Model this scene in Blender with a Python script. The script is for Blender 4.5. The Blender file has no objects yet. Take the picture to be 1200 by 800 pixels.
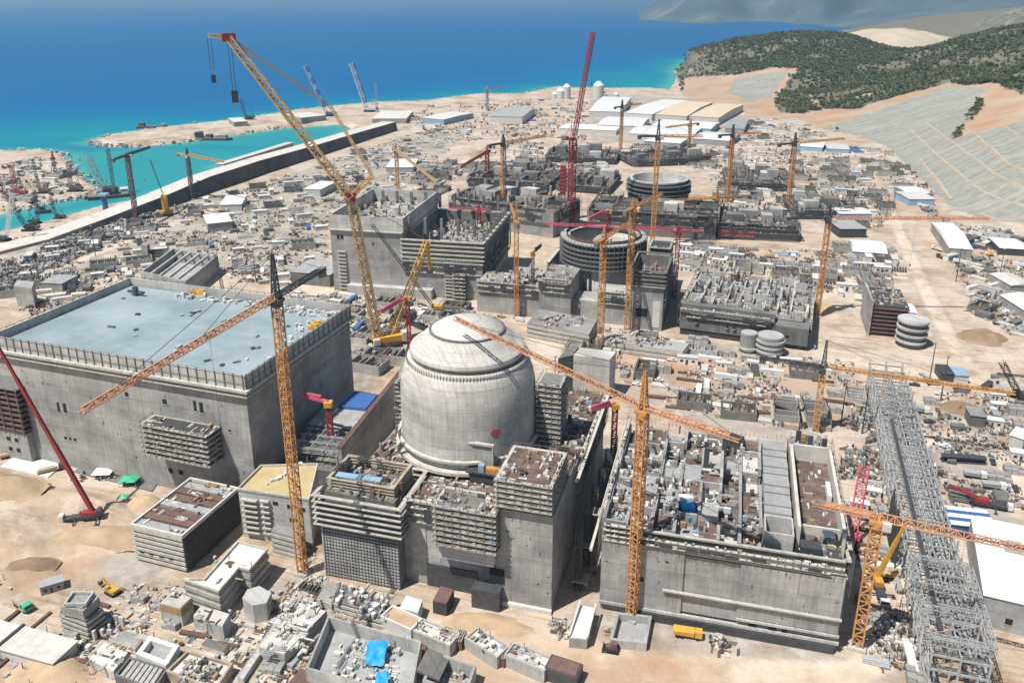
import bpy, math, random
import numpy as np
from mathutils import Vector, Matrix

R = math.radians
rnd = random.Random(7)
SC = bpy.context.scene
COL = SC.collection

# ------------------------------------------------------------------ camera
F, Y0, H = 973.0, 330.0, 190.0
PITCH = math.atan(Y0 / F)
cd = bpy.data.cameras.new('camera')
cam = bpy.data.objects.new('camera', cd)
COL.objects.link(cam)
cam.location = (0, 0, H)
cam.rotation_euler = (math.pi / 2 - PITCH, 0, 0)
cd.sensor_width = 36.0
cd.sensor_fit = 'HORIZONTAL'
cd.lens = F / 1200 * 36.0
cd.shift_y = (Y0 - 400) / 1200
cd.clip_start = 1.0
cd.clip_end = 120000.0
SC.camera = cam

# ------------------------------------------------------------------ world and sun
SUN_AZ = R(35)            # the way the light travels, seen from above
SUN_EL = R(62)
HAZE = 7e-5
world = bpy.data.worlds.new('World')
SC.world = world
world.use_nodes = True
wn = world.node_tree
sky = wn.nodes.new('ShaderNodeTexSky')
sky.sky_type = 'NISHITA'
sky.sun_disc = False
sky.sun_elevation = SUN_EL
sky.sun_rotation = math.atan2(-math.cos(SUN_AZ), -math.sin(SUN_AZ))
sky.altitude = 100
sky.air_density = 1.0
sky.dust_density = 1.0
bg = wn.nodes['Background']
wn.links.new(sky.outputs[0], bg.inputs[0])
bg.inputs[1].default_value = 0.058
sd = bpy.data.lights.new('sun', 'SUN')
sd.energy = 4.9
sd.angle = R(0.5)
sd.color = (1.0, 0.955, 0.89)
sun = bpy.data.objects.new('sun', sd)
COL.objects.link(sun)
sun.location = (-150, -80, 400)
_k = math.cos(SUN_EL)
sun.rotation_euler = Vector((math.cos(SUN_AZ) * _k, math.sin(SUN_AZ) * _k, -math.sin(SUN_EL))).to_track_quat('-Z', 'Y').to_euler()
SC.view_settings.view_transform = 'Standard'
SC.view_settings.look = 'None'
SC.view_settings.exposure = 0.42
SC.view_settings.gamma = 1.0
SC.view_settings.use_curve_mapping = False
SC.render.engine = 'CYCLES'
SC.cycles.max_bounces = 5
SC.cycles.diffuse_bounces = 3
SC.cycles.glossy_bounces = 2
SC.cycles.volume_bounces = 0

# ------------------------------------------------------------------ survey helpers (photo pixel -> point on the site plan)
def ray(px, py):
    x = (px - 600) / F
    y = -(py - Y0) / F
    return np.array([x, math.cos(PITCH) + y * math.sin(PITCH), -math.sin(PITCH) + y * math.cos(PITCH)])
def W(px, py, Z=0.0):
    d = ray(px, py)
    t = (Z - H) / d[2]
    return Vector((d[0] * t, d[1] * t, Z))
def WY(px, py, Y):
    d = ray(px, py)
    t = Y / d[1]
    return Vector((d[0] * t, Y, H + d[2] * t))
def proj(x, y, z):
    z = z - H
    dep = y * math.cos(PITCH) - z * math.sin(PITCH)
    up = y * math.sin(PITCH) + z * math.cos(PITCH)
    return 600 + F * x / dep, Y0 - F * up / dep
GA = R(-16)               # the site's grid: a runs right along the fronts, b runs away along the unit row
AV = Vector((math.cos(GA), math.sin(GA), 0))
BV = Vector((-math.sin(GA), math.cos(GA), 0))

# ------------------------------------------------------------------ mesh builder
class MB:
    def __init__(s):
        s.v = []; s.f = []; s.m = []
    def add(s, vs, fs, mi=0):
        o = len(s.v)
        s.v.extend(vs)
        for f in fs:
            s.f.append(tuple(i + o for i in f)); s.m.append(mi)
    BOXF = ((0, 3, 2, 1), (4, 5, 6, 7), (0, 1, 5, 4), (1, 2, 6, 5), (2, 3, 7, 6), (3, 0, 4, 7))
    def box(s, x0, x1, y0, y1, z0, z1, mi=0):
        s.add([(x0, y0, z0), (x1, y0, z0), (x1, y1, z0), (x0, y1, z0), (x0, y0, z1), (x1, y0, z1), (x1, y1, z1), (x0, y1, z1)], MB.BOXF, mi)
    def rbox(s, cx, cy, z0, sx, sy, sz, a=0.0, mi=0, tilt=0.0):
        c, n = math.cos(a), math.sin(a)
        vs = []
        for z in (0, sz):
            for (x, y) in ((-sx / 2, -sy / 2), (sx / 2, -sy / 2), (sx / 2, sy / 2), (-sx / 2, sy / 2)):
                vs.append((cx + x * c - y * n, cy + x * n + y * c, z0 + z + x * tilt))
        s.add(vs, MB.BOXF, mi)
    def bar(s, p, q, w, h=None, mi=0):
        p = Vector(p); q = Vector(q)
        h = h or w
        d = q - p
        if d.length < 1e-6: return
        d.normalize()
        up = Vector((0, 0, 1)) if abs(d.z) < 0.95 else Vector((1, 0, 0))
        x = d.cross(up).normalized() * (w / 2)
        y = x.cross(d).normalized() * (h / 2)
        vs = [tuple(c + k) for c in (p, q) for k in (-x - y, x - y, x + y, -x + y)]
        s.add(vs, MB.BOXF, mi)
    def cyl(s, cx, cy, z0, z1, r0, r1=None, n=16, mi=0, cap=True):
        r1 = r0 if r1 is None else r1
        vs = []
        for z, r in ((z0, r0), (z1, r1)):
            for i in range(n):
                t = 2 * math.pi * i / n
                vs.append((cx + r * math.cos(t), cy + r * math.sin(t), z))
        fs = [(i, (i + 1) % n, n + (i + 1) % n, n + i) for i in range(n)]
        if cap:
            fs += [tuple(range(n - 1, -1, -1)), tuple(range(n, 2 * n))]
        s.add(vs, fs, mi)
    def tube(s, p, q, r, n=6, mi=0, r1=None):
        p = Vector(p); q = Vector(q); d = (q - p)
        if d.length < 1e-6: return
        d.normalize()
        up = Vector((0, 0, 1)) if abs(d.z) < 0.95 else Vector((1, 0, 0))
        x = d.cross(up).normalized(); y = x.cross(d)
        vs = []
        for c, rr in ((p, r), (q, r if r1 is None else r1)):
            for i in range(n):
                t = 2 * math.pi * i / n
                vs.append(tuple(c + x * (rr * math.cos(t)) + y * (rr * math.sin(t))))
        fs = [(i, (i + 1) % n, n + (i + 1) % n, n + i) for i in range(n)] + [tuple(range(n - 1, -1, -1)), tuple(range(n, 2 * n))]
        s.add(vs, fs, mi)
    def lathe(s, cx, cy, prof, n=48, mi=0, closed_top=True):
        vs = []
        for r, z in prof:
            for i in range(n):
                t = 2 * math.pi * i / n
                vs.append((cx + r * math.cos(t), cy + r * math.sin(t), z))
        fs = []
        for k in range(len(prof) - 1):
            for i in range(n):
                j = (i + 1) % n
                fs.append((k * n + i, k * n + j, (k + 1) * n + j, (k + 1) * n + i))
        if closed_top:
            fs.append(tuple(range((len(prof) - 1) * n, len(prof) * n)))
        s.add(vs, fs, mi)
    def prism(s, pts, z0, z1, mi=0):
        n = len(pts)
        ar = sum(pts[i][0] * pts[(i + 1) % n][1] - pts[(i + 1) % n][0] * pts[i][1] for i in range(n))
        if ar < 0: pts = list(pts)[::-1]
        vs = [(p[0], p[1], z0) for p in pts] + [(p[0], p[1], z1) for p in pts]
        fs = [tuple(range(n - 1, -1, -1)), tuple(range(n, 2 * n))] + [(i, (i + 1) % n, n + (i + 1) % n, n + i) for i in range(n)]
        s.add(vs, fs, mi)
    def wall(s, pts, t, z0, z1, mi=0, close=True):
        # a thin upright wall along a line of plan points
        n = len(pts)
        for i in range(n if close else n - 1):
            p, q = Vector((*pts[i][:2], 0)), Vector((*pts[(i + 1) % n][:2], 0))
            d = (q - p)
            L = d.length
            if L < 1e-4: continue
            a = math.atan2(d.y, d.x)
            m = (p + q) / 2
            if close:
                u_ = d / L * (t / 2); m = m + u_ * (1 if close else 0)
            s.rbox(m.x, m.y, z0, L, t, z1 - z0 + i * .007, a, mi)
    def lattice(s, p, q, w, h, sec, ch, br, mi=0, taper=1.0, tri=False):
        # square (or triangular) lattice between two points
        p = Vector(p); q = Vector(q); d = q - p
        L = d.length; d.normalize()
        up = Vector((0, 0, 1)) if abs(d.z) < 0.95 else Vector((1, 0, 0))
        x = d.cross(up).normalized(); y = x.cross(d).normalized()
        n = max(2, int(round(L / sec)))
        if tri: cs = [(-.5, -.5), (.5, -.5), (0, .5)]
        else: cs = [(-.5, -.5), (.5, -.5), (.5, .5), (-.5, .5)]
        def pt(k, c):
            t = k / n
            sc = 1 + (taper - 1) * t
            return p + d * (L * t) + x * (c[0] * w * sc) + y * (c[1] * h * sc)
        for c in cs:
            s.bar(pt(0, c), pt(n, c), ch, ch, mi)
        m = len(cs)
        for k in range(n):
            for i in range(m):
                a, b = cs[i], cs[(i + 1) % m]
                if (k + i) % 2 == 0: s.bar(pt(k, a), pt(k + 1, b), br, br, mi)
                else: s.bar(pt(k, b), pt(k + 1, a), br, br, mi)
                s.bar(pt(k, a), pt(k, b), br, br, mi)
    def mesh(s, name, mats):
        me = bpy.data.meshes.new(name)
        nv, nf = len(s.v), len(s.f)
        lens = np.fromiter((len(f) for f in s.f), dtype=np.int32, count=nf)
        me.vertices.add(nv)
        me.vertices.foreach_set('co', np.asarray(s.v, dtype=np.float32).ravel())
        me.loops.add(int(lens.sum()))
        me.loops.foreach_set('vertex_index', np.fromiter((i for f in s.f for i in f), dtype=np.int32))
        me.polygons.add(nf)
        st = np.zeros(nf, dtype=np.int32)
        st[1:] = np.cumsum(lens)[:-1]
        me.polygons.foreach_set('loop_start', st)
        for m in (mats if isinstance(mats, (list, tuple)) else [mats]): me.materials.append(m)
        me.polygons.foreach_set('material_index', np.asarray(s.m, dtype=np.int32))
        me.update(calc_edges=True)
        me.polygons.foreach_set('use_smooth', [False] * nf)
        return me
    def build(s, name, mats, parent=None, **kw):
        o = bpy.data.objects.new(name, s.mesh(name, mats))
        COL.objects.link(o)
        if parent is not None: o.parent = parent
        if kw: tag(o, **kw)
        return o

def smooth(o):
    o.data.polygons.foreach_set('use_smooth', [True] * len(o.data.polygons))
def tag(o, label=None, cat=None, group=None, kind=None):
    if label: o['label'] = label
    if cat: o['category'] = cat
    if group: o['group'] = group
    if kind: o['kind'] = kind
def thing(name, label, cat, loc=(0, 0, 0), rz=0.0, group=None):
    o = bpy.data.objects.new(name, None)
    o.empty_display_size = 0.5
    COL.objects.link(o)
    o.location = loc
    o.rotation_euler = (0, 0, rz)
    tag(o, label, cat, group)
    return o
KIDS = {}
def dup(root, loc, rz, label=None, group=None, sc=None):
    r = root.copy()
    COL.objects.link(r)
    r.location = loc
    r.rotation_euler = (0, 0, rz)
    if sc: r.scale = sc
    if label: r['label'] = label
    if group: r['group'] = group
    if root.name not in KIDS: KIDS[root.name] = [(c, list(c.children)) for c in root.children]
    for ch, gs in KIDS[root.name]:
        c = ch.copy(); COL.objects.link(c); c.parent = r
        for g in gs:
            d = g.copy(); COL.objects.link(d); d.parent = c
    return r
FOOT = []                 # footprints that loose clutter keeps off
def occupy(pts): FOOT.append(np.array([(p[0], p[1]) for p in pts]))
def inside(poly, x, y):
    x = np.atleast_1d(np.asarray(x, float)); y = np.atleast_1d(np.asarray(y, float))
    r = np.zeros(x.shape, bool)
    n = len(poly)
    for i in range(n):
        x0, y0 = poly[i]; x1, y1 = poly[(i + 1) % n]
        if y0 == y1: continue
        c = ((y0 > y) != (y1 > y)) & (x < (x1 - x0) * (y - y0) / (y1 - y0) + x0)
        r ^= c
    return r
def frame(fl, fr, Z=0.0, br=None):
    """Local frame from photo points at height Z: front left, front right, back right -> location, rotation, width, depth."""
    A, B = W(*fl, Z), W(*fr, Z)
    d = B - A
    rz = math.atan2(d.y, d.x)
    dep = None
    if br is not None:
        C = W(*br, Z)
        dep = (C - B).dot(Vector((-math.sin(rz), math.cos(rz), 0)))
    return Vector((A.x, A.y, 0)), rz, d.length, dep
def l2w(loc, rz, x, y, z=0.0):
    c, n = math.cos(rz), math.sin(rz)
    return Vector((loc[0] + x * c - y * n, loc[1] + x * n + y * c, loc[2] + z))
def w2l(loc, rz, P):
    c, n = math.cos(rz), math.sin(rz)
    dx, dy = P[0] - loc[0], P[1] - loc[1]
    return Vector((dx * c + dy * n, -dx * n + dy * c, P[2] - loc[2]))
def occ(loc, rz, w, d, m=1.0):
    occupy([l2w(loc, rz, x, y) for x, y in ((-m, -m), (w + m, -m), (w + m, d + m), (-m, d + m))])

# ------------------------------------------------------------------ materials
def nodes(name):
    m = bpy.data.materials.new(name)
    m.use_nodes = True
    nt = m.node_tree
    return m, nt, nt.nodes['Principled BSDF']
def N(nt, t, **k):
    n = nt.nodes.new(t)
    for a, b in k.items(): setattr(n, a, b)
    return n
def ramp(nt, src, stops):
    r = N(nt, 'ShaderNodeValToRGB')
    el = r.color_ramp.elements
    while len(el) < len(stops): el.new(0.5)
    for e, (p, c) in zip(el, stops):
        e.position = p
        e.color = (*c, 1) if len(c) == 3 else c
    nt.links.new(src, r.inputs[0])
    return r.outputs[0]
def mixc(nt, fac, a, b, mode='MIX'):
    m = N(nt, 'ShaderNodeMix', data_type='RGBA', blend_type=mode)
    for k, v in ((0, fac), (6, a), (7, b)):
        if hasattr(v, 'is_linked') or hasattr(v, 'links'): nt.links.new(v, m.inputs[k])
        else: m.inputs[k].default_value = v if not isinstance(v, tuple) else (*v[:3], 1)
    return m.outputs[2]
def noise(nt, vec, scale, detail=4, rough=0.6):
    n = N(nt, 'ShaderNodeTexNoise')
    n.inputs['Scale'].default_value = scale
    n.inputs['Detail'].default_value = detail
    n.inputs['Roughness'].default_value = rough
    if vec is not None: nt.links.new(vec, n.inputs['Vector'])
    return n.outputs[0]
def scaled(nt, vec, s):
    m = N(nt, 'ShaderNodeMapping')
    m.inputs['Scale'].default_value = s
    nt.links.new(vec, m.inputs['Vector'])
    return m.outputs[0]
def mul(c, k): return tuple(min(1, x * k) for x in c)

def plain(name, c, rough=0.7, var=0.25, scale=0.6, metal=0.0, bump=0.0, dirt=None):
    """Painted or raw surface with uneven tone; dirt = a second colour in patches."""
    m, nt, b = nodes(name)
    g = N(nt, 'ShaderNodeTexCoord').outputs['Object']
    oi = N(nt, 'ShaderNodeObjectInfo').outputs['Random']
    n = noise(nt, g, scale, 5, 0.65)
    c1 = ramp(nt, n, [(0.3, mul(c, 1 - var)), (0.7, mul(c, 1 + var * 0.6))])
    c2 = mixc(nt, 1.0, c1, ramp(nt, oi, [(0, (0.82, 0.82, 0.82)), (1, (1.0, 1.0, 1.0))]), 'MULTIPLY')
    if dirt:
        d = ramp(nt, noise(nt, g, scale * 2.7, 6, 0.7), [(0.5, (0, 0, 0)), (0.62, (1, 1, 1))])
        c2 = mixc(nt, d, c2, dirt)
    nt.links.new(c2, b.inputs['Base Color'])
    b.inputs['Roughness'].default_value = rough
    b.inputs['Metallic'].default_value = metal
    return m
def concrete(name, c, panel=(6.0, 3.0), stain=0.45, joint=0.75, streak=0.5):
    """Cast concrete: formwork panels with their own tone, pour lines, blotches and run-off streaks."""
    m, nt, b = nodes(name)
    g = N(nt, 'ShaderNodeTexCoord').outputs['Object']
    sep = N(nt, 'ShaderNodeSeparateXYZ'); nt.links.new(g, sep.inputs[0])
    add = N(nt, 'ShaderNodeMath', operation='ADD'); nt.links.new(sep.outputs[0], add.inputs[0]); nt.links.new(sep.outputs[1], add.inputs[1])
    cmb = N(nt, 'ShaderNodeCombineXYZ'); nt.links.new(add.outputs[0], cmb.inputs[0]); nt.links.new(sep.outputs[2], cmb.inputs[1])
    br = N(nt, 'ShaderNodeTexBrick')
    nt.links.new(cmb.outputs[0], br.inputs['Vector'])
    br.offset = 0.0
    br.inputs['Scale'].default_value = 1.0
    br.inputs['Brick Width'].default_value = panel[0]
    br.inputs['Row Height'].default_value = panel[1]
    br.inputs['Mortar Size'].default_value = 0.07
    br.inputs['Mortar Smooth'].default_value = 0.4
    br.inputs['Bias'].default_value = 0.0
    br.inputs['Color1'].default_value = (*mul(c, 0.9), 1)
    br.inputs['Color2'].default_value = (*mul(c, 1.08), 1)
    br.inputs['Mortar'].default_value = (*mul(c, joint), 1)
    big = ramp(nt, noise(nt, g, 0.06, 5, 0.6), [(0.3, (1 - stain, 1 - stain, 1 - stain * 0.95)), (0.6, (1.05, 1.05, 1.05))])
    col = mixc(nt, 1.0, br.outputs[0], big, 'MULTIPLY')
    st = ramp(nt, noise(nt, scaled(nt, cmb.outputs[0], (0.9, 0.05, 1)), 1.0, 4, 0.7), [(0.35, (1 - streak, 1 - streak, 1 - streak)), (0.6, (1, 1, 1))])
    col = mixc(nt, 0.6, col, mixc(nt, 1.0, col, st, 'MULTIPLY'))
    lift = N(nt, 'ShaderNodeTexBrick'); nt.links.new(cmb.outputs[0], lift.inputs['Vector']); lift.offset = 0.37
    for k_, v_ in (('Scale', 1.0), ('Brick Width', 37.0), ('Row Height', panel[1] * 3.2), ('Mortar Size', 0.13), ('Bias', 0.0)): lift.inputs[k_].default_value = v_
    lift.inputs['Color1'].default_value = (.86, .86, .87, 1); lift.inputs['Color2'].default_value = (1.06, 1.05, 1.03, 1); lift.inputs['Mortar'].default_value = (.62, .61, .6, 1)
    col = mixc(nt, .8, col, mixc(nt, 1.0, col, lift.outputs[0], 'MULTIPLY'))
    rust = ramp(nt, noise(nt, scaled(nt, cmb.outputs[0], (0.35, 0.03, 1)), 1.0, 5, 0.7), [(0.62, (0, 0, 0)), (0.74, (0.35, 0.35, 0.35))])
    col = mixc(nt, rust, col, (0.26, 0.17, 0.11))
    fine = ramp(nt, noise(nt, g, 1.3, 5, 0.7), [(0.3, (0.82, 0.82, 0.82)), (0.7, (1.1, 1.1, 1.1))])
    col = mixc(nt, 1.0, col, fine, 'MULTIPLY')
    nt.links.new(col, b.inputs['Base Color'])
    b.inputs['Roughness'].default_value = 0.85
    return m
def speckle(name, cols, scale=0.7, rough=0.85):
    """A busy surface (rebar mats, laid-out materials, rubble): hard-edged cells of several real colours."""
    m, nt, b = nodes(name)
    g = N(nt, 'ShaderNodeTexCoord').outputs['Object']
    v = N(nt, 'ShaderNodeTexVoronoi')
    v.inputs['Scale'].default_value = scale
    nt.links.new(g, v.inputs['Vector'])
    r = N(nt, 'ShaderNodeValToRGB'); r.color_ramp.interpolation = 'CONSTANT'
    el = r.color_ramp.elements
    while len(el) < len(cols): el.new(0.5)
    for i, (e, c) in enumerate(zip(el, cols)): e.position = i / len(cols); e.color = (*c, 1)
    sp = N(nt, 'ShaderNodeSeparateColor'); nt.links.new(v.outputs['Color'], sp.inputs[0])
    nt.links.new(sp.outputs[0], r.inputs[0])
    c2 = mixc(nt, 1.0, r.outputs[0], ramp(nt, noise(nt, g, 0.15, 4), [(0.3, (0.7, 0.7, 0.7)), (0.7, (1.1, 1.1, 1.1))]), 'MULTIPLY')
    nt.links.new(c2, b.inputs['Base Color'])
    b.inputs['Roughness'].default_value = rough
    return m

M = {}
M['conc'] = concrete('cast_concrete', (0.43, 0.42, 0.395), streak=0.35)
M['conc_l'] = concrete('pale_concrete', (0.55, 0.54, 0.51), stain=0.3, streak=.35)
M['conc_d'] = concrete('dark_concrete', (0.22, 0.215, 0.20), stain=0.4)
M['conc_dome'] = concrete('dome_concrete', (0.60, 0.575, 0.53), panel=(4.0, 2.2), stain=0.22, joint=0.72, streak=0.35)
M['slab'] = plain('grey_slab', (0.36, 0.37, 0.37), 0.8, 0.25, 0.15, dirt=(0.28, 0.26, 0.24))
M['pale'] = plain('pale_screed', (0.62, 0.59, 0.53), 0.85, 0.2, 0.2)
M['board'] = plain('formwork_board', (0.42, 0.36, 0.27), 0.8, 0.35, 0.5)
M['board_l'] = plain('weathered_board', (0.50, 0.475, 0.42), 0.8, 0.3, 0.4)
M['netting'] = plain('dark_netting', (0.06, 0.06, 0.062), 0.9, 0.3, 0.6)
M['scaf'] = plain('scaffold_steel', (0.22, 0.22, 0.21), 0.55, 0.3, 0.7, metal=0.3)
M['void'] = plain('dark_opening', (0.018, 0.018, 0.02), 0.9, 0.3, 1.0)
M['rebar'] = plain('rusty_rebar', (0.16, 0.10, 0.075), 0.85, 0.35, 0.8)
def mats(name, c1, c2, gap, w=5.0, h=0.9):
    m, nt, b = nodes(name)
    g = N(nt, 'ShaderNodeTexCoord').outputs['Object']
    br = N(nt, 'ShaderNodeTexBrick'); nt.links.new(g, br.inputs['Vector'])
    for k, v in (('Scale', 1.0), ('Brick Width', w), ('Row Height', h), ('Mortar Size', 0.1), ('Bias', -.1)): br.inputs[k].default_value = v
    br.inputs['Color1'].default_value = (*c1, 1); br.inputs['Color2'].default_value = (*c2, 1); br.inputs['Mortar'].default_value = (*gap, 1)
    c = mixc(nt, 1.0, br.outputs[0], ramp(nt, noise(nt, g, 0.16, 5, .65), [(0.32, (0.55, 0.55, 0.55)), (0.66, (1.25, 1.2, 1.2))]), 'MULTIPLY')
    nt.links.new(c, b.inputs['Base Color']); b.inputs['Roughness'].default_value = 0.9
    return m
M['rebar_mat'] = mats('rebar_mat', (0.15, 0.098, 0.08), (0.20, 0.15, 0.125), (0.05, 0.04, 0.037))
M['steel'] = plain('galvanised_steel', (0.42, 0.43, 0.43), 0.55, 0.25, 0.6, metal=0.15)
M['steel_d'] = plain('dark_steel', (0.09, 0.092, 0.10), 0.55, 0.3, 0.6, metal=0.3)
M['roof_blue'] = None
M['orange'] = plain('orange_crane_paint', (0.62, 0.285, 0.075), 0.5, 0.3, 0.5, dirt=(0.48, 0.26, 0.13))
M['orange_p'] = plain('faded_orange_paint', (0.63, 0.33, 0.19), 0.6, 0.25, 0.4)
M['yellow'] = plain('yellow_crane_paint', (0.68, 0.37, 0.06), 0.5, 0.25, 0.5)
M['cream'] = plain('cream_crane_paint', (0.60, 0.40, 0.19), 0.55, 0.25, 0.4)
M['red'] = plain('dark_red_paint', (0.34, 0.04, 0.045), 0.5, 0.25, 0.5)
M['pink'] = plain('pink_red_paint', (0.62, 0.13, 0.17), 0.5, 0.25, 0.5)
M['black'] = plain('black_paint', (0.03, 0.03, 0.033), 0.6, 0.3, 0.6)
M['white'] = plain('white_sheet', (0.72, 0.72, 0.70), 0.6, 0.12, 0.3)
M['offwhite'] = plain('dusty_white', (0.60, 0.58, 0.54), 0.75, 0.2, 0.3)
M['tan_roof'] = plain('tan_roof_sheet', (0.58, 0.47, 0.34), 0.75, 0.12, 0.1)
M['blue'] = plain('blue_paint', (0.05, 0.14, 0.36), 0.55, 0.2, 0.5)
M['blue_l'] = plain('pale_blue_sheet', (0.27, 0.42, 0.55), 0.6, 0.15, 0.4)
M['tarp'] = plain('bright_blue_tarpaulin', (0.015, 0.33, 0.66), 0.6, 0.2, 0.5)
M['green'] = plain('green_tarpaulin', (0.06, 0.50, 0.26), 0.6, 0.2, 0.5)
M['timber'] = plain('timber', (0.40, 0.27, 0.14), 0.8, 0.3, 0.7)
M['yellow_b'] = plain('yellow_insulation_board', (0.52, 0.41, 0.21), 0.8, 0.15, 0.2)
M['brown'] = plain('brown_steel', (0.17, 0.10, 0.085), 0.7, 0.3, 0.5)
M['rubber'] = plain('rubber', (0.02, 0.02, 0.02), 0.9)
M['glass'] = plain('dark_glass', (0.03, 0.04, 0.05), 0.2, 0.2)
M['rock'] = plain('loose_rock', (0.40, 0.36, 0.31), 0.95, 0.4, 0.5)
M['sand'] = plain('heaped_sand', (0.47, 0.34, 0.22), 0.95, 0.25, 0.12)
M['leaf'], nt, b = nodes('pine_foliage')
g = N(nt, 'ShaderNodeTexCoord').outputs['Object']
geo = N(nt, 'ShaderNodeNewGeometry')
c = ramp(nt, noise(nt, geo.outputs['Position'], 0.035, 5, .7), [(0.32, (0.075, 0.10, 0.045)), (0.48, (0.125, 0.145, 0.066)), (0.60, (0.165, 0.165, 0.085)), (0.70, (0.21, 0.175, 0.11))])
c = mixc(nt, 1.0, c, ramp(nt, noise(nt, geo.outputs['Position'], 0.5, 4, .7), [(0.3, (.65, .65, .65)), (0.7, (1.2, 1.2, 1.2))]), 'MULTIPLY')
nt.links.new(c, b.inputs['Base Color']); b.inputs['Roughness'].default_value = .95
M['bark'] = plain('pine_bark', (0.10, 0.07, 0.05), 0.95)
# ------------------------------------------------------------------ land, sea, hills
def vnoise(x, y, seed=0):
    xi = np.floor(x).astype(np.int64); yi = np.floor(y).astype(np.int64)
    fx = x - xi; fy = y - yi
    fx = fx * fx * (3 - 2 * fx); fy = fy * fy * (3 - 2 * fy)
    def h(a, b):
        n = (a * 374761393 + b * 668265263 + seed * 974711) & 0x7fffffff
        n = ((n ^ (n >> 13)) * 1274126177) & 0x7fffffff
        return ((n ^ (n >> 16)) & 0xffff) / 65535.0
    return (h(xi, yi) * (1 - fx) + h(xi + 1, yi) * fx) * (1 - fy) + (h(xi, yi + 1) * (1 - fx) + h(xi + 1, yi + 1) * fx) * fy
def fbm(x, y, oct=5, seed=0):
    s = 0; a = 0.5
    for k in range(oct):
        s = s + a * vnoise(x, y, seed + k * 17); x = x * 2.03; y = y * 2.03; a *= 0.5
    return s
SEA = -5.0
def S(*pts): return [tuple(W(px, py, SEA)[:2]) for px, py in pts]
coast_main = S((-160, 310), (-60, 292), (0, 277), (60, 263), (118, 246), (150, 240), (200, 224), (245, 207), (265, 192), (340, 176), (400, 160), (417, 151), (405, 145),
               (330, 150), (235, 164), (160, 172), (122, 171), (114, 167), (135, 160), (200, 151), (280, 142), (350, 131), (415, 124), (440, 122), (500, 120), (560, 112), (612, 112),
               (650, 104), (690, 105), (760, 105), (785, 107), (793, 98), (796, 88))
coast_main += [(470, 2450), (600, 2900), (900, 3300), (1700, 3700), (3200, 3300), (3800, 1200), (2600, -600), (600, -900), (-700, -700), (-800, 300)]
coast_pen = S((-60, 178), (20, 180), (45, 178), (68, 183), (80, 198), (95, 214), (112, 224), (100, 230), (60, 237), (0, 250), (-70, 262))
def seg_dist(poly, x, y):
    d = np.full(x.shape, 1e9)
    n = len(poly)
    for i in range(n):
        ax, ay = poly[i]; bx, by = poly[(i + 1) % n]
        vx, vy = bx - ax, by - ay
        t = np.clip(((x - ax) * vx + (y - ay) * vy) / (vx * vx + vy * vy + 1e-9), 0, 1)
        d = np.minimum(d, (x - ax - t * vx) ** 2 + (y - ay - t * vy) ** 2)
    return np.sqrt(d)
def shore(x, y):
    """signed distance to the shore, positive on land"""
    best = None
    for p in (coast_main, coast_pen):
        d = seg_dist(p, x, y)
        s = np.where(inside(p, x, y), d, -d)
        best = s if best is None else np.maximum(best, s)
    return best

# hill: surveyed spot heights, thin-plate surface through them
HC = []
for px, py in ((800, 112), (815, 118), (850, 128), (890, 136), (940, 142), (965, 152), (1010, 160), (1040, 172), (1062, 192), (1090, 220), (1112, 240), (1150, 257), (1200, 263), (1260, 272)):
    HC.append(tuple(W(px, py, 0)))
for px, py, Y in ((800, 88, 2180), (815, 66, 2300), (850, 50, 2400), (905, 42, 2420), (960, 39, 2350), (1000, 43, 2250), (1030, 54, 2150), (1060, 64, 2050), (1110, 50, 1980), (1150, 41, 1900), (1200, 34, 1820), (1300, 18, 1700),
                  (830, 95, 2000), (870, 88, 1980), (930, 84, 1900), (930, 115, 1680), (880, 112, 1780), (985, 128, 1520), (1000, 95, 1800), (1050, 85, 1800), (1060, 116, 1480), (1110, 100, 1420), (1165, 100, 1350), (1240, 90, 1280),
                  (1180, 70, 1580), (1120, 75, 1680)):
    HC.append(tuple(WY(px, py, Y)))
for Z_, row in ((11, ((1070, 157), (1110, 192), (1150, 223), (1200, 240), (1260, 250))), (22, ((1092, 150), (1140, 187), (1200, 219), (1260, 233))), (33, ((1135, 150), (1165, 175), (1200, 198), (1260, 213))), (44, ((1178, 149), (1200, 162), (1260, 182)))):
    for px, py in row: HC.append(tuple(W(px, py, Z_)))
for px, py, Y in ((905, 42, 2420), (960, 39, 2350), (1000, 43, 2250), (1030, 54, 2150), (1060, 64, 2050), (1085, 58, 2010), (1110, 50, 1980)):
    p_ = WY(px, py, Y)
    HC.append((p_.x * 1.1, p_.y * 1.1, p_.z - 22)); HC.append((p_.x * 1.28, p_.y * 1.28, max(0, p_.z - 70)))
for x, y, z in ((150, 1900, -8), (300, 1500, 0), (330, 1250, 0), (330, 1000, 0), (340, 800, 0), (350, 600, 0), (560, 600, 0), (800, 500, 10), (430, 2700, -5), (650, 3000, -5), (1000, 3000, 20), (1500, 2600, 90), (1900, 1800, 150), (1500, 900, 130), (1200, 600, 70)):
    HC.append((x, y, z))
HC = np.array(HC)
_k = len(HC)
def tps(r2): return np.where(r2 > 0, r2 * np.log(np.maximum(r2, 1e-12)) * 0.5, 0)
_P = HC[:, :2] / 1000.0
_A = np.zeros((_k + 3, _k + 3))
_d2 = ((_P[:, None, :] - _P[None, :, :]) ** 2).sum(-1)
_A[:_k, :_k] = tps(_d2) + np.eye(_k) * 6e-4
_A[:_k, _k] = 1; _A[:_k, _k + 1:] = _P
_A[_k:, :_k] = _A[:_k, _k:].T
_w = np.linalg.solve(_A, np.concatenate([HC[:, 2], np.zeros(3)]))
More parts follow.
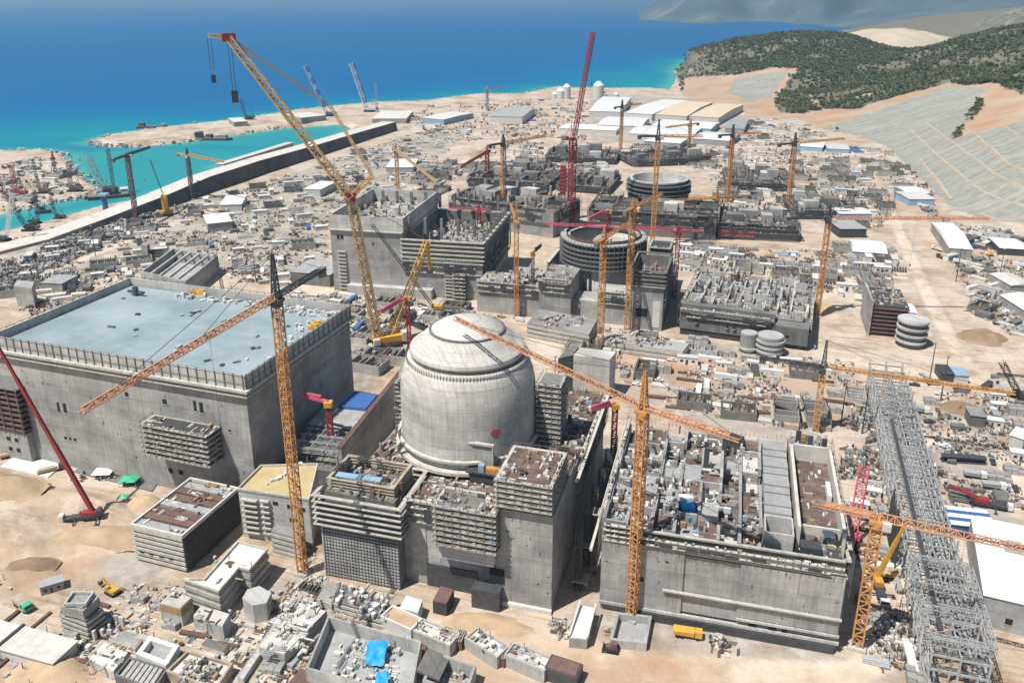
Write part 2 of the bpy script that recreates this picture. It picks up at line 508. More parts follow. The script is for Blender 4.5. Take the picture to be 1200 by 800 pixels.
def hill_raw(x, y):
    X = x / 1000.0; Y = y / 1000.0
    z = _w[_k] + _w[_k + 1] * X + _w[_k + 2] * Y
    for i in range(_k):
        z = z + _w[i] * tps((X - _P[i, 0]) ** 2 + (Y - _P[i, 1]) ** 2)
    return z
HILL_POLY = [tuple(W(px, py, 0)[:2]) for px, py in ((797, 100), (800, 112), (815, 118), (850, 128), (890, 136), (940, 142), (965, 152), (1010, 160), (1040, 172), (1062, 192), (1090, 220), (1112, 240), (1150, 257), (1200, 263), (1290, 275))]
HILL_POLY += [(900, 500), (1600, 200), (3500, 800), (3300, 3300), (1700, 3600), (900, 3250), (600, 2850), (470, 2450)]
NET_POLY = [(960, 150), (1000, 138), (1060, 118), (1110, 101), (1158, 101), (1146, 118), (1130, 146), (1120, 160), (1165, 150), (1200, 140), (1330, 130), (1330, 300), (1200, 264), (1150, 258), (1112, 241), (1088, 219), (1060, 193), (1040, 173), (1010, 161)]
NET_B = [(862, 92), (905, 84), (925, 84), (905, 112), (880, 120), (850, 108)]
CUT_POLY = [(800, 92), (862, 88), (905, 80), (936, 82), (920, 100), (912, 116), (930, 108), (945, 110), (968, 128), (1000, 128), (1060, 112), (1110, 97), (1160, 96), (1200, 110), (1330, 110), (1330, 150), (1200, 145), (1165, 153), (1118, 165), (1135, 140), (1150, 120), (1060, 125), (965, 155), (930, 145), (890, 140), (800, 120)]
WOOD_PATCH = [(906, 120), (922, 108), (946, 112), (960, 130), (938, 134), (914, 131)]
ROADS = [([(690, 172), (600, 182), (545, 190), (500, 212), (440, 262), (420, 300), (410, 340)], 5), ([(735, 176), (860, 184), (960, 186), (1010, 178), (1040, 182)], 6), ([(1016, 195), (1040, 240), (1062, 290), (1085, 340), (1110, 390), (1130, 420)], 4), ([(1040, 182), (1062, 205), (1090, 260), (1130, 300), (1200, 320)], 4), ([(1000, 262), (1100, 258), (1200, 262)], 4), ([(0, 345), (60, 318), (150, 282), (230, 252), (300, 222)], 4), ([(130, 300), (250, 318), (330, 330), (400, 346)], 5), ([(640, 402), (760, 424), (880, 432), (1010, 424), (1120, 446), (1200, 452)], 5), ([(500, 735), (600, 742), (700, 768), (800, 786), (1000, 790), (1080, 740), (1060, 640), (1040, 560)], 5), ([(0, 660), (90, 650), (180, 630), (215, 605)], 5), ([(1060, 520), (1120, 505), (1180, 530), (1200, 600)], 5), ([(960, 350), (1000, 330), (1060, 318)], 4), ([(290, 790), (320, 730), (365, 680)], 3)]
def make_terrain():
    D = 25.0 * (6200.0 / 25.0) ** (np.linspace(0, 1, 620))
    D = D[D > 25]
    TH = np.radians(np.concatenate([np.linspace(-80, -36, 40)[:-1], np.linspace(-36, 46, 720), np.linspace(46, 85, 40)[1:]]))
    th, dd = np.meshgrid(TH, D)
    x = np.sin(th) * dd; y = np.cos(th) * dd
    sd = shore(x.ravel(), y.ravel()).reshape(x.shape)
    hm = inside(HILL_POLY, x.ravel(), y.ravel()).reshape(x.shape)
    hd = np.where(hm, seg_dist(HILL_POLY, x.ravel(), y.ravel()).reshape(x.shape), 0)
    z = np.clip((sd - 2) / 18.0, -1, 0) * 11 + 0.0
    z += np.clip(sd / 30, 0, 1) * (fbm(x / 60, y / 60, 4, 3) - 0.47) * 1.2 * np.clip((dd - 330) / 400, 0, 1)
    hz = hill_raw(x, y)
    hz = np.maximum(hz, 0.0)
    k = np.clip(hd / 25.0, 0, 1)
    k = np.where(sd < 30, k * np.clip(sd / 30, 0, 1), k)
    px, py = proj(x, y, z + np.where(hm, hz, 0))
    net = (inside(NET_POLY, px.ravel(), py.ravel()) | inside(NET_B, px.ravel(), py.ravel())).reshape(x.shape) & hm
    cut = inside(CUT_POLY, px.ravel(), py.ravel()).reshape(x.shape) & hm & ~net & ~inside(WOOD_PATCH, px.ravel(), py.ravel()).reshape(x.shape)
    st = 11.0
    fr = (hz / st) % 1.0
    bump = (fbm(x / 70, y / 70, 5, 9) - 0.5) * np.clip(hd / 90, 0, 1) * 14
    ter = (np.floor(hz / st) + np.clip((fr - 0.22) / 0.78, 0, 1)) * st
    bench = net & (hz < -5)
    hz = np.where(net, ter, hz + bump)
    z = z + np.where(hm, hz * k, 0)
    forest = hm & ~net & ~cut
    rough = fbm(x / 45, y / 45, 4, 31)
    bare = (rough > 0.66) & forest & ((hz < 20))
    col = np.zeros((*x.shape, 4), np.float32)
    col[..., 0] = net & ~bench
    col[..., 1] = forest & ~bare
    col[..., 2] = (cut | bare | bench)
    # gravel and screed yards, paved strips
    g = np.zeros(x.shape)
    for poly in GREY:
        pw = [tuple(W(a, b, 0)[:2]) for a, b in poly]
        ins = inside(pw, x.ravel(), y.ravel()).reshape(x.shape)
        g = np.where(ins, np.maximum(g, np.clip(seg_dist(pw, x.ravel(), y.ravel()).reshape(x.shape) / 5, 0, 1)), g)
    col[..., 3] = g
    for poly in TAN:
        pw = [tuple(W(a, b, 0)[:2]) for a, b in poly]
        ins = inside(pw, x.ravel(), y.ravel()).reshape(x.shape)
        col[..., 2] = np.where(ins, np.maximum(col[..., 2], .85 * np.clip(seg_dist(pw, x.ravel(), y.ravel()).reshape(x.shape) / 7, 0, 1) * np.clip(fbm(x / 14, y / 9, 4, 8) * 3 - .75, 0.15, 1)), col[..., 2])
    road = np.zeros(x.shape, np.float32)
    wob = fbm(x / 18, y / 18, 3, 41)
    for pl, wd in ROADS:
        pw = [tuple(W(a, b, 0)[:2]) for a, b in pl]
        d_ = np.full(x.shape, 1e9)
        for (ax, ay), (bx, by) in zip(pw[:-1], pw[1:]):
            vx, vy = bx - ax, by - ay
            tt = np.clip(((x - ax) * vx + (y - ay) * vy) / (vx * vx + vy * vy + 1e-9), 0, 1)
            d_ = np.minimum(d_, np.hypot(x - ax - tt * vx, y - ay - tt * vy))
        road = np.maximum(road, np.clip((wd + 1.5 + 3 * (wob - .5) - d_) / 2.0, 0, 1))
    road *= (~hm)
    # loose sand relief in the south-west corner
    SW = [tuple(W(a, b, 0)[:2]) for a, b in ((-40, 548), (70, 560), (150, 590), (175, 625), (150, 650), (60, 690), (0, 712), (-60, 700))]
    s_in = inside(SW, x.ravel(), y.ravel()).reshape(x.shape)
    sdist = np.where(s_in, seg_dist(SW, x.ravel(), y.ravel()).reshape(x.shape), 0)
    z = z + np.clip(sdist / 9, 0, 1) * (2.5 + 9.0 * (fbm(x / 24, y / 13, 4, 77) - 0.4))
    make_terrain.grid = (D, TH, z)
    keep = (sd > -30)
    ny, nx = x.shape
    idx = -np.ones(ny * nx, np.int64)
    fk = keep[:-1, :-1] | keep[1:, :-1] | keep[:-1, 1:] | keep[1:, 1:]
    a = np.arange(ny * nx).reshape(ny, nx)
    q = np.stack([a[:-1, :-1][fk], a[:-1, 1:][fk], a[1:, 1:][fk], a[1:, :-1][fk]], -1)
    used = np.unique(q)
    idx[used] = np.arange(len(used))
    q = idx[q]
    me = bpy.data.meshes.new('ground')
    co = np.stack([x, y, z], -1).reshape(-1, 3)[used]
    me.vertices.add(len(co)); me.vertices.foreach_set('co', co.astype(np.float32).ravel())
    me.loops.add(q.size); me.loops.foreach_set('vertex_index', q.astype(np.int32).ravel())
    me.polygons.add(len(q)); me.polygons.foreach_set('loop_start', np.arange(len(q), dtype=np.int32) * 4)
    at = me.attributes.new('soil', 'FLOAT_COLOR', 'POINT')
    at.data.foreach_set('color', col.reshape(-1, 4)[used].ravel())
    ar_ = me.attributes.new('road', 'FLOAT', 'POINT')
    ar_.data.foreach_set('value', road.reshape(-1)[used].astype(np.float32))
    me.update(calc_edges=True)
    me.polygons.foreach_set('use_smooth', [True] * len(me.polygons))
    o = bpy.data.objects.new('ground', me)
    COL.objects.link(o)
    tag(o, 'pale sandy building ground running to the shore and up the terraced hill', kind='structure')
    # normals check: first face should look up
    return o, (x, y, z, forest & ~bare, dd)
TAN = [[(-60, 545), (70, 560), (190, 580), (160, 640), (70, 700), (-60, 720)], [(470, 700), (640, 720), (860, 770), (1000, 790), (1000, 830), (540, 830), (500, 760)], [(-60, 760), (120, 770), (150, 830), (-60, 830)], [(640, 400), (1000, 425), (1000, 500), (700, 470)], [(1000, 200), (1200, 420), (1200, 330), (1060, 200)]]
GREY = [
    [(0, 318), (110, 268), (240, 236), (330, 208), (400, 184), (470, 162), (560, 150), (510, 190), (450, 240), (388, 246), (386, 330), (300, 330), (130, 310), (30, 352)],
    [(640, 440), (700, 415), (820, 400), (1000, 425), (1010, 500), (930, 520), (800, 500), (700, 470)],
    [(1000, 470), (1200, 480), (1200, 640), (1120, 610), (1060, 540), (1000, 520)],
    [(700, 690), (1010, 770), (980, 790), (700, 760), (640, 720)],
    [(860, 790), (1080, 745), (1110, 800), (870, 830)],
    [(1012, 205), (1036, 200), (1080, 300), (1130, 400), (1090, 390), (1050, 290)],
    [(380, 370), (470, 395), (430, 480), (395, 480)],
    [(100, 640), (200, 620), (200, 690), (110, 720)],
    [(0, 300), (110, 262), (300, 215), (330, 235), (120, 310), (0, 345)],
    [(690, 110), (860, 118), (890, 170), (690, 165)],
    [(260, 690), (380, 660), (420, 740), (300, 780)],
]
def ground_material():
    m, nt, b = nodes('sandy_ground')
    g = N(nt, 'ShaderNodeTexCoord').outputs['Object']
    at = N(nt, 'ShaderNodeVertexColor', layer_name='soil')
    sp = N(nt, 'ShaderNodeSeparateColor'); nt.links.new(at.outputs[0], sp.inputs[0])
    n1 = noise(nt, g, 0.018, 6, 0.62)
    n2 = noise(nt, g, 0.12, 6, 0.65)
    n3 = noise(nt, g, 0.9, 5, 0.7)
    sand = ramp(nt, n1, [(0.32, (0.37, 0.27, 0.19)), (0.45, (0.46, 0.36, 0.27)), (0.55, (0.50, 0.42, 0.335)), (0.68, (0.56, 0.50, 0.43))])
    sand = mixc(nt, ramp(nt, n2, [(0.48, (0, 0, 0)), (0.62, (0.75, 0.75, 0.75))]), sand, (0.55, 0.475, 0.385))
    sand = mixc(nt, ramp(nt, noise(nt, g, 0.05, 5, 0.7), [(0.58, (0, 0, 0)), (0.70, (0.6, 0.6, 0.6))]), sand, (0.37, 0.215, 0.13))
    # wheel ruts: stretched noise along and across the grid
    rot = N(nt, 'ShaderNodeMapping'); rot.inputs['Rotation'].default_value = (0, 0, -GA); nt.links.new(g, rot.inputs['Vector'])
    r1 = noise(nt, scaled(nt, rot.outputs[0], (0.02, 0.45, 1)), 1.0, 3, 0.6)
    sand = mixc(nt, ramp(nt, r1, [(0.54, (0, 0, 0)), (0.64, (0.65, 0.65, 0.65))]), sand, (0.30, 0.22, 0.16))
    sand = mixc(nt, 1.0, sand, ramp(nt, n3, [(0.3, (0.86, 0.86, 0.86)), (0.7, (1.08, 1.08, 1.08))]), 'MULTIPLY')
    grey = ramp(nt, n2, [(0.3, (0.23, 0.205, 0.18)), (0.55, (0.38, 0.345, 0.30)), (0.7, (0.49, 0.45, 0.40))])
    gm = N(nt, 'ShaderNodeMath', operation='MULTIPLY'); nt.links.new(at.outputs[1], gm.inputs[0]); nt.links.new(ramp(nt, n2, [(0.3, (0.5, 0.5, 0.5)), (0.55, (1, 1, 1))]), gm.inputs[1])
    col = mixc(nt, gm.outputs[0], sand, grey)
    rd = N(nt, 'ShaderNodeAttribute', attribute_name='road')
    rc = ramp(nt, n2, [(0.35, (0.50, 0.405, 0.305)), (0.6, (0.62, 0.525, 0.42))])
    col = mixc(nt, rd.outputs['Fac'], col, rc)
    blot = ramp(nt, noise(nt, g, 0.032, 6, 0.7), [(0.40, (0.74, 0.70, 0.66)), (0.52, (1, 1, 1))])
    col = mixc(nt, 1.0, col, blot, 'MULTIPLY')
    # hill surfaces
    br = N(nt, 'ShaderNodeTexVoronoi'); br.inputs['Scale'].default_value = 0.07; nt.links.new(g, br.inputs['Vector'])
    net = ramp(nt, n2, [(0.3, (0.20, 0.20, 0.172)), (0.7, (0.305, 0.30, 0.26))])
    net = mixc(nt, ramp(nt, noise(nt, scaled(nt, g, (0.012, 0.14, 0.01)), 1.0, 4, 0.65), [(0.47, (0, 0, 0)), (0.62, (0.6, 0.6, 0.6))]), net, (0.37, 0.365, 0.32))
    col = mixc(nt, sp.outputs[0], col, net)
    soil = ramp(nt, n2, [(0.35, (0.115, 0.10, 0.065)), (0.65, (0.20, 0.175, 0.125))])
    col = mixc(nt, sp.outputs[1], col, soil)
    cut = ramp(nt, n1, [(0.32, (0.40, 0.215, 0.125)), (0.45, (0.40, 0.265, 0.17)), (0.65, (0.42, 0.33, 0.245))])
    col = mixc(nt, sp.outputs[2], col, cut)
    nt.links.new(col, b.inputs['Base Color'])
    b.inputs['Roughness'].default_value = 0.95
    bp = N(nt, 'ShaderNodeBump'); bp.inputs['Strength'].default_value = 0.7; bp.inputs['Distance'].default_value = 1.5
    nt.links.new(n2, bp.inputs['Height']); nt.links.new(bp.outputs[0], b.inputs['Normal'])
    return m
GROUND, (gx, gy, gz, gforest, gdd) = make_terrain()
def gh(x, y):
    D, TH, z = make_terrain.grid
    d, t = math.hypot(x, y), math.atan2(x, y)
    i = min(max(int(np.searchsorted(D, d)), 1), len(D) - 1)
    j = min(max(int(np.searchsorted(TH, t)), 1), len(TH) - 1)
    u = (d - D[i - 1]) / (D[i] - D[i - 1]); v = (t - TH[j - 1]) / (TH[j] - TH[j - 1])
    return float((z[i - 1, j - 1] * (1 - v) + z[i - 1, j] * v) * (1 - u) + (z[i, j - 1] * (1 - v) + z[i, j] * v) * u)
GROUND.data.materials.append(ground_material())

def make_sea():
    D = 300.0 * (70000.0 / 300.0) ** np.linspace(0, 1, 330)
    TH = np.radians(np.linspace(-80, 80, 360))
    th, dd = np.meshgrid(TH, D)
    x = np.sin(th) * dd; y = np.cos(th) * dd
    sd = -shore(x.ravel(), y.ravel()).reshape(x.shape)
    wob = fbm(x / 160, y / 90, 4, 5)
    sh = np.exp(-np.maximum(sd, 0) / (38 + 110 * wob))
    # enclosed basin and the sandy shelf off the headland are shallow too
    bas = [tuple(W(a, b, SEA)[:2]) for a, b in ((-150, 262), (0, 240), (112, 185), (118, 166), (300, 140), (430, 140), (420, 160), (250, 215), (120, 250), (-100, 300))]
    sh = np.where(inside(bas, x.ravel(), y.ravel()).reshape(x.shape), np.maximum(sh, 0.62 + 0.2 * wob), sh)
    s2 = np.exp(-(((x - 330) / 190) ** 2 + ((y - 2180) / 420) ** 2)) * (0.35 + 0.5 * wob)
    s3 = np.exp(-(((x + 620) / 330) ** 2 + ((y - 1250) / 260) ** 2)) * 0.62
    sh = np.clip(np.maximum(np.maximum(sh, s2), s3), 0, 1)
    ny, nx = x.shape
    a = np.arange(ny * nx).reshape(ny, nx)
    q = np.stack([a[:-1, :-1], a[:-1, 1:], a[1:, 1:], a[1:, :-1]], -1).reshape(-1, 4)
    me = bpy.data.meshes.new('sea')
    co = np.stack([x, y, np.full_like(x, SEA)], -1).reshape(-1, 3)
    me.vertices.add(len(co)); me.vertices.foreach_set('co', co.astype(np.float32).ravel())
    me.loops.add(q.size); me.loops.foreach_set('vertex_index', q.astype(np.int32).ravel())
    me.polygons.add(len(q)); me.polygons.foreach_set('loop_start', np.arange(len(q), dtype=np.int32) * 4)
    at = me.attributes.new('shallow', 'FLOAT', 'POINT')
    at.data.foreach_set('value', sh.astype(np.float32).ravel())
    me.update(calc_edges=True)
    o = bpy.data.objects.new('sea', me); COL.objects.link(o)
    tag(o, 'deep blue sea turning turquoise in the shallows and the harbour basin', kind='structure')
    m, nt, b = nodes('sea_water')
    g = N(nt, 'ShaderNodeTexCoord').outputs['Object']
    an = N(nt, 'ShaderNodeAttribute', attribute_name='shallow')
    big = noise(nt, scaled(nt, g, (0.0006, 0.0016, 1)), 1.0, 5, 0.6)
    ad = N(nt, 'ShaderNodeMath', operation='MULTIPLY_ADD'); nt.links.new(big, ad.inputs[0]); ad.inputs[1].default_value = 0.22
    nt.links.new(an.outputs['Fac'], ad.inputs[2])
    col = ramp(nt, ad.outputs[0], [(0.05, (0.0, 0.085, 0.23)), (0.16, (0.0, 0.112, 0.28)), (0.4, (0.0, 0.15, 0.28)), (0.72, (0.002, 0.205, 0.25)), (1.0, (0.06, 0.30, 0.28))])
    streak = ramp(nt, noise(nt, scaled(nt, g, (0.0012, 0.011, 1)), 1.0, 4, 0.65), [(0.55, (0, 0, 0)), (0.70, (0.75, 0.75, 0.75))])
    col = mixc(nt, streak, col, (0.008, 0.11, 0.25))
    nt.links.new(col, b.inputs['Base Color'])
    b.inputs['Roughness'].default_value = 0.45
    b.inputs['Specular IOR Level'].default_value = 0.1
    bp = N(nt, 'ShaderNodeBump'); bp.inputs['Strength'].default_value = 0.35; bp.inputs['Distance'].default_value = 2.0
    nt.links.new(noise(nt, scaled(nt, g, (0.05, 0.12, 1)), 1.0, 5, 0.65), bp.inputs['Height'])
    nt.links.new(bp.outputs[0], b.inputs['Normal'])
    me.materials.append(m)
make_sea()

def far_hills():
    D = np.geomspace(6500, 17000, 90)
    TH = np.radians(np.linspace(6.5, 62, 260))
    th, dd = np.meshgrid(TH, D)
    x = np.sin(th) * dd; y = np.cos(th) * dd
    t = np.degrees(th)
    rid = 1 - np.abs(2 * fbm(x / 2600, y / 2600, 5, 50) - 1)
    rid2 = 1 - np.abs(2 * fbm(x / 900, y / 900, 4, 60) - 1)
    env = np.clip((t - 8.3) / 8.0, 0, 1) ** 0.8 * np.clip((dd - 8200 - 500 * np.sin(t * 0.9)) / 1300, 0, 1)
    env += np.clip((t - 19) / 6, 0, 1) * np.clip((dd - 6600) / 1500, 0, 1) * 0.3
    z = env * (60 + 640 * rid ** 2.2 + 130 * rid2 ** 2) * np.clip(0.55 + dd / 22000, 0, 1.3) - 12
    z = np.where(dd > 15500, np.minimum(z, 700 * (17000 - dd) / 1500 - 12), z)
    ny, nx = x.shape
    a = np.arange(ny * nx).reshape(ny, nx)
    q = np.stack([a[:-1, :-1], a[:-1, 1:], a[1:, 1:], a[1:, :-1]], -1).reshape(-1, 4)
    me = bpy.data.meshes.new('mountains')
    co = np.stack([x, y, z], -1).reshape(-1, 3)
    me.vertices.add(len(co)); me.vertices.foreach_set('co', co.astype(np.float32).ravel())
    me.loops.add(q.size); me.loops.foreach_set('vertex_index', q.astype(np.int32).ravel())
    me.polygons.add(len(q)); me.polygons.foreach_set('loop_start', np.arange(len(q), dtype=np.int32) * 4)
    me.update(calc_edges=True)
    me.polygons.foreach_set('use_smooth', [True] * len(me.polygons))
    o = bpy.data.objects.new('mountains', me); COL.objects.link(o)
    tag(o, 'hazy blue mountains across the bay', kind='structure')
    m, nt, b = nodes('scrub_with_haze_tint')
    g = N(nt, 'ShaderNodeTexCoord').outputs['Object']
    nt.links.new(ramp(nt, noise(nt, g, 0.0016, 7, 0.65), [(0.4, (0.06, 0.09, 0.10)), (0.58, (0.10, 0.125, 0.125)), (0.72, (0.24, 0.22, 0.19))]), b.inputs['Base Color'])  # scrub tones shifted to blue: part of the distance haze sits in this colour
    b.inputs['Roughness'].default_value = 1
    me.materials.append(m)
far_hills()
# bare sandy hill seen through the saddle, and the rocky one beside it
def mound(name, label, px, py, Y, rx, ry, h, mat, seed, z0=0.0, kind='structure', n=60):
    c = WY(px, py, Y)
    u = np.linspace(-1, 1, n)
    X, Yg = np.meshgrid(u, u)
    r = np.sqrt(X ** 2 + Yg ** 2)
    r = r * (0.72 + 0.62 * fbm(X * 1.7 + 9 + seed, Yg * 1.7 + 4, 4, seed + 3))
    z = np.clip(1 - r ** 2, 0, 1) ** 1.3 * h * (0.75 + 0.5 * fbm(X * 3 + 5, Yg * 3 + 5, 5, seed)) - 0.5
    a = np.arange(n * n).reshape(n, n)
    q = np.stack([a[:-1, :-1], a[:-1, 1:], a[1:, 1:], a[1:, :-1]], -1).reshape(-1, 4)
    co = np.stack([X * rx + c.x, Yg * ry + c.y, z + z0], -1).reshape(-1, 3)
    keep = (r[:-1, :-1] < 1.08).ravel()
    b = MB(); b.v = [tuple(v) for v in co]; b.f = [tuple(f) for f in q[keep]]; b.m = [0] * len(b.f)
    o = b.build(name, mat); smooth(o)
    tag(o, label, kind=kind)
    return o

def ribbon(name, label, lines, wd, mat, lift=.6, Zs=None):
    """Track laid on the slope: a strip that follows the surface under it."""
    b = MB()
    for k, pl in enumerate(lines):
        Z_ = Zs[k] if Zs else None
        P = []
        for a, c in pl:
            p = W(a, c, Z_ or 0)
            P.append(p)
        Q = []
        for A, B in zip(P[:-1], P[1:]):
            n = max(1, int((B - A).length / 7))
            for i in range(n): Q.append(A.lerp(B, i / n))
        Q.append(P[-1])
        vs = []
        for i, p in enumerate(Q):
            d = (Q[min(i + 1, len(Q) - 1)] - Q[max(i - 1, 0)]).normalized(); nn = Vector((-d.y, d.x, 0))
            h_ = max(gh(p.x + nn.x * s * wd / 2, p.y + nn.y * s * wd / 2) for s in (-1, 0, 1)) + lift
            for s in (-1, 1): vs.append((p.x + nn.x * s * wd / 2, p.y + nn.y * s * wd / 2, h_))
            for s in (-1, 1): vs.append((p.x + nn.x * s * (wd / 2 + 1.5), p.y + nn.y * s * (wd / 2 + 1.5), h_ - 3))
        fs = []
        for i in range(len(Q) - 1):
            o_ = i * 4
            fs += [(o_, o_ + 4, o_ + 5, o_ + 1), (o_ + 1, o_ + 5, o_ + 7, o_ + 3), (o_ + 2, o_ + 6, o_ + 4, o_)]
        b.add(vs, fs)
    o = b.build(name, mat); tag(o, label, kind='structure')
M['bench'] = plain('sandy_bench', (0.47, 0.39, 0.30), 0.95, 0.25, 0.08)
ribbon('bench_road', 'sandy bench tracks stepping along the netted slope', [
    [(1067, 153), (1085, 170), (1110, 192), (1135, 213), (1150, 223), (1175, 234), (1200, 240), (1260, 250)],
    [(1085, 143), (1113, 164), (1140, 184), (1165, 203), (1185, 214), (1200, 219), (1260, 233)],
    [(1128, 146), (1145, 158), (1165, 175), (1185, 190), (1200, 198), (1260, 213)],
    [(1178, 149), (1200, 161), (1260, 181)],
    [(1078, 188), (1098, 211), (1116, 232)],
    [(1150, 247), (1175, 255), (1200, 258), (1260, 265)]], 3.0, M['bench'], lift=.35, Zs=[11, 22, 33, 44, 2, 3])
M['bare_hill'] = plain('bare_earth', (0.50, 0.42, 0.31), 0.95, 0.2, 0.012)
M['rocky'] = plain('rocky_scrub', (0.20, 0.185, 0.15), 0.95, 0.5, 0.03, dirt=(0.07, 0.075, 0.045))
mound('bare_hill', 'bare sandy hill rising behind the wooded saddle', 1040, 62, 2900, 330, 260, 78, M['bare_hill'], 3, z0=20)
mound('rocky_hill', 'grey rocky hill behind the wooded slope', 1210, 40, 3000, 420, 400, 165, M['rocky'], 5, z0=10)

M['earth'] = plain('brown_earth', (0.30, 0.20, 0.13), 0.95, 0.3, 0.15)
for lab, px, py, rx, ry, h_, mt, sd_ in (('brown earth heap in the sandy corner', 36, 672, 9, 7, 3.2, 'earth', 1), ('long sandy bank edging the pit in the sandy corner', 120, 634, 22, 8, 4.5, 'sand', 2), ('sand bank at the picture edge in the sandy corner', 8, 585, 16, 10, 5, 'sand', 3), ('sand heap beside the striped block', 168, 590, 9, 7, 4, 'sand', 4), ('orange sand fill at the foot of the dome block', 560, 728, 17, 6, 2.4, 'sand', 5), ('low sand heap on the lane below the dome block', 600, 738, 9, 5, 1.8, 'sand', 6), ('sand heap at the bottom edge of the sandy corner', 60, 790, 15, 9, 4, 'sand', 7), ('tan spoil heap beyond the long cluttered roofless block', 965, 362, 13, 11, 4, 'sand', 8), ('brown spoil patch beside the grey concrete hut', 1126, 478, 12, 10, 3, 'earth', 9), ('tan spoil heap on the sandy strip', 925, 436, 12, 8, 3.5, 'sand', 10), ('brown spoil ridge beside the haul road', 1150, 395, 16, 16, 5, 'earth', 11), ('grey spoil mound at the edge of the dirt yard', 1190, 452, 16, 10, 5, 'rock', 12)):
    p_ = W(px, py, 0)
    c_ = mound('earth_mound', lab, 600, 400, 100, rx, ry, h_, M[mt], sd_, z0=gh(p_.x, p_.y) - .3, n=26)
    q_ = WY(600, 400, 100); c_.location = (p_.x - q_.x, p_.y - q_.y, 0)
# ------------------------------------------------------------------ pine forest on the hill
def crown_mesh(seed, r, h, n, size):
    q = random.Random(seed)
    b = MB()
    lob = [(q.uniform(-.5, .5) * r, q.uniform(-.5, .5) * r, h * q.uniform(.3, .95), r * q.uniform(.45, .8)) for _ in range(6)]
    for k in range(n):
        c = lob[q.randrange(6)]
        t = q.uniform(0, 6.283); p = math.acos(q.uniform(-0.6, 1)); rr = c[3] * q.uniform(.55, 1.05)
        x, y, z = c[0] + rr * math.sin(p) * math.cos(t), c[1] + rr * math.sin(p) * math.sin(t), max(0.6, c[2] + rr * math.cos(p) * 0.8)
        s = size * q.uniform(.6, 1.4)
        u = Vector((q.gauss(0, 1), q.gauss(0, 1), q.gauss(0, .6))).normalized() * s
        v = Vector((q.gauss(0, 1), q.gauss(0, 1), q.gauss(0, .6))).normalized() * s
        b.add([(x - u.x, y - u.y, z - u.z), (x + v.x, y + v.y, z + v.z), (x + u.x, y + u.y, z + u.z), (x - v.x, y - v.y, z - v.z)], [(0, 1, 2, 3)])
    return b
pine_lib = []
for i in range(4):
    r, h = (2.6, 5.2) if i % 2 == 0 else (3.3, 6.0)
    cm = crown_mesh(i, r, h, 170, 0.75).mesh('crown', M['leaf'])
    tb = MB(); tb.tube((0, 0, -0.6), (0.1, 0, h * 0.75), 0.28, 6, 0, 0.1)
    for k in range(4): tb.tube((0, 0, h * (.3 + .1 * k)), (math.cos(k * 2.2) * r * .6, math.sin(k * 2.2) * r * .6, h * (.5 + .1 * k)), 0.1, 4, 0, 0.04)
    pine_lib.append((cm, tb.mesh('trunk', M['bark'])))
q = random.Random(11)
ii = np.argwhere(gforest)
_px, _py = proj(gx[tuple(ii.T)], gy[tuple(ii.T)], gz[tuple(ii.T)])
ii = ii[(_px > 770) & (_px < 1300) & (gdd[tuple(ii.T)] < 3000)]
# weight cells by ground area so that the wood is even on the ground
area = (gdd[tuple(ii.T)] ** 2)
area /= area.sum()
nrg = np.random.default_rng(4)
pick = ii[nrg.choice(len(ii), 56000, p=area)]
pts = np.stack([gx[tuple(pick.T)], gy[tuple(pick.T)], gz[tuple(pick.T)]], -1)
jit = nrg.normal(0, 3.0, (len(pts), 2)); pts[:, :2] += jit
ppx, ppy = proj(pts[:, 0], pts[:, 1], pts[:, 2])
ok = (ppx > 770) & (ppx < 1290) & (ppy > 5) & (pts[:, 1] < 3000)
dens = fbm(pts[:, 0] / 60, pts[:, 1] / 60, 4, 12)
left_bare = np.clip((ppx - 790) / 110, 0.25, 1)
ok &= nrg.random(len(pts)) < np.clip((dens - 0.27) * 5, 0.14, 1) * left_bare
pts = pts[ok]; ppx = ppx[ok]; ppy = ppy[ok]
vis = (ppx > 795) & (ppx < 1195) & (ppy > 30)
dist = np.hypot(pts[:, 0], pts[:, 1]) + np.where(vis, 0, 9000)
order = np.argsort(dist)
def tree_label(i):
    x = ppx[i]
    return 'dark green pine tree on the lower edge of the wooded hill above the terraces'
for i in order[:290]:
    cm, tm = pine_lib[q.randrange(4)]
    t = thing('pine_tree', tree_label(i), 'tree', tuple(pts[i]), q.uniform(0, 6.28), 'pine trees along the lower edge of the wood')
    s = q.uniform(.8, 1.35); t.scale = (s, s, s * q.uniform(.85, 1.1))
    for nm, me in (('crown', cm), ('trunk', tm)):
        o = bpy.data.objects.new(nm, me); COL.objects.link(o); o.parent = t
rest = order[290:]
# the rest of the wood as one mass: each tree a loose clump of leaf faces
small = [np.array(crown_mesh(40 + k, 2.9, 5.4, 34, 1.25).v).reshape(-1, 4, 3) for k in range(6)]
vs = []
for i in rest:
    s = q.uniform(.75, 1.4) if q.random() < .6 else q.uniform(.3, .7); a = q.uniform(0, 6.28); c, n = math.cos(a) * s, math.sin(a) * s
    f = small[q.randrange(6)]
    g = np.empty_like(f)
    g[..., 0] = f[..., 0] * c - f[..., 1] * n + pts[i, 0]
    g[..., 1] = f[..., 0] * n + f[..., 1] * c + pts[i, 1]
    g[..., 2] = f[..., 2] * s + pts[i, 2] - 0.5
    vs.append(g)
vs = np.concatenate(vs).reshape(-1, 3).astype(np.float32)
me = bpy.data.meshes.new('pine_forest')
me.vertices.add(len(vs)); me.vertices.foreach_set('co', vs.ravel())
me.loops.add(len(vs)); me.loops.foreach_set('vertex_index', np.arange(len(vs), dtype=np.int32))
me.polygons.add(len(vs) // 4); me.polygons.foreach_set('loop_start', np.arange(len(vs) // 4, dtype=np.int32) * 4)
me.update(calc_edges=True)
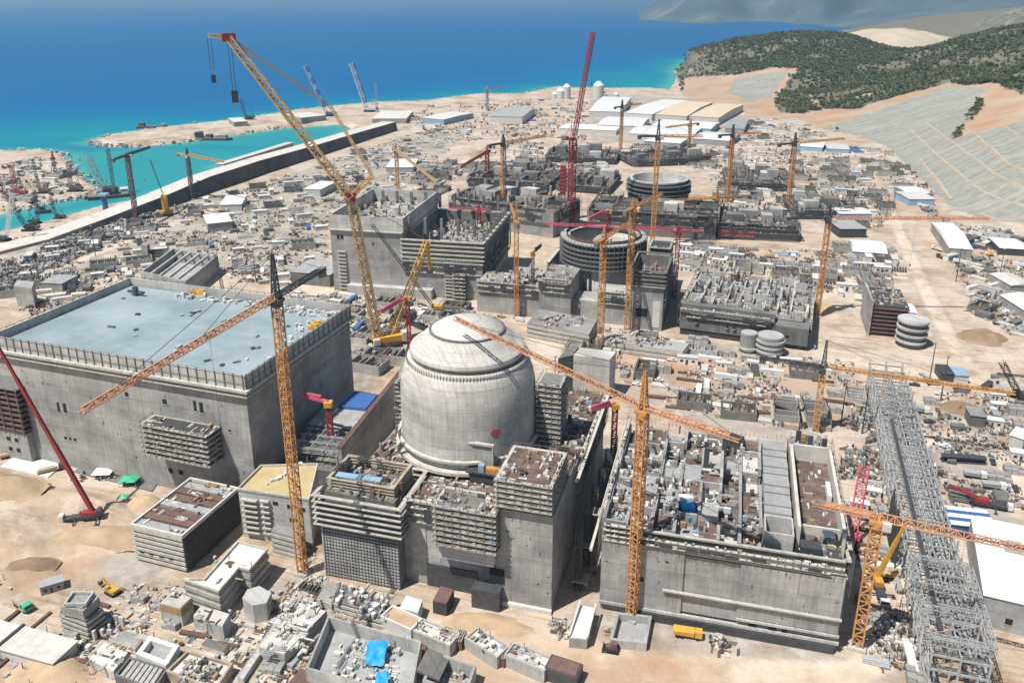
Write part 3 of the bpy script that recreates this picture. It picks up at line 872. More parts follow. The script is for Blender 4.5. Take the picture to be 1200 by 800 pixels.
me.polygons.foreach_set('use_smooth', [False] * len(me.polygons))
me.materials.append(M['leaf'])
o = bpy.data.objects.new('pine_forest', me); COL.objects.link(o)
tag(o, 'dense dark green pine forest covering the hill above the terraces', kind='stuff')

# ------------------------------------------------------------------ cranes
def tower_crane(label, base, zj, tip=None, az=None, jl=None, cl=16, col='orange', jcol=None, w=2.2, apex=11, group=None, tip_z=None, dark_head=False, name='tower_crane', hook=0.55, z0=0.0, sec=2.6, ctr='conc_d', th=0.30, flat=False):
    """Saddle-jib tower crane: mast, slewing ring, cab, tower head, jib with pendants, counter jib with counterweight, trolley and hook."""
    P = W(*base, z0) if not isinstance(base, Vector) else base
    if tip is not None:
        T = W(*tip, tip_z or zj)
        d = T - P
        az = math.atan2(d.y, d.x); jl = math.hypot(d.x, d.y)
    tz = (tip_z - z0) if tip_z else zj - z0
    jm = M[jcol or col]; mm = M[col]; hm = M['steel_d'] if dark_head else mm
    t = thing(name, label, 'crane', (P.x, P.y, z0), az, group)
    h = zj - z0
    b = MB(); b.lattice((0, 0, 0), (0, 0, h - 3), w, w, sec, th, th * .62); b.build('mast', mm, t)
    b = MB(); b.box(-w * .9, w * .9, -w * .9, w * .9, -0.3, 1.1); b.build('base_block', M['conc_l'], t)
    b = MB(); b.cyl(0, 0, h - 3, h - 1.6, w * .78, w * .78, 14); b.box(-w * .75, w * .75, -w * .75, w * .75, h - 1.6, h - 0.5); b.build('slewing_ring', hm, t)
    b = MB(); b.box(w * .45, w * .45 + 2.4, -w * .5 - 1.7, -w * .5 + .1, h - 2.3, h + .1); cab = b.build('cab', M['offwhite'], t)
    b = MB(); b.box(w * .45 + 2.42, w * .45 + 2.5, -w * .5 - 1.6, -w * .5, h - 1.4, h - .2); b.build('window', M['glass'], cab)
    if not flat:
        b = MB(); b.lattice((0, 0, h - .5), (0, 0, h + apex), w * .8, w * .8, sec, th, th * .6, taper=.25); b.build('tower_head', hm, t)
    jw = w * .72
    b = MB(); b.lattice((0.5, 0, h + .6), (jl, 0, tz + .6), jw, jw, sec * .75, th * .8, th * .5, tri=True, taper=.7); b.build('jib', jm, t)
    b = MB(); b.lattice((-.5, 0, h + .2), (-cl, 0, h + .2), jw * 1.1, .9, sec, th * .8, th * .5); b.box(-cl, -1, -jw * .5, jw * .5, h + .3, h + .42); b.build('counter_jib', hm if dark_head else jm, t)
    b = MB()
    for k in range(4): b.box(-cl + .2 + k * .75, -cl + .8 + k * .75, -jw * .55, jw * .55, h - 2.4, h + .9)
    b.build('counterweight', M[ctr], t)
    if not flat:
        b = MB()
        for f in (.45, .85): b.bar((0, 0, h + apex), (jl * f, 0, h + (tz - h) * f + 1.4), .12, .12)
        b.bar((0, 0, h + apex), (-cl + 1.5, 0, h + .6), .12, .12)
        b.build('pendant_bar', M['steel_d'], t)
    hx = jl * hook; h = h + (tz - h) * hook
    b = MB(); b.box(hx - .9, hx + .9, -.7, .7, h - .5, h - .1); tr = b.build('trolley', M['steel_d'], t)
    hz = h * .55
    b = MB(); b.bar((hx, 0, h - .5), (hx, 0, hz), .06); b.box(hx - .4, hx + .4, -.25, .25, hz - 1.1, hz); b.build('hook_block', M['steel_d'], tr)
    occupy([(P.x - 3, P.y - 3), (P.x + 3, P.y - 3), (P.x + 3, P.y + 3), (P.x - 3, P.y + 3)])
    return t
def luffing_crane(label, base, zj, tip3, col='red', jcol=None, w=2.4, cl=9, z0=0.0, group=None, name='luffing_crane', apex=9, sec=2.6, th=.32):
    """Tower crane with a raised lattice boom reaching the point tip3."""
    P = W(*base, z0) if not isinstance(base, Vector) else base
    d = tip3 - Vector((P.x, P.y, zj))
    az = math.atan2(d.y, d.x); L = math.hypot(d.x, d.y)
    t = thing(name, label, 'crane', (P.x, P.y, z0), az, group)
    mm = M[col]; jm = M[jcol or col]
    h = zj - z0; rise = tip3.z - z0
    b = MB(); b.lattice((0, 0, 0), (0, 0, h - 2), w, w, sec, th, th * .6); b.build('mast', mm, t)
    b = MB(); b.box(-w * .9, w * .9, -w * .9, w * .9, -.3, 1.0); b.build('base_block', M['conc_l'], t)
    b = MB(); b.box(-cl, 2.2, -w * .6, w * .6, h - 2, h - .8); b.cyl(0, 0, h - 2.8, h - 2, w * .8, n=12); b.build('slewing_platform', mm, t)
    b = MB(); b.box(-cl, -cl + 3.0, -w * .7, w * .7, h - .8, h + 1.6); b.build('counterweight', M['conc_d'], t)
    b = MB(); b.box(1.0, 3.2, -w * .6 - 1.5, -w * .6, h - 1.8, h + .4); b.build('cab', M['offwhite'], t)
    b = MB(); b.bar((-1, -w * .4, h - .8), (-2.5, 0, h + apex), .3); b.bar((-1, w * .4, h - .8), (-2.5, 0, h + apex), .3); b.bar((-cl + 1, 0, h), (-2.5, 0, h + apex), .3); b.build('tower_head', mm, t)
    b = MB(); b.lattice((1.6, 0, h), (L, 0, rise), w * .62, w * .62, sec * .8, th * .75, th * .5); b.build('boom', jm, t)
    b = MB(); b.bar((-2.5, 0, h + apex), (L * .97, 0, rise), .1); b.bar((L, 0, rise), (L, 0, rise - (rise - h) * .45 - 4), .07); b.box(L - .5, L + .5, -.3, .3, rise - (rise - h) * .45 - 5.2, rise - (rise - h) * .45 - 4); b.build('hoist_rope', M['steel_d'], t)
    occupy([(P.x - 3, P.y - 3), (P.x + 3, P.y - 3), (P.x + 3, P.y + 3), (P.x - 3, P.y + 3)])
    return t
def crawler_crane(label, base, tip3, col='steel_d', bcol=None, s=1.0, z0=0.0, group=None, bw=1.6, rope=.5, mast=True, name='crawler_crane', body_az=None):
    """Crawler crane: two tracks, house with cab and counterweight, raised lattice boom, gantry and hook."""
    P = W(*base, z0) if not isinstance(base, Vector) else base
    d = tip3 - P
    az = math.atan2(d.y, d.x); L = math.hypot(d.x, d.y)
    t = thing(name, label, 'crane', (P.x, P.y, z0), az, group)
    mm = M[col]; bm = M[bcol or col]
    for k in (-1, 1):
        b = MB(); b.box(-3.6 * s, 3.6 * s, k * 2.1 * s - .55 * s, k * 2.1 * s + .55 * s, 0, 1.1 * s); b.cyl(0, 0, 0, 0.01, .01); b.build('track', M['rubber'], t)
    b = MB(); b.box(-4.6 * s, 2.2 * s, -1.5 * s, 1.5 * s, 1.3 * s, 3.1 * s); b.cyl(0, 0, .9 * s, 1.35 * s, 1.3 * s, n=14); b.build('house', mm, t)
    b = MB(); b.box(-5.6 * s, -4.62 * s, -1.7 * s, 1.7 * s, 1.2 * s, 3.0 * s); b.build('counterweight', M['conc_d'], t)
    b = MB(); b.box(1.0 * s, 2.9 * s, -2.5 * s, -1.52 * s, 1.4 * s, 3.3 * s); cab = b.build('cab', mm, t)
    b = MB(); b.box(2.92 * s, 2.96 * s, -2.4 * s, -1.6 * s, 2.1 * s, 3.1 * s); b.build('window', M['glass'], cab)
    b = MB(); b.lattice((2.0 * s, 0, 2.0 * s), (L, 0, tip3.z - z0), bw, bw, bw * 1.25, .2 * max(1, bw / 1.8), .12 * max(1, bw / 1.8)); b.build('boom', bm, t)
    b = MB(); g = Vector((-3.6 * s, 0, 3.1 * s + 5 * s)); b.bar((-.5 * s, 0, 3.1 * s), g, .25 * s); b.bar((-4.4 * s, 0, 3.1 * s), g, .25 * s); b.bar(g, (L * .96, 0, (tip3.z - z0) * .97), .1); b.build('gantry', bm, t)
    zt = tip3.z - z0
    b = MB(); b.bar((L, 0, zt), (L, 0, zt * (1 - rope)), .08); b.box(L - .6, L + .6, -.35, .35, zt * (1 - rope) - 1.6, zt * (1 - rope)); b.build('hook_block', M['steel_d'], t)
    c, n = math.cos(az), math.sin(az)
    occ(l2w((P.x, P.y, 0), az, -6 * s, -3 * s), az, 10 * s, 6 * s, 1)
    return t
def mobile_crane(label, base, az, tip3, col='red', z0=0.0, group=None, rig=True):
    """Wheeled telescopic crane on outriggers."""
    P = W(*base, z0) if not isinstance(base, Vector) else base
    t = thing('mobile_crane', label, 'crane', (P.x, P.y, z0), az, group)
    L = w2l((P.x, P.y, z0), az, tip3)
    b = MB(); b.box(-6.5, 6.5, -1.4, 1.4, .9, 1.7); b.box(-4, 3, -1.3, 1.3, 1.7, 2.1); b.build('carrier', M['steel_d'], t)
    b = MB(); b.box(-8.2, -6.5, -1.35, 1.35, .8, 3.0); cab = b.build('driver_cab', M['white'], t)
    b = MB(); b.box(-8.26, -8.2, -1.2, 1.2, 1.9, 2.8); b.build('windscreen', M['glass'], cab)
    for x in (-5.4, -3.6, 1.4, 3.2, 5.0):
        for y in (-1.45, 1.05):
            b = MB(); b.tube((x, y, .75), (x, y + .4, .75), .75, 12); b.build('wheel', M['rubber'], t)
    for x in (-2.0, 6.2):
        for y in (-1, 1):
            b = MB(); b.box(x - .2, x + .2, min(y * 1.4, y * 4.2), max(y * 1.4, y * 4.2), .9, 1.3); b.box(x - .2, x + .2, y * 4.2 - .2, y * 4.2 + .2, .15, 1.3); b.box(x - .7, x + .7, y * 4.2 - .7, y * 4.2 + .7, 0, .15); b.build('outrigger', M['steel_d'], t)
    b = MB(); b.rbox(3, 0, 2.1, 5.5, 2.6, 1.7); b.build('superstructure', M[col], t)
    b = MB(); b.box(5.8, 7.2, -1.7, 1.7, 2.1, 4.4); b.build('counterweight', M['steel_d'], t)
    p0 = Vector((4.2, 0, 3.4)); d = L - p0
    b = MB()
    for k, (a0, a1, wd) in enumerate(((0, .36, 1.35), (.33, .7, 1.1), (.66, 1, .85))): b.bar(p0 + d * a0, p0 + d * a1, wd, wd * 1.1)
    b.build('boom', M[col], t)
    b = MB(); b.bar(L, L - Vector((0, 0, 12)), .08); b.box(L.x - .4, L.x + .4, L.y - .3, L.y + .3, L.z - 13.2, L.z - 12); b.build('hook_block', M['steel_d'], t)
    occ(l2w((P.x, P.y, 0), az, -9, -5), az, 18, 10, 1)
    return t
# ------------------------------------------------------------------ building helpers
MIX = ['conc_l', 'board_l', 'board', 'steel', 'rebar', 'offwhite', 'conc_d', 'slab', 'brown', 'timber', 'blue_l', 'pale', 'steel_d', 'white']
MIXM = [M[k] for k in MIX]
WT = [5, 5, 4, 4, 6, 4, 5, 4, 4, 3, .25, 5, 5, 2]
def litter(b, x0, x1, y0, y1, z, n, seed, smax=3.0, hmax=1.6, zf=None, wt=None, a0=0.0):
    """Loose building materials: planks, bundles, panels and boxes lying about a rectangle."""
    q = random.Random(seed)
    for _ in range(n):
        x, y = q.uniform(x0, x1), q.uniform(y0, y1)
        k = q.random()
        mi = q.choices(range(len(MIX)), wt or WT)[0]
        a = a0 + q.choice((0, math.pi / 2)) + q.gauss(0, .05)
        zz = z if zf is None else zf(x, y)
        if k < .38: b.rbox(x, y, zz, q.uniform(.8, smax), q.uniform(.5, smax * .5), q.uniform(.2, hmax), a, mi)
        elif k < .62: b.rbox(x, y, zz, q.uniform(2, smax * 2), q.uniform(.25, .7), q.uniform(.15, .5), a, mi)
        elif k < .8:
            for j in range(3): b.rbox(x + j * .3, y + j * .7 * math.cos(a), zz, q.uniform(2, smax * 1.6), .35, q.uniform(.2, .6), a, mi)
        elif k < .93: b.rbox(x, y, zz, q.uniform(.5, 1.2), q.uniform(.5, 1.2), q.uniform(.8, hmax * 1.6), a, mi)
        else: b.rbox(x, y, zz, .22, .22, q.uniform(1.5, 4), a, mi)
def roof_stuff(t, x0, x1, y0, y1, z, n, seed, name='stored_material', **k):
    if abs(t.rotation_euler.z) < 1e-6: k.setdefault('a0', GA)
    b = MB(); litter(b, x0, x1, y0, y1, z, n, seed, **k)
    o = b.build(name, MIXM, t); tag(o, kind='stuff'); return o
def starters(t, lines, z, h=1.6, step=1.1, seed=1, th=.12):
    """Starter bars sticking out of the top of walls."""
    b = MB(); q = random.Random(seed)
    for (x0, y0, x1, y1) in lines:
        L = math.hypot(x1 - x0, y1 - y0); n = max(2, int(L / step))
        for i in range(n + 1):
            x, y = x0 + (x1 - x0) * i / n, y0 + (y1 - y0) * i / n
            b.box(x - th / 2, x + th / 2, y - th / 2, y + th / 2, z, z + h * q.uniform(.6, 1.2))
    o = b.build('starter_bars', M['rebar'], t); tag(o, kind='stuff'); return o
def fringe(t, lines, z0, z1, n=4, seed=0, out=1.3, mat='board_l', load=True, net=.5):
    """Climbing platforms, posts and netting hung along wall tops (plan lines, outside to the right of each line)."""
    q = random.Random(seed); b = MB(); c = MB(); e = MB(); ld = MB()
    for (x0, y0, x1, y1) in lines:
        d = Vector((x1 - x0, y1 - y0, 0)); L = d.length; d.normalize(); nn = Vector((d.y, -d.x, 0)); a = math.atan2(d.y, d.x)
        mx, my = (x0 + x1) / 2 + nn.x * out / 2, (y0 + y1) / 2 + nn.y * out / 2
        for k in range(n):
            z = z0 + (z1 - z0) * k / max(1, n - 1)
            f0 = q.uniform(0, .12) * L; f1 = L - q.uniform(0, .12) * L
            cx = x0 + d.x * (f0 + f1) / 2 + nn.x * (out / 2 + .02); cy = y0 + d.y * (f0 + f1) / 2 + nn.y * (out / 2 + .02)
            b.rbox(cx, cy, z, f1 - f0, out, .28, a)
            if load:
                for _ in range(int(L / 3)):
                    f = q.uniform(f0, f1); ld.rbox(x0 + d.x * f + nn.x * out * .5, y0 + d.y * f + nn.y * out * .5, z + .28, q.uniform(.3, 2), q.uniform(.3, .7), q.uniform(.2, 1.1), a, q.choices(range(len(MIX)), WT)[0])
        m_ = int(L / 2.2)
        for k in range(m_ + 1):
            f = L * k / max(1, m_); px_, py_ = x0 + d.x * f + nn.x * (out + .1), y0 + d.y * f + nn.y * (out + .1)
            c.box(px_ - .08, px_ + .08, py_ - .08, py_ + .08, z0 - .6, z1 + 1.5)
        for k in range(int(L / 4)):
            if q.random() < net:
                f = (k + .5) * 4; e.rbox(x0 + d.x * f + nn.x * (out + .2), y0 + d.y * f + nn.y * (out + .2), z0 + q.uniform(0, (z1 - z0) * .4), 3.8, .05, (z1 - z0) * q.uniform(.4, .7), a)
    tag(b.build('climbing_platform', M[mat], t), kind='stuff'); tag(c.build('scaffold_post', M['scaf'], t), kind='stuff')
    if e.v: tag(e.build('debris_netting', M['netting'], t), kind='stuff')
    if load: tag(ld.build('platform_load', MIXM, t), kind='stuff')
def fixtures(t, x0, x1, z0, z1, n, seed, y=0.0):
    """Embed plates, tie sleeves and small brackets on a front face."""
    q = random.Random(seed); b = MB()
    for _ in range(n):
        x, z = x0 + (x1 - x0) * q.random(), z0 + (z1 - z0) * q.random()
        w, h_ = q.choice(((.5, .5), (.7, .4), (.3, .3), (1.2, .25), (.25, 1.4)))
        b.box(x, x + w, y - q.uniform(.04, .15), y - .004, z, z + h_, q.randrange(3))
    tag(b.build('embed_plate', [M['steel_d'], M['rebar'], M['conc_d']], t), kind='stuff')
def fpx(loc, rz, px, py, yo=0.0):
    a = Vector((math.cos(rz), math.sin(rz), 0)); bb = np.array([-math.sin(rz), math.cos(rz), 0])
    d = ray(px, py); C = np.array([0, 0, H]); P0 = np.array([loc[0], loc[1], 0]) + bb * yo
    t = ((P0 - C) @ bb) / (d @ bb)
    P = C + d * t
    return (P[0] - loc[0]) * a.x + (P[1] - loc[1]) * a.y, P[2]
def lpx(loc, rz, px, py, Z):
    p = w2l(loc, rz, W(px, py, Z)); return p.x, p.y
def openings(t, rects, mat='void', y=0.0, name='window'):
    for (x0, x1, z0, z1) in rects:
        b = MB(); b.box(x0, x1, y - .06, y + .3, z0, z1); w = b.build(name, M[mat], t)
        b = MB(); b.box(x0 - .2, x1 + .2, y - .22, y - .065, z0 - .25, z0 - .03); b.build('sill', M['conc_l'], w)
def slat_rings(b, x0, x1, y0, y1, z0, z1, n, out=1.0, th=.35, mi=0, gap=None):
    for k in range(n):
        z = z0 + (z1 - z0) * k / max(1, n - 1)
        b.box(x0 - out, x1 + out, y0 - out, y0, z, z + th, mi); b.box(x0 - out, x1 + out, y1, y1 + out, z, z + th, mi)
        b.box(x0 - out, x0, y0, y1, z, z + th, mi); b.box(x1, x1 + out, y0, y1, z, z + th, mi)
def scaffold(label, loc, rz, x0, x1, y0, y1, z0, z1, n, cat='scaffold', core='netting', slat='board_l', out=1.2, group=None, name='scaffold', rail=True, th=.45, extra=0, top=None):
    """Climbing formwork or scaffold box: dark core, stacked working platforms with edge boards, standards and handrails."""
    t = thing(name, label, cat, l2w(loc, rz, x0, y0, 0), rz, group)
    w, d = x1 - x0, y1 - y0
    b = MB(); b.box(0, w, 0, d, z0, z1); b.build('core', M[core], t)
    if top: b = MB(); b.box(.3, w - .3, .3, d - .3, z1, z1 + .25); b.build('deck', M[top], t)
    b = MB(); slat_rings(b, 0, w, 0, d, z0, z1 - .2, n, out, th); b.build('platform', M[slat], t)
    b = MB()
    nx, ny = max(1, int(w / 2.5)), max(1, int(d / 2.5))
    for i in range(nx + 1):
        for y in (-out - .06, d + out + .06): b.box(w * i / nx - .07, w * i / nx + .07, y - .07, y + .07, z0 - 1, z1 + 1.2)
    for i in range(ny + 1):
        for x in (-out - .06, w + out + .06): b.box(x - .07, x + .07, d * i / ny - .07, d * i / ny + .07, z0 - 1, z1 + 1.2)
    b.build('standard', M['scaf'], t)
    if rail:
        b = MB()
        for k in range(n):
            z = z0 + (z1 - z0) * k / max(1, n - 1) + 1.15
            for y in (-out - .2, d + out + .2): b.box(-out, w + out, y - .05, y + .05, z, z + .13)
            for x in (-out - .2, w + out + .2): b.box(x - .05, x + .05, -out, d + out, z, z + .13)
        b.build('handrail', M['scaf'], t)
    b = MB(); q = random.Random(int(abs(x0) * 13 + z1))
    for k in range(n):
        z = z0 + (z1 - .2 - z0) * k / max(1, n - 1) + th
        for _ in range(int(w / 1.6)):
            b.rbox(q.uniform(0, w), -out * .5, z, q.uniform(.4, 2.2), q.uniform(.3, .7), q.uniform(.2, .9), 0, q.choices(range(len(MIX)), WT)[0])
        for _ in range(int(d / 2)):
            b.rbox(w + out * .5, q.uniform(0, d), z, q.uniform(.3, .7), q.uniform(.4, 2), q.uniform(.2, .9), 0, q.choices(range(len(MIX)), WT)[0])
    tag(b.build('platform_load', MIXM, t), kind='stuff')
    if extra: roof_stuff(t, 0, w, 0, d, z1, extra, int(x0 * 7 + z1), smax=2.2)
    return t

# ------------------------------------------------------------------ first turbine hall: big box with the blue-grey roof
HZ = R(-18.6)
H1 = W(303, 594, 0)
HW, HD = 124.0, 79.0
h1 = l2w(H1, HZ, -HW, 0)
occ(h1, HZ, HW, HD, 3)
m, nt, b = nodes('blue_grey_membrane')
g = N(nt, 'ShaderNodeTexCoord').outputs['Object']
c = ramp(nt, noise(nt, g, 0.028, 6, 0.68), [(0.36, (0.205, 0.265, 0.285)), (0.5, (0.275, 0.34, 0.36)), (0.66, (0.325, 0.395, 0.41))])
br = N(nt, 'ShaderNodeTexBrick'); nt.links.new(g, br.inputs['Vector'])
for k, v in (('Scale', 1.0), ('Brick Width', 41.3), ('Row Height', 42.0), ('Mortar Size', 0.22)): br.inputs[k].default_value = v
br.offset = 0.0
br.inputs['Color1'].default_value = (1, 1, 1, 1); br.inputs['Color2'].default_value = (.97, .97, .97, 1); br.inputs['Mortar'].default_value = (1.25, 1.2, 1.15, 1)
nt.links.new(mixc(nt, 1.0, c, br.outputs[0], 'MULTIPLY'), b.inputs['Base Color']); b.inputs['Roughness'].default_value = 0.55
M['roof_blue'] = m
t = thing('turbine_hall', 'huge grey concrete hall with a flat blue-grey roof', 'hall', h1, HZ)
HALL1 = t
b = MB(); b.box(0, HW, 0, HD, -1, 51.0); b.build('wall', M['conc'], t)
b = MB(); b.box(1.5, HW - 1.5, 1.5, HD - 1.5, 51.0, 53.6); roof = b.build('roof', M['roof_blue'], t)
b = MB(); b.wall([(-.5, -.5), (HW + .5, -.5), (HW + .5, HD + .5), (-.5, HD + .5)], .5, 51.6, 57.2); par = b.build('parapet', M['conc_l'], t)
b = MB(); b.wall([(-1.2, -1.2), (HW + 1.2, -1.2), (HW + 1.2, HD + 1.2), (-1.2, HD + 1.2)], 1.9, 50.6, 51.6); b.wall([(-1.4, -1.4), (HW + 1.4, -1.4), (HW + 1.4, HD + 1.4), (-1.4, HD + 1.4)], .7, 48.6, 49.0); b.build('walkway_ledge', M['board_l'], t)
b = MB()
for i in range(31):
    for y in (-.95, HD + .95): b.box(HW * i / 30 - .14, HW * i / 30 + .14, y - .14, y + .14, 51.6, 58.0)
for i in range(21):
    for x in (-.95, HW + .95): b.box(x - .14, x + .14, HD * i / 20 - .14, HD * i / 20 + .14, 51.6, 58.0)
for z in (54.0, 57.7):
    for y in (-1.1, HD + 1.1): b.box(-1, HW + 1, y - .06, y + .06, z, z + .18)
    for x in (-1.1, HW + 1.1): b.box(x - .06, x + .06, -1, HD + 1, z, z + .18)
b.build('guard_rail', M['scaf'], t)
rects = []
for (a0, b0, a1, b1) in ((66, 471, 71, 483), (73, 472, 79, 484), (146, 459, 151, 465), (190, 467, 196, 474), (226, 469, 231, 482), (233, 471, 239, 484), (75, 511, 79, 515), (80.5, 512, 84, 516), (86, 513, 90, 517), (197, 548, 203, 554), (209, 550, 215, 556), (23, 463, 28, 472), (268, 503, 271, 506)):
    x0, z1 = fpx(h1, HZ, a0, b0); x1, z0 = fpx(h1, HZ, a1, b1)
    rects.append((min(x0, x1), max(x0, x1), min(z0, z1), max(z0, z1)))
openings(t, rects)
b = MB()
q = random.Random(3)
for k in range(22): b.rbox(q.uniform(10, 110), q.uniform(10, 76), 53.6, q.uniform(1, 3.5), q.uniform(.8, 1.8), q.uniform(.4, 1.0), q.uniform(0, 3), q.choice([12, 6, 7]))
for k in range(10): b.rbox(HW - q.uniform(3, 14), q.uniform(3, 50), 53.6, q.uniform(.8, 1.8), q.uniform(.8, 1.4), q.uniform(.3, .9), q.uniform(0, 3), q.choice([13, 5]))
for k in range(70): b.rbox(q.uniform(30, 122), HD - q.uniform(2, 9), 53.6, q.uniform(.6, 3), q.uniform(.5, 1.8), q.uniform(.4, 1.8), q.uniform(0, 3), q.choice([0, 1, 3, 5, 7, 11, 13]))
for k in range(26): b.rbox(HW - q.uniform(3, 24), HD - q.uniform(3, 28), 53.6, q.uniform(.6, 3), q.uniform(.5, 1.8), q.uniform(.4, 1.8), q.uniform(0, 3), q.choice([0, 1, 3, 5, 7, 11, 13]))
tag(b.build('roof_material', MIXM, t), kind='stuff')
for n_, (x, y) in (('yellow_pack', (38, 80)), ('yellow_pack', (43, 78.5)), ('yellow_pack', (118.5, 60)), ('yellow_pack', (119.5, 56))):
    b = MB(); b.rbox(x, y, 53.6, 4.2, 2.4, 1.7, .2); b.rbox(x + .4, y, 55.3, 2.4, 1.6, .8, .3); b.build(n_, M['yellow'], t)
b = MB(); b.box(13, 15, 66, 68, 53.6, 58); b.box(9.5, 19, 66.4, 67.6, 55, 56); b.build('roof_plant', M['steel_d'], t)

def fx(loc, rz, pts, yo=0.0): return [fpx(loc, rz, a, b, yo) for a, b in pts]
fixtures(HALL1, 2, HW - 2, 2, 46, 34, 77)
# scaffold box on the hall front
(xa, za), (xb, zb) = fx(h1, HZ, ((170, 492), (243, 506)), -6)
_, zlow = fpx(h1, HZ, 240, 545, -6)
scaffold('square scaffold box with stacked platforms hanging on the front of the blue-roofed hall', h1, HZ, xa, xb, -7.5, -.4, zlow + 1, za - 1, 7, extra=12)
# annex at the far left of the hall
LX = fpx(h1, HZ, -60, 505, -3)[0]; LX1 = fpx(h1, HZ, 30, 505, -3)[0]
t = thing('service_annex', 'grey annex wrapped in brown formwork bands beside the blue-roofed hall', 'annex', l2w(h1, HZ, LX, -3), HZ)
w = LX1 - LX
b = MB(); b.box(0, w, 0, 30, -1, 14); b.build('base', M['conc'], t)
b = MB(); b.box(.6, w - .6, .6, 29, 14, 34); b.build('core', M['netting'], t)
b = MB()
for k in range(8): b.box(-.6, w + .6, -.9, 30, 15 + k * 2.5, 15.9 + k * 2.5)
b.build('formwork_band', M['brown'], t)
b = MB()
for k in range(10): b.box(w * k / 9 - .15, w * k / 9 + .15, -1.2, -.92, 13, 36)
b.box(-1, w + 1, -1.5, 30, 35, 35.6); b.build('platform', M['scaf'], t)
openings(t, [(w - 12 + i * 4.5, w - 9.8 + i * 4.5, z, z + 2) for i in range(2) for z in (4, 9)])
occ(l2w(h1, HZ, LX, -3), HZ, w, 30, 1)

# ------------------------------------------------------------------ first reactor building
RR = W(646, 718, 0); RZ = R(-16)
def rbl(name, label, cat, x0, y0): return thing(name, label, cat, l2w(RR, RZ, x0, y0), RZ)
t = thing('reactor_building', 'grey concrete reactor block below the large concrete dome', 'building', RR, RZ)
RW = 52.0
occ(l2w(RR, RZ, -82, -2), RZ, 84, 105, 2)
b = MB(); b.box(-19, 0, 0, 34, -1, 36.5); b.box(-RW, -19, 2.2, 60, -1, 31.0); b.box(-12, -.3, 34, 96, -1, 34.0); b.box(-RW - 26, -12, 60, 96, -1, 31); b.box(-RW - 26, -RW, 20, 60, -1, 27); b.build('wall', M['conc'], t)
b = MB(); b.box(-50, -13, 3.5, 59, 31, 31.5); b.box(-18.6, -.4, .4, 33.6, 36.5, 36.9); b.box(-12, -.6, 34, 95, 34, 34.4); b.box(-RW - 25, -13, 60.4, 95, 31, 31.5); b.box(-RW - 25, -RW, 20.5, 60, 27, 27.4); b.build('roof', M['rebar_mat'], t)
b = MB(); b.box(-38, -18.9, -2.2, 2.1, 15.5, 35.5); b.build('stair_shaft', M['conc_l'], t)
b = MB(); b.box(-21, -16, -.3, .5, 8.0, 13.5); b.build('door', M['void'], t)
b = MB(); b.box(-RW + 3, -RW + 8, 2.0, 2.15, 5, 26); b.build('plaster_patch', M['board_l'], t)
b = MB(); b.box(-44, -26, 1.6, 2.15, 0, 9); b.box(-26, -16.5, -4.5, -.3, -.5, 7.4); b.build('ground_floor_bay', M['steel_d'], t)
b = MB(); b.box(-19, .2, -1.2, 0, 0, 1.5); b.build('plinth', M['pale'], t)
fixtures(t, -18, -1, 2, 35, 14, 5)
fringe(t, [(0, 34, 0, 96)], 22, 35, 5, 11); fringe(t, [(-RW, 2.2, -38.2, 2.2)], 25, 33, 4, 12); fringe(t, [(-12, 96, -RW - 26, 96)], 28, 33, 2, 13, load=False); fringe(t, [(-RW - 26, 96, -RW - 26, 60)], 20, 31, 4, 14)
starters(t, [(-50, 3, -20, 3), (-12, 95, -1, 95), (-1, 36, -1, 95), (-70, 95, -14, 95)], 34, 1.8, 1.3, 4)
roof_stuff(t, -11, -1, 36, 94, 34.4, 90, 21, smax=2.6); roof_stuff(t, -RW - 24, -14, 72, 95, 31.5, 110, 22, smax=2.6); roof_stuff(t, -RW - 25, -RW - 1, 22, 58, 27.4, 110, 23, smax=2.4)
roof_stuff(t, -18, -1, 21, 33, 36.9, 60, 24, smax=2.2); starters(t, [(-18, 20.5, -1, 20.5), (-18, 33, -1, 33), (-.6, 20, -.6, 33), (-18.5, 20, -18.5, 33)], 36.9, 1.8, 1.0, 27); roof_stuff(t, -50, -20, 4, 20, 31.5, 90, 25, smax=2.0)
# containment dome
DC = Vector((-16.2, 279.0, 0))
t = thing('containment_dome', 'large pale concrete containment dome with ribbed ring ledges', 'dome', (DC.x, DC.y, 0), RZ)
def dome_r(z): return 25 * math.sqrt(max(0, 1 - ((z - 54) / 28.0) ** 2)) if z > 54 else 25.0
prof = [(25, 30.0), (25, 54)] + [(dome_r(z), z) for z in (56, 58, 60, 62, 64, 65.5, 67)]
b = MB(); b.lathe(0, 0, prof, 96, 0, True); o = b.build('shell', M['conc_dome'], t); smooth(o)
b = MB(); b.lathe(0, 0, [(20.6, 66.4), (22.0, 66.4), (22.2, 66.8), (22.1, 68.0), (21.7, 68.4), (20.2, 68.4)], 96); o = b.build('lower_ring', M['conc_dome'], t)
b = MB(); b.lathe(0, 0, [(20.6, 68.4), (20.5, 69.8)], 96, 0); o = b.build('ring_recess', M['conc_d'], t)
b = MB(); b.lathe(0, 0, [(20.5, 69.8), (20.9, 69.8), (21.1, 70.3), (20.8, 71.6), (20.0, 72.3)], 96); o = b.build('upper_ring', M['conc_dome'], t)
cap = [(20.0, 72.3)] + [(dome_r(z), z) for z in (73.5, 75, 76.5, 78, 79.3, 80.3, 81.1, 81.7)] + [(.4, 82)]
cap = [(r if i else 20.0, z) for i, (r, z) in enumerate(cap)]
b = MB(); b.lathe(0, 0, cap, 96); o = b.build('dome_cap', M['conc_dome'], t); smooth(o)
b = MB()
zr = 54 + 28 * math.sqrt(1 - (13.2 / 25) ** 2)
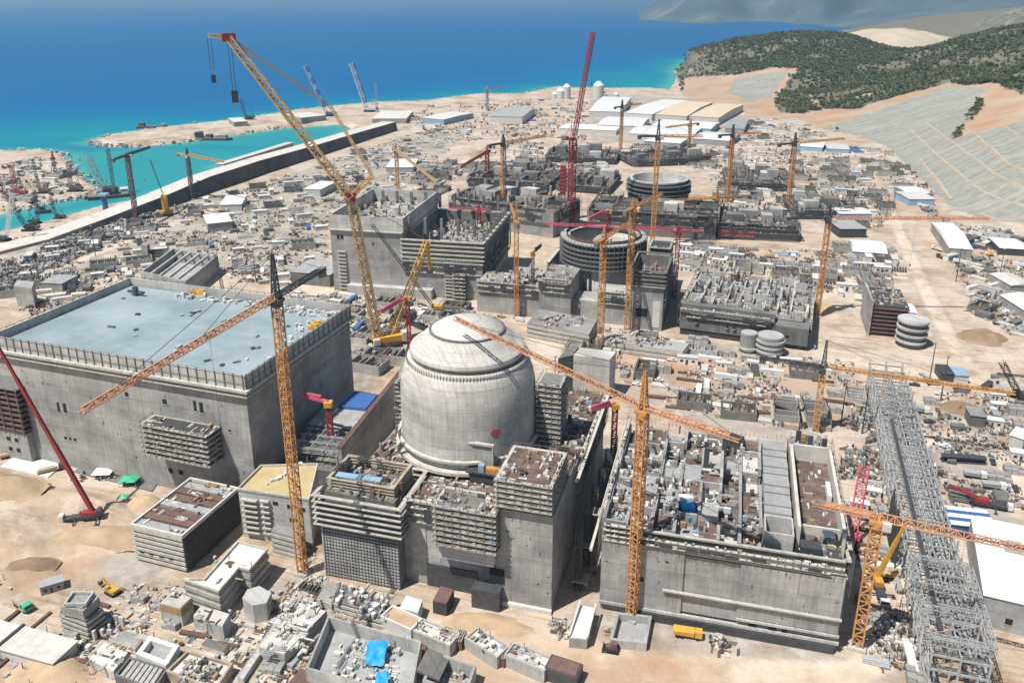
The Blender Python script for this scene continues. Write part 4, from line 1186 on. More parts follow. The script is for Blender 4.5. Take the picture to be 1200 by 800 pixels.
b.lathe(0, 0, [(13.8, zr - .7), (13.8, zr + .25), (13.1, zr + .4), (12.7, zr)], 96, 0, False); b.build('cap_ring', M['conc_d'], t)
b = MB()
for k in range(120):
    a = 2 * math.pi * k / 120
    b.bar((22.3 * math.cos(a), 22.3 * math.sin(a), 66.5), (22.3 * math.cos(a), 22.3 * math.sin(a), 69.0), .12)
tag(b.build('ring_bracket', M['scaf'], t), kind='stuff')
# caged ladder and handrails
b = MB(); la = math.radians(-62) - RZ
for s_ in (-.5, .5): b.bar((25.25 * math.cos(la) + s_ * .9, 25.25 * math.sin(la), 33), (25.25 * math.cos(la) + s_ * .9, 25.25 * math.sin(la), 54), .14)
for k in range(16): b.bar((25.3 * math.cos(la) - .6, 25.3 * math.sin(la), 34 + k * 1.25), (25.3 * math.cos(la) + .6, 25.3 * math.sin(la), 34 + k * 1.25), .1)
b.build('ladder', M['scaf'], t)
# scaffold brackets on the shoulder
b = MB()
for k in range(26):
    a = math.radians(150 + 2.2 * k)
    for rr, z in ((23.3, 62.6), (24.4, 59.5)):
        b.rbox(rr * math.cos(a), rr * math.sin(a), z, 2.0, 1.2, .5, a); b.rbox((rr + .8) * math.cos(a), (rr + .8) * math.sin(a), z, .15, .15, 1.8, a)
b.build('shoulder_platform', M['board_l'], t)
b = MB(); b.lathe(0, 0, [(25.4, 33.0), (27.4, 33.0), (27.4, 34.2), (25.4, 34.4)], 72, 0, False); b.lathe(0, 0, [(25.4, 37.2), (26.6, 37.2), (26.6, 38.0), (25.4, 38.2)], 72, 0, False); b.build('base_ring', M['board_l'], t)
a0 = math.atan2(-1, .2) - RZ
b = MB()
for k in (-5, 5): b.rbox(25.9 * math.cos(a0) + k * .95, 25.9 * math.sin(a0), 34.5, .5, 1.4, 10.5, 0)
b.rbox(25.7 * math.cos(a0), 25.7 * math.sin(a0) - .3, 44.6, 10.6, 1.4, .7, 0); b.build('hatch_frame', M['conc_l'], t)
b = MB(); b.rbox(25.5 * math.cos(a0), 25.5 * math.sin(a0) + .4, 34.4, 8.8, 1.6, 10.2, 0); b.build('equipment_hatch', M['conc'], t)
b = MB(); b.rbox(28.0 * math.cos(a0) + 2.5, 28.0 * math.sin(a0), 35.5, 14.5, 5.2, .6, 0); b.rbox(28 * math.cos(a0) + 2, 28 * math.sin(a0), 32, 11, 4, 3.5, 0); b.build('hatch_platform', M['steel_d'], t)
b = MB(); b.rbox(28.0 * math.cos(a0) + 5, 28.0 * math.sin(a0) - 1, 36.1, 5.4, 2.0, 2.0, 0); b.build('orange_machine', M['orange'], t)
b = MB(); b.rbox(28.0 * math.cos(a0) + .6, 28.0 * math.sin(a0) - 1, 36.1, 2.0, 2.0, 2.6, 0); b.build('blue_machine', M['blue_l'], t)
# painted heart on the shell, slightly proud
ar = math.radians(-90 + 25) - RZ
b = MB()
for k, (du, dz) in enumerate([(u, v) for u in np.linspace(-2.2, 2.2, 12) for v in np.linspace(-2, 2, 11)]):
    X, Y = du / 1.7, (dz + .2) / 1.5
    if (X * X + Y * Y - 1) ** 3 - X * X * Y ** 3 <= 0:
        aa = ar + du / 25.0
        b.rbox(25.06 * math.cos(aa), 25.06 * math.sin(aa), 47.2 + dz, .08, .4, .41, aa)
tag(b.build('painted_heart', M['pink'], t))

# reactor-side scaffold and stair boxes
scaffold('pale scaffold box wrapped round the tall front corner of the reactor block', RR, RZ, -17.6, -1.2, -.8, 19, 38.5, 48.0, 6, core='conc_d', extra=60, th=.4, top='rebar_mat')
scaffold('pale boarded formwork box on the middle of the reactor block front', RR, RZ, -37.6, -18.6, -3.6, 6, 22.0, 36.6, 8, core='conc_d', extra=40, th=.4)
t = rbl('louvred_block', 'dark block of stacked louvre bands with a blue-boarded crown on the reactor block front', 'building', -79.5, -3)
w = 27.5
b = MB(); b.box(0, w, 0, 22, -1, 22); b.build('wall', M['conc_d'], t)
b = MB()
for k in range(17):
    for i in range(24):
        b.box(.3 + i * w / 24, .3 + (i + .78) * w / 24, -.55, -.02, .8 + k * 1.28, 1.45 + k * 1.28)
tag(b.build('louvre_band', M['conc'], t), kind='stuff')
b = MB(); b.box(-.5, 0, -.7, 1.5, -1, 24); b.build('side_pilaster', M['conc_l'], t)
b = MB(); b.box(-1, w + 1, -1.2, 22, 22.5, 29.0); b.build('crown_wall', M['steel_d'], t)
b = MB(); slat_rings(b, -1, w + 1, -1.2, 22, 22, 33, 6, 1.4, .35); b.build('crown_platform', M['board_l'], t)
b = MB(); b.box(1, w - 1, 1, 18, 29, 33.5); b.build('upper_storey', M['conc_d'], t)
b = MB(); slat_rings(b, 2, w - 3, 4, 18, 33.5, 37, 4, 1.1, .3); b.build('upper_platform', M['board'], t)
b = MB(); b.rbox(12, 5, 38, 16, 2.6, .5, .05); b.build('blue_sheet', M['blue_l'], t)
roof_stuff(t, 1, w - 1, 1, 20, 33.5, 90, 31, smax=2.4, hmax=2.4)
scaffold('tall narrow scaffold stair tower against the shaded side of the containment dome', DC, RZ, 26.5, 34, 2, 12, 33, 58, 13, core='conc_d', slat='board_l', out=.9, th=.4)
scaffold('thin scaffold strip climbing the lit side of the containment dome', DC, RZ, -29.5, -26.5, 0, 4, 28, 52, 14, core='scaf', slat='board_l', out=.4, th=.3, rail=False)

# long wall with roof trusses between hall and reactor
A0, A1 = W(400, 525, 24), W(474, 432, 24)
d = A1 - A0
rzw = math.atan2(d.y, d.x)
t = thing('long_wall', 'long bare concrete wall between the blue-roofed hall and the dome', 'wall', (A0.x, A0.y, 0), rzw)
b = MB(); b.box(0, d.length + 14, 0, 1.6, -1, 24); b.build('wall_face', M['conc'], t)
b = MB(); b.box(-.2, d.length + 14.2, -.2, 1.8, 24, 24.4); b.build('coping', M['brown'], t)
starters(t, [(0, .8, d.length + 14, .8)], 24.4, 1.4, 1.5, 8)
occ((A0.x, A0.y, 0), rzw, d.length, 3, 1)
t = thing('steel_roof', 'open steel roof trusses beside the long bare wall', 'roof', (A0.x, A0.y, 0), rzw)
b = MB()
for k in range(9):
    x = 3 + k * 5.2
    b.lattice((x, 2.5, 19.5), (x, 24, 19.5), 1.2, 1.8, 2.2, .3, .2)
for y in (3, 9, 15, 21): b.bar((1, y, 20.6), (48, y, 20.6), .35)
b.build('truss', M['steel'], t)
b = MB(); b.box(20, 46, 3, 24, 20.9, 21.2); b.build('grey_decking', M['slab'], t)
b = MB(); b.box(36, 50, 4, 17, 21.2, 22.6); b.build('blue_decking', M['blue'], t)
b = MB(); b.box(0, 50, 4.0, 25, -1, 13); b.build('lower_block', M['conc_d'], t)
b = MB()
for k in range(6):
    for y in (3, 24): b.box(2 + k * 9, 2.8 + k * 9, y, y + .8, 12.9, 19)
b.build('column', M['conc'], t)
roof_stuff(t, 1, 49, 5, 24, 13, 60, 41)

# low striped block with brown roof strips
loc, rz, w, dep = frame((154, 614), (213, 628), 15.0, (283, 573))
t = thing('striped_block', 'low grey block with pale horizontal floor bands and brown roof strips', 'building', loc, rz)
occ(loc, rz, w, dep, 1)
b = MB(); b.box(.4, w - .4, .4, dep - .4, -1, 14.2); b.build('wall', M['conc_d'], t)
b = MB()
for k in range(7): b.box(-.3, w + .1, -.4, dep, .9 + k * 2.0, 2.0 + k * 2.0)
b.build('floor_band', M['board_l'], t)
b = MB(); b.wall([(0, 0), (w, 0), (w, dep), (0, dep)], .7, 14.2, 15.4); b.build('parapet', M['pale'], t)
b = MB(); b.box(w + .1, w + .5, 0, dep, 1, 13.6); b.build('side_shade_sheet', M['netting'], t)  # dark sheet that paints in the shade on this side
for k in range(7):
    b = MB(); y0 = 1 + k * (dep - 2) / 7; b.box(.8, w - .8, y0, y0 + (dep - 2) / 7 - .8, 14.2, 14.7 + (k % 2) * .4); b.build('roof_strip', M['brown' if k % 3 else 'slab'], t)
roof_stuff(t, 1, w - 1, 1, dep - 1, 14.8, 46, 51, smax=2.2, hmax=.8)
openings(t, [(w * .1 + i * 4.2, w * .1 + i * 4.2 + 1.4, 4.1, 4.9) for i in range(4)], y=-.4)
# white-roofed stepped block
def from_px(pts, Z): return [W(a, b, Z) for a, b in pts]
def prism_thing(name, label, cat, px, Z, z0=-.6, mat='conc', cap=None, parapet=0.0, group=None, bands=0):
    P = from_px(px, Z)
    c = sum(P, Vector()) / len(P)
    t = thing(name, label, cat, (c.x, c.y, 0), 0, group)
    L = [(p.x - c.x, p.y - c.y) for p in P]
    b = MB(); b.prism(L, z0, Z - (.3 if cap else 0)); b.build('wall', M[mat], t)
    if cap:
        Li = [(x * .985, y * .985) for x, y in L]
        b = MB(); b.prism(Li, Z - .3, Z); b.build('roof', M[cap], t)
    if parapet:
        b = MB(); b.wall(L, .55, Z, Z + parapet); b.build('parapet', M['board_l'], t)
    if bands:
        b = MB()
        for k in range(bands):
            zz = z0 + 1 + (Z - z0 - 1) * k / bands
            b.wall([(x * 1.01, y * 1.01) for x, y in L], .5, zz, zz + (Z - z0) / bands * .45)
        b.build('floor_band', M['board_l'], t)
    occupy([(p.x, p.y) for p in P])
    return t, L
t, L = prism_thing('stepped_block', 'white-roofed L-shaped block with pale boarded sides in front of the low striped block', 'building', ((216, 680), (256, 694), (280, 666), (292, 669), (313, 645), (279, 636), (240, 680)), 10, cap='white', parapet=.8, bands=3)
roof_stuff(t, -8, 8, -8, 8, 10, 12, 61, smax=1.6, hmax=.8)
# yellow-roofed block
t, L = prism_thing('yellow_roof_block', 'pale block with a yellow boarded roof beside the orange crane mast', 'building', ((279, 574), (362, 586), (372, 545), (306, 547)), 20, cap='yellow_b', mat='conc_l')
b = MB(); b.wall(L, .5, 20, 20.9); b.build('parapet', M['board_l'], t)
A_, B_ = Vector((*L[0], 0)), Vector((*L[1], 0)); dv = (B_ - A_).normalized(); nv = Vector((dv.y, -dv.x, 0))
if nv.y > 0: nv = -nv
for f, z in ((.52, 16), (.72, 15.5), (.74, 10), (.9, 15)):
    p = A_ + (B_ - A_) * f
    b = MB(); b.rbox(p.x + nv.x * .02, p.y + nv.y * .02, z, 2.0, .25, 1.4, math.atan2(dv.y, dv.x)); b.build('window', M['void'], t)
b = MB()
for k in range(7):
    p = A_ + (B_ - A_) * .16 + nv * .9
    b.rbox(p.x, p.y, 3 + k * 2.3, 6.5, 1.6, .5, math.atan2(dv.y, dv.x))
    p = A_ + (B_ - A_) * .38 + nv * .7
    b.rbox(p.x, p.y, 3.3 + k * 2.3, 3.5, 1.2, .5, math.atan2(dv.y, dv.x))
b.build('stair_platform', M['board_l'], t)
b = MB(); q = random.Random(4)
for k in range(16): b.rbox(-4 + k * .6 + q.uniform(-1, 1), -2 + k * .9 + q.uniform(-1, 1), 20, q.uniform(.8, 2), q.uniform(.6, 1.2), q.uniform(.5, 1.1), q.uniform(0, 3))
tag(b.build('roof_material', M['offwhite'], t), kind='stuff')
t, L = prism_thing('formwork_wall', 'low ribbed formwork wall below the yellow-roofed block', 'wall', ((318, 622), (352, 631), (356, 622), (322, 613)), 9, mat='conc', bands=4)
# ------------------------------------------------------------------ auxiliary building, first unit (right of the dome)
AX = W(980, 765, 0); AZ = R(-15)
AW, AD = 73.5, 74.0
a0 = l2w(AX, AZ, -AW, 0)
occ(a0, AZ, AW, AD, 2)
t = thing('auxiliary_building', 'long grey concrete block with a roofless maze of rooms on top beside the dome', 'building', a0, AZ)
def ax(px, py, Z=33): return lpx(a0, AZ, px, py, Z)
b = MB()
b.box(0, AW, 1.2, AD, -1, 27.2); b.box(0, 26, 0, 1.2, 4, 28.5); b.box(43, AW - .5, 0, 1.2, 7, 26.6); b.box(26, 43, .6, 1.2, 5, 26.0)
b.build('wall', M['conc'], t)
b = MB(); b.box(-.2, AW + .2, -.4, .6, 3.2, 4.2); b.box(20, AW, -1.0, 0, 12.4, 12.9); b.box(43, AW, -.6, 0, 6, 6.8); b.build('ledge', M['conc_l'], t)
b = MB(); b.box(10, AW - 1, -.9, -.05, -.5, 3.0); b.build('membrane_band', M['steel_d'], t)
openings(t, [(47, 49.4, 3.3, 5.6), (53, 55.4, 3.3, 5.6), (57, 58.5, 3.3, 5.6), (12.3, 13.8, 14.2, 15.8)], y=-.02)
b = MB(); b.box(10, AW - .6, 2.2, 3.0, 27.2, 31.6); b.box(0, 10, 1.0, 1.8, 27.2, 33); b.build('front_parapet', M['conc_d'], t)
b = MB(); b.box(9, AW, .2, 2.0, 26.8, 27.3); b.box(9, AW - 1, 1.4, 2.2, 31.6, 32.2); b.build('parapet_walkway', M['board_l'], t)
fringe(t, [(0, 74, 0, 2)], 16, 33, 6, 15); fringe(t, [(AW, 2, AW, 74)], 20, 33, 5, 16); fringe(t, [(0, 0.9, 10, 0.9)], 27.5, 33, 4, 17, net=.3); fringe(t, [(10, .1, AW, .1)], 28.4, 30.5, 2, 18, out=.9, net=.35)
fixtures(t, 1, 25, 5, 27, 10, 6); fixtures(t, 44, AW - 1, 8, 26, 14, 7)
# room walls
b = MB(); q = random.Random(9)
XS = [0, 7, 15, 22, 29, 35.5, 42, 48.5]; YS = [3, 13, 24, 36, 46, 58, 70]
for i, x in enumerate(XS):
    for j in range(len(YS) - 1):
        if q.random() < .82 or i == 0: b.box(x - .5, x + .5, YS[j], YS[j + 1], 27.2, q.choice((32, 32.5, 33.5, 34.2)))
for j, y in enumerate(YS):
    for i in range(len(XS) - 1):
        if q.random() < .8: b.box(XS[i] + .41, XS[i + 1] - .41, y - .4, y + .4, 27.2, q.choice((30, 31.5, 33.2)))
b.build('room_wall', M['conc'], t)
for i in range(len(XS) - 1):
    for j in range(len(YS) - 1):
        k = q.random()
        zf = q.choice((27.4, 28.5, 30.0, 31.2))
        b = MB(); b.box(XS[i] + .42, XS[i + 1] - .42, YS[j] + .42, YS[j + 1] - .42, 27.0, zf)
        b.build('room_floor', M['rebar_mat' if k < .45 else 'slab' if k < .62 else 'conc' if k < .76 else 'conc_d' if k < .9 else 'offwhite'], t)
roof_stuff(t, 1, 48, 4, 70, 30.8, 330, 71, smax=2.2, hmax=2.4, wt=[5, 3, 2, 8, 4, 9, 5, 6, 2, 1, .5, 5, 6, 9])
roof_stuff(t, 1, 13, 4, 36, 30.6, 60, 72, smax=3.0, hmax=2.4)
# strip of stepped precast slabs
b = MB()
for k in range(13):
    y = 16 + k * 4.1
    b.box(49.6, 58.0, y, y + 3.8, 27.2, 33.0 + (k % 3) * .35)
b.build('precast_slab', M['slab'], t)
b = MB(); b.wall([(49.4, 6), (57.6, 6), (57.6, 15), (49.4, 15)], .5, 27.2, 35.4); b.build('open_box', M['conc_l'], t)
b = MB(); b.box(49.7, 57.3, 6.3, 14.7, 27.2, 29); b.build('box_floor', M['conc_d'], t)
# deep rebar pit on the right
b = MB()
b.box(59.0, 60.0, 10, 62, 27.2, 36.4); b.box(60.01, 72.3, 61, 62, 27.2, 36.8); b.box(72.3, 73.3, 10, 62, 27.2, 36.2); b.box(60, 72.3, 16, 16.8, 27.2, 33); b.build('pit_wall', M['pale'], t)
b = MB(); b.box(60.01, 72.29, 16.81, 60.9, 27.2, 30.6); b.build('pit_floor', M['rebar_mat'], t)
b = MB(); b.box(60.2, 72, 4, 15.8, 27.2, 30.0); b.build('machine_deck', M['conc_d'], t)
b = MB(); b.rbox(63, 7, 30, 6, 4, 2.6); b.rbox(69.5, 12, 30, 3.2, 3.0, 3.4, .1); b.rbox(70, 6, 30, 4, 5, .9); b.build('machine_housing', M['steel_d'], t)
b = MB(); b.rbox(68.6, 12.4, 33.4, 3.4, 3.2, .4, .1); b.rbox(70.9, 40, 30.7, 1.4, 9, 2.4); b.build('white_cover', M['white'], t)
roof_stuff(t, 61, 72, 18, 60, 30.6, 40, 73, smax=1.8, hmax=.8); roof_stuff(t, 60.5, 72, 4, 15, 30, 30, 74, smax=2)
b = MB(); b.box(59, 73.2, 63, 73, 27.2, 33); b.build('rear_block', M['conc'], t)
roof_stuff(t, 59, 73, 62, 74, 33, 60, 75, smax=2.4, hmax=3)
starters(t, [(0, 3, 0, 70), (15, 3, 15, 70), (29, 36, 29, 70), (58.6, 20, 58.6, 68), (74, 10, 74, 68), (0, 70, 58, 70), (36, 24, 48, 24)], 33, 2.2, 1.6, 10, .1)
b = MB()
for k, (x, y, h_) in enumerate(((30, 46, 9), (36, 58, 8), (42, 62, 7), (66, 63, 10), (71, 64, 9), (62, 66, 10))): b.box(x - .9, x + .9, y - .35, y + .35, 30, 30 + h_)
b.build('column_form', M['steel_d'], t)
b = MB(); b.rbox(25.5, 17, 31.4, 4.2, 3.4, 2.4, .2); b.rbox(26.5, 13.5, 31, 2.2, 2.2, 1.0, .5); b.build('blue_tarpaulin', M['tarp'], t)
b = MB(); b.rbox(24.5, 20.5, 31.4, 4.5, 2.6, 3.2, .3); b.build('white_tank', M['white'], t)
# leaning steel stair between reactor and auxiliary block
t = thing('gap_scaffold', 'dark scaffold with pale guide rails between the dome block and the roofless block', 'scaffold', l2w(RR, RZ, 3, 8), RZ)
b = MB()
for k in range(6): b.lattice((3 + k * .2, 6 + k * 13, -.5), (3 + k * .2, 6 + k * 13, 24), 2.2, 2.2, 2.2, .25, .16)
b.build('standard', M['steel_d'], t)
b = MB()
for k in range(7): b.box(1, 6.5, 4 + k * 11, 9 + k * 11, 4 + (k % 3) * 6, 4.5 + (k % 3) * 6)
b.build('platform', M['board'], t)
b = MB(); b.bar((8.6, -4, 24), (8.6, 72, 31), .9, .9); b.bar((-1, 20, 33), (-1, 84, 36), 1.1, .8); b.build('guide_rail', M['pale'], t)
roof_stuff(t, 0, 8, 8, 80, 0, 70, 77)

# ------------------------------------------------------------------ pipe rack
def pipe_rack():
    A, B = W(1150, 830, 0), W(1052, 462, 0)
    d = B - A; L = d.length; rz = math.atan2(d.y, d.x)
    t = thing('pipe_rack', 'long galvanised steel pipe rack running away beside the white-roofed warehouse', 'pipe rack', (A.x, A.y, 0), rz)
    occ((A.x, A.y - 0, 0), rz, L, 14, 1)
    Wd = 15.0; n = int(L / 7.5)
    q = random.Random(5)
    b = MB()
    for i in range(n + 1):
        x = L * i / n
        h = 15 + (3 if (i // 4) % 2 else 0) + q.uniform(-.5, 2.5)
        for y in (0, 7.5, Wd): b.bar((x, y, -.4), (x, y, h), .55)
    b.build('column', M['steel'], t)
    b = MB()
    for i in range(n + 1):
        x = L * i / n
        for z in (5, 10, 15): b.bar((x, -.8, z), (x, Wd + .8, z), .5, .6)
    for z in (5, 10, 15):
        for y in (0, Wd): b.bar((0, y, z + .3), (L, y, z + .3), .5, .6)
    b.bar((0, 7.5, 15.3), (L, 7.5, 15.3), .4, .5)
    b.build('beam', M['steel'], t)
    b = MB()
    for i in range(n):
        x0, x1 = L * i / n, L * (i + 1) / n
        for y in (0, Wd):
            if i % 2: b.bar((x0, y, 0), (x1, y, 9), .24); b.bar((x0, y, 9), (x1, y, 0), .24)
            else: b.bar((x0, y, 9), (x1, y, 15.5), .24)
        if i % 2: b.bar((x0, 0, 15.7), (x1, Wd, 15.7), .22); b.bar((x0, Wd, 15.7), (x1, 0, 15.7), .22)
    b.build('brace', M['steel'], t)
    b = MB()
    for z, ys in ((5.6, (1.2, 2.4, 3.9, 6.5, 8)), (9.6, (1.5, 3, 7, 11.5, 13)), (13.6, (6.2, 7.5, 11.2))):
        for y in ys: b.tube((q.uniform(0, L * .3), y, z), (L * q.uniform(.6, 1), y, z), q.uniform(.22, .5), 8)
    b.build('pipe', M['steel'], t)
    b = MB(); b.box(4, L - 4, 4.2, 5.8, 9.2, 9.35); b.box(10, L * .7, 10.6, 12, 15.9, 16.05); b.build('cable_tray', M['steel_d'], t)
    b = MB()
    for x in (L * .07, L * .13): b.rbox(x, -2.0, -.3, 6, 4.0, 1.6)
    for x in (L * .28,): b.rbox(x, -1.8, -.3, 10, 3, 1.4)
    b.build('footing', M['conc_l'], t)
    b = MB()
    for k in range(16): b.bar((L * .27 + k * 1.7, Wd + 2.2, 0), (L * .27 + k * 1.7, Wd + 2.2, q.uniform(15, 20)), .45)
    b.build('bare_post', M['steel_d'], t)
    # denser cross frames nearest the camera
    b = MB()
    for k in range(4):
        x = L * (.02 + .06 * k)
        b.lattice((x, -1, 17), (x, Wd + 1, 17), 2.2, 2.4, 2.2, .22, .15)
    b.lattice((L * .02, -1, 17), (L * .2, -1, 17), 2.2, 2.4, 2.2, .22, .15); b.lattice((L * .02, Wd + 1, 17), (L * .2, Wd + 1, 17), 2.2, 2.4, 2.2, .22, .15)
    b.build('roof_truss', M['steel'], t)
    return t
pipe_rack()
# white-roofed warehouse
def shed(name, label, cat, fl, fr, br, Z, roof='white', wall='offwhite', pitch=0.0, group=None, z0=-.5, openings_=(), w=None, dep=None, vents=0):
    loc, rz, w_, d_ = frame(fl, fr, Z, br)
    w = w or w_; dep = dep or d_
    t = thing(name, label, cat, loc, rz, group)
    occ(loc, rz, w, dep, 1)
    b = MB(); b.box(0, w, 0, dep, z0, Z - .3); b.build('wall', M[wall], t)
    b = MB()
    if pitch:
        o = .5
        vs = [(-o, -o, Z - .29), (w + o, -o, Z - .29), (w + o, dep + o, Z - .29), (-o, dep + o, Z - .29), (-o, dep / 2, Z + pitch), (w + o, dep / 2, Z + pitch)]
        b.add(vs, [(0, 1, 5, 4), (2, 3, 4, 5), (0, 4, 3), (1, 2, 5), (0, 3, 2, 1)])
    else: b.box(-.4, w + .4, -.4, dep + .4, Z - .29, Z)
    b.build('roof', M[roof], t)
    if vents:
        b = MB()
        for k in range(vents): b.box(w * (k + .4) / vents, w * (k + .4) / vents + 1.2, dep * .4, dep * .4 + 1.2, Z + pitch * .8, Z + pitch + .8)
        b.build('roof_vent', M['steel'], t)
    if openings_: openings(t, openings_)
    return t
t = shed('warehouse', 'large white-roofed warehouse beside the pipe rack', 'warehouse', (1154, 696), (1290, 728), (1250, 633), 12, 'white', 'slab', dep=46, openings_=[(7, 9, 3, 5.2)])
b = MB(); b.box(8.5, 14.5, 27, 33, 12, 12.6); b.box(9.5, 13.5, 28, 32, 12.6, 14.0); b.build('roof_hatch', M['slab'], t)
t = shed('striped_roof_shed', 'long shed with a blue and white striped roof behind the white-roofed warehouse', 'shed', (1116, 613), (1167, 619), (1158, 598), 6, 'white', 'blue')
loc, rz, w, dep = frame((1116, 613), (1167, 619), 6, (1158, 598))
b = MB()
for k in range(2): b.box(-.5, w + .5, dep * (.2 + .42 * k), dep * (.38 + .42 * k), 6.0, 6.12)
b.build('blue_roof_strip', M['blue'], t)

# ------------------------------------------------------------------ second turbine hall (unfinished)
def fl3(fl, fr, Z0=0): return frame(fl, fr, Z0)
loc, rz, w, _ = fl3((392, 340), (566, 352))
t = thing('unfinished_hall', 'unfinished grey turbine hall with dark columns rising from its open top', 'hall', loc, rz)
dep = 84.0
occ(loc, rz, w, dep, 2)
x1 = fpx(loc, rz, 472, 280)[0]
zl = fpx(loc, rz, 389, 268)[1]; zt = fpx(loc, rz, 389, 252)[1]; zr = fpx(loc, rz, 566, 310)[1]
b = MB(); b.box(0, x1, 0, dep, -1, zl); b.box(x1, w, 0, dep, -1, zr); b.build('wall', M['conc'], t)
b = MB(); b.box(-.8, x1, -1.6, 0, zl - .6, zl); b.build('ledge', M['board_l'], t)
b = MB(); b.box(x1, w + .8, -1.6, 0, zr - .4, zr + .3); b.build('ledge', M['board_l'], t)
b = MB(); b.wall([(0, .6), (x1, .6), (x1, dep), (0, dep)], .8, zl, zt); b.build('parapet', M['conc_l'], t)
ztop = fpx(loc, rz, 566, 286)[1]
b = MB(); slat_rings(b, x1, w, 0, dep, zr + 2, ztop, 5, 1.5, .9); b.build('formwork_platform', M['board_l'], t)
b = MB(); b.wall([(x1, 0), (w, 0), (w, dep), (x1, dep)], .8, zr, ztop); b.build('formwork_wall', M['conc_d'], t)
b = MB(); q = random.Random(2)
for i in range(9):
    for y in (6, dep - 4): b.box(8 + i * w / 9.4, 9.8 + i * w / 9.4, y, y + 1.8, zl - 2, zl + 9)
for j in range(8): b.box(w - 1, w + .6, 4 + j * 10, 5.8 + j * 10, zr, ztop + 6)
b.build('column', M['conc_d'], t)
b = MB()
for k in range(11): b.box(4.6, 10.4, -1.4, -.05, 2 + k * 2.6, 2.9 + k * 2.6); b.box(w - 26, w - 19, -1.4, -.05, 2 + k * 2.3, 2.8 + k * 2.3)
b.build('stair_platform', M['board_l'], t)
openings(t, [(4.5, 6.5, zl - 7, zl - 4), (7.2, 9.2, zl - 7, zl - 4)])
b = MB(); b.box(x1 + 1, w - 1, 1, dep - 1, zr, zr + .4); b.build('deck', M['slab'], t)
roof_stuff(t, 2, x1 - 1, 4, dep - 2, zl, 260, 81, smax=3.4, hmax=3.4); roof_stuff(t, x1 + 1, w - 1, 2, dep - 2, zr + 6, 280, 82, smax=3.4, hmax=3.6)
starters(t, [(0, .5, w, .5), (w, 2, w, dep)], ztop, 2.2, 1.8, 12, .16)
fringe(t, [(x1, -.05, w, -.05)], zr - 8, zr + 1, 3, 31); fringe(t, [(w, 0, w, dep)], zr - 12, ztop, 6, 32, out=2)
b = MB(); b.box(12, w - 34, -6, -.1, -.5, 6.5); b.build('low_lean_to', M['conc_l'], t)
t = scaffold('tall dark scaffold stack on the near right corner of the unfinished hall', loc, rz, w - 18.5, w - 12, -4, -1.6, 0, 18, 8, th=.5, group=None)

# ------------------------------------------------------------------ second reactor (open drum)
R2 = W(775, 388, 0)
t = thing('second_reactor_block', 'grey stepped reactor block below the open scaffolded drum', 'building', R2, RZ)
occ(l2w(R2, RZ, -118, -2), RZ, 120, 100, 2)
b = MB()
b.box(-20, 0, 0, 40, -1, 28.5); b.box(-76, -56, -2, 30, -1, 27); b.box(-55.9, -40, 3, 20, -1, 14); b.box(-39.9, -20.1, 4, 21, -1, 20); b.box(-118, -77, 2, 24, -1, 20); b.box(-84, 0, 44, 96, -1, 13); b.box(-118, -80, 24, 70, -1, 10)
b.build('wall', M['conc'], t)
for q_ in ((-20.8, .8, -1.5, 40, 27.6, 28.2), (-77, -55.9, -3.2, 0, 26, 26.8), (-118, -77, .6, 2, 17.5, 18.3), (-40, -21, 2.6, 4, 17, 17.8)):
    b = MB(); b.box(*q_); b.build('ledge', M['board_l'], t)
b = MB(); b.box(-19, -1, 1, 39, 28.5, 28.9); b.box(-83, -1, 45, 95, 13, 13.4); b.build('roof', M['rebar_mat'], t)
openings(t, [(-16, -9, 8, 13.5)], y=-.05, name='doorway')
fringe(t, [(-118, 2, -77, 2)], 14, 21, 3, 21); fringe(t, [(-76, -2, -56, -2)], 19, 28, 4, 22, net=.3); fringe(t, [(-40, 4, -20, 4)], 13, 21, 4, 23); fringe(t, [(0, 0, 0, 40)], 16, 30, 5, 24)
starters(t, [(-118, 3, -77, 3), (-76, 0, -56, 0), (-76, 29, -56, 29)], 27, 3, 1.6, 26, .16)
b = MB(); b.box(-6, -1.5, -.12, -.02, 2, 19); b.build('pale_patch', M['pale'], t)
roof_stuff(t, -116, -78, 3, 23, 20, 90, 91, smax=3, hmax=2.6); roof_stuff(t, -19, -1, 1, 38, 28.9, 70, 92, smax=3, hmax=3); roof_stuff(t, -82, -2, 72, 94, 13.4, 120, 93, smax=3.4, hmax=3); roof_stuff(t, -116, -82, 26, 68, 10, 120, 94, smax=3.4, hmax=3); roof_stuff(t, -76, -57, 0, 28, 27, 40, 95)
b = MB(); slat_rings(b, -20, 0, 0, 38, 29, 37, 4, 1.4, .8); b.wall([(-20, 0), (0, 0), (0, 38), (-20, 38)], .8, 28.5, 36); b.build('corner_formwork', M['conc_d'], t)
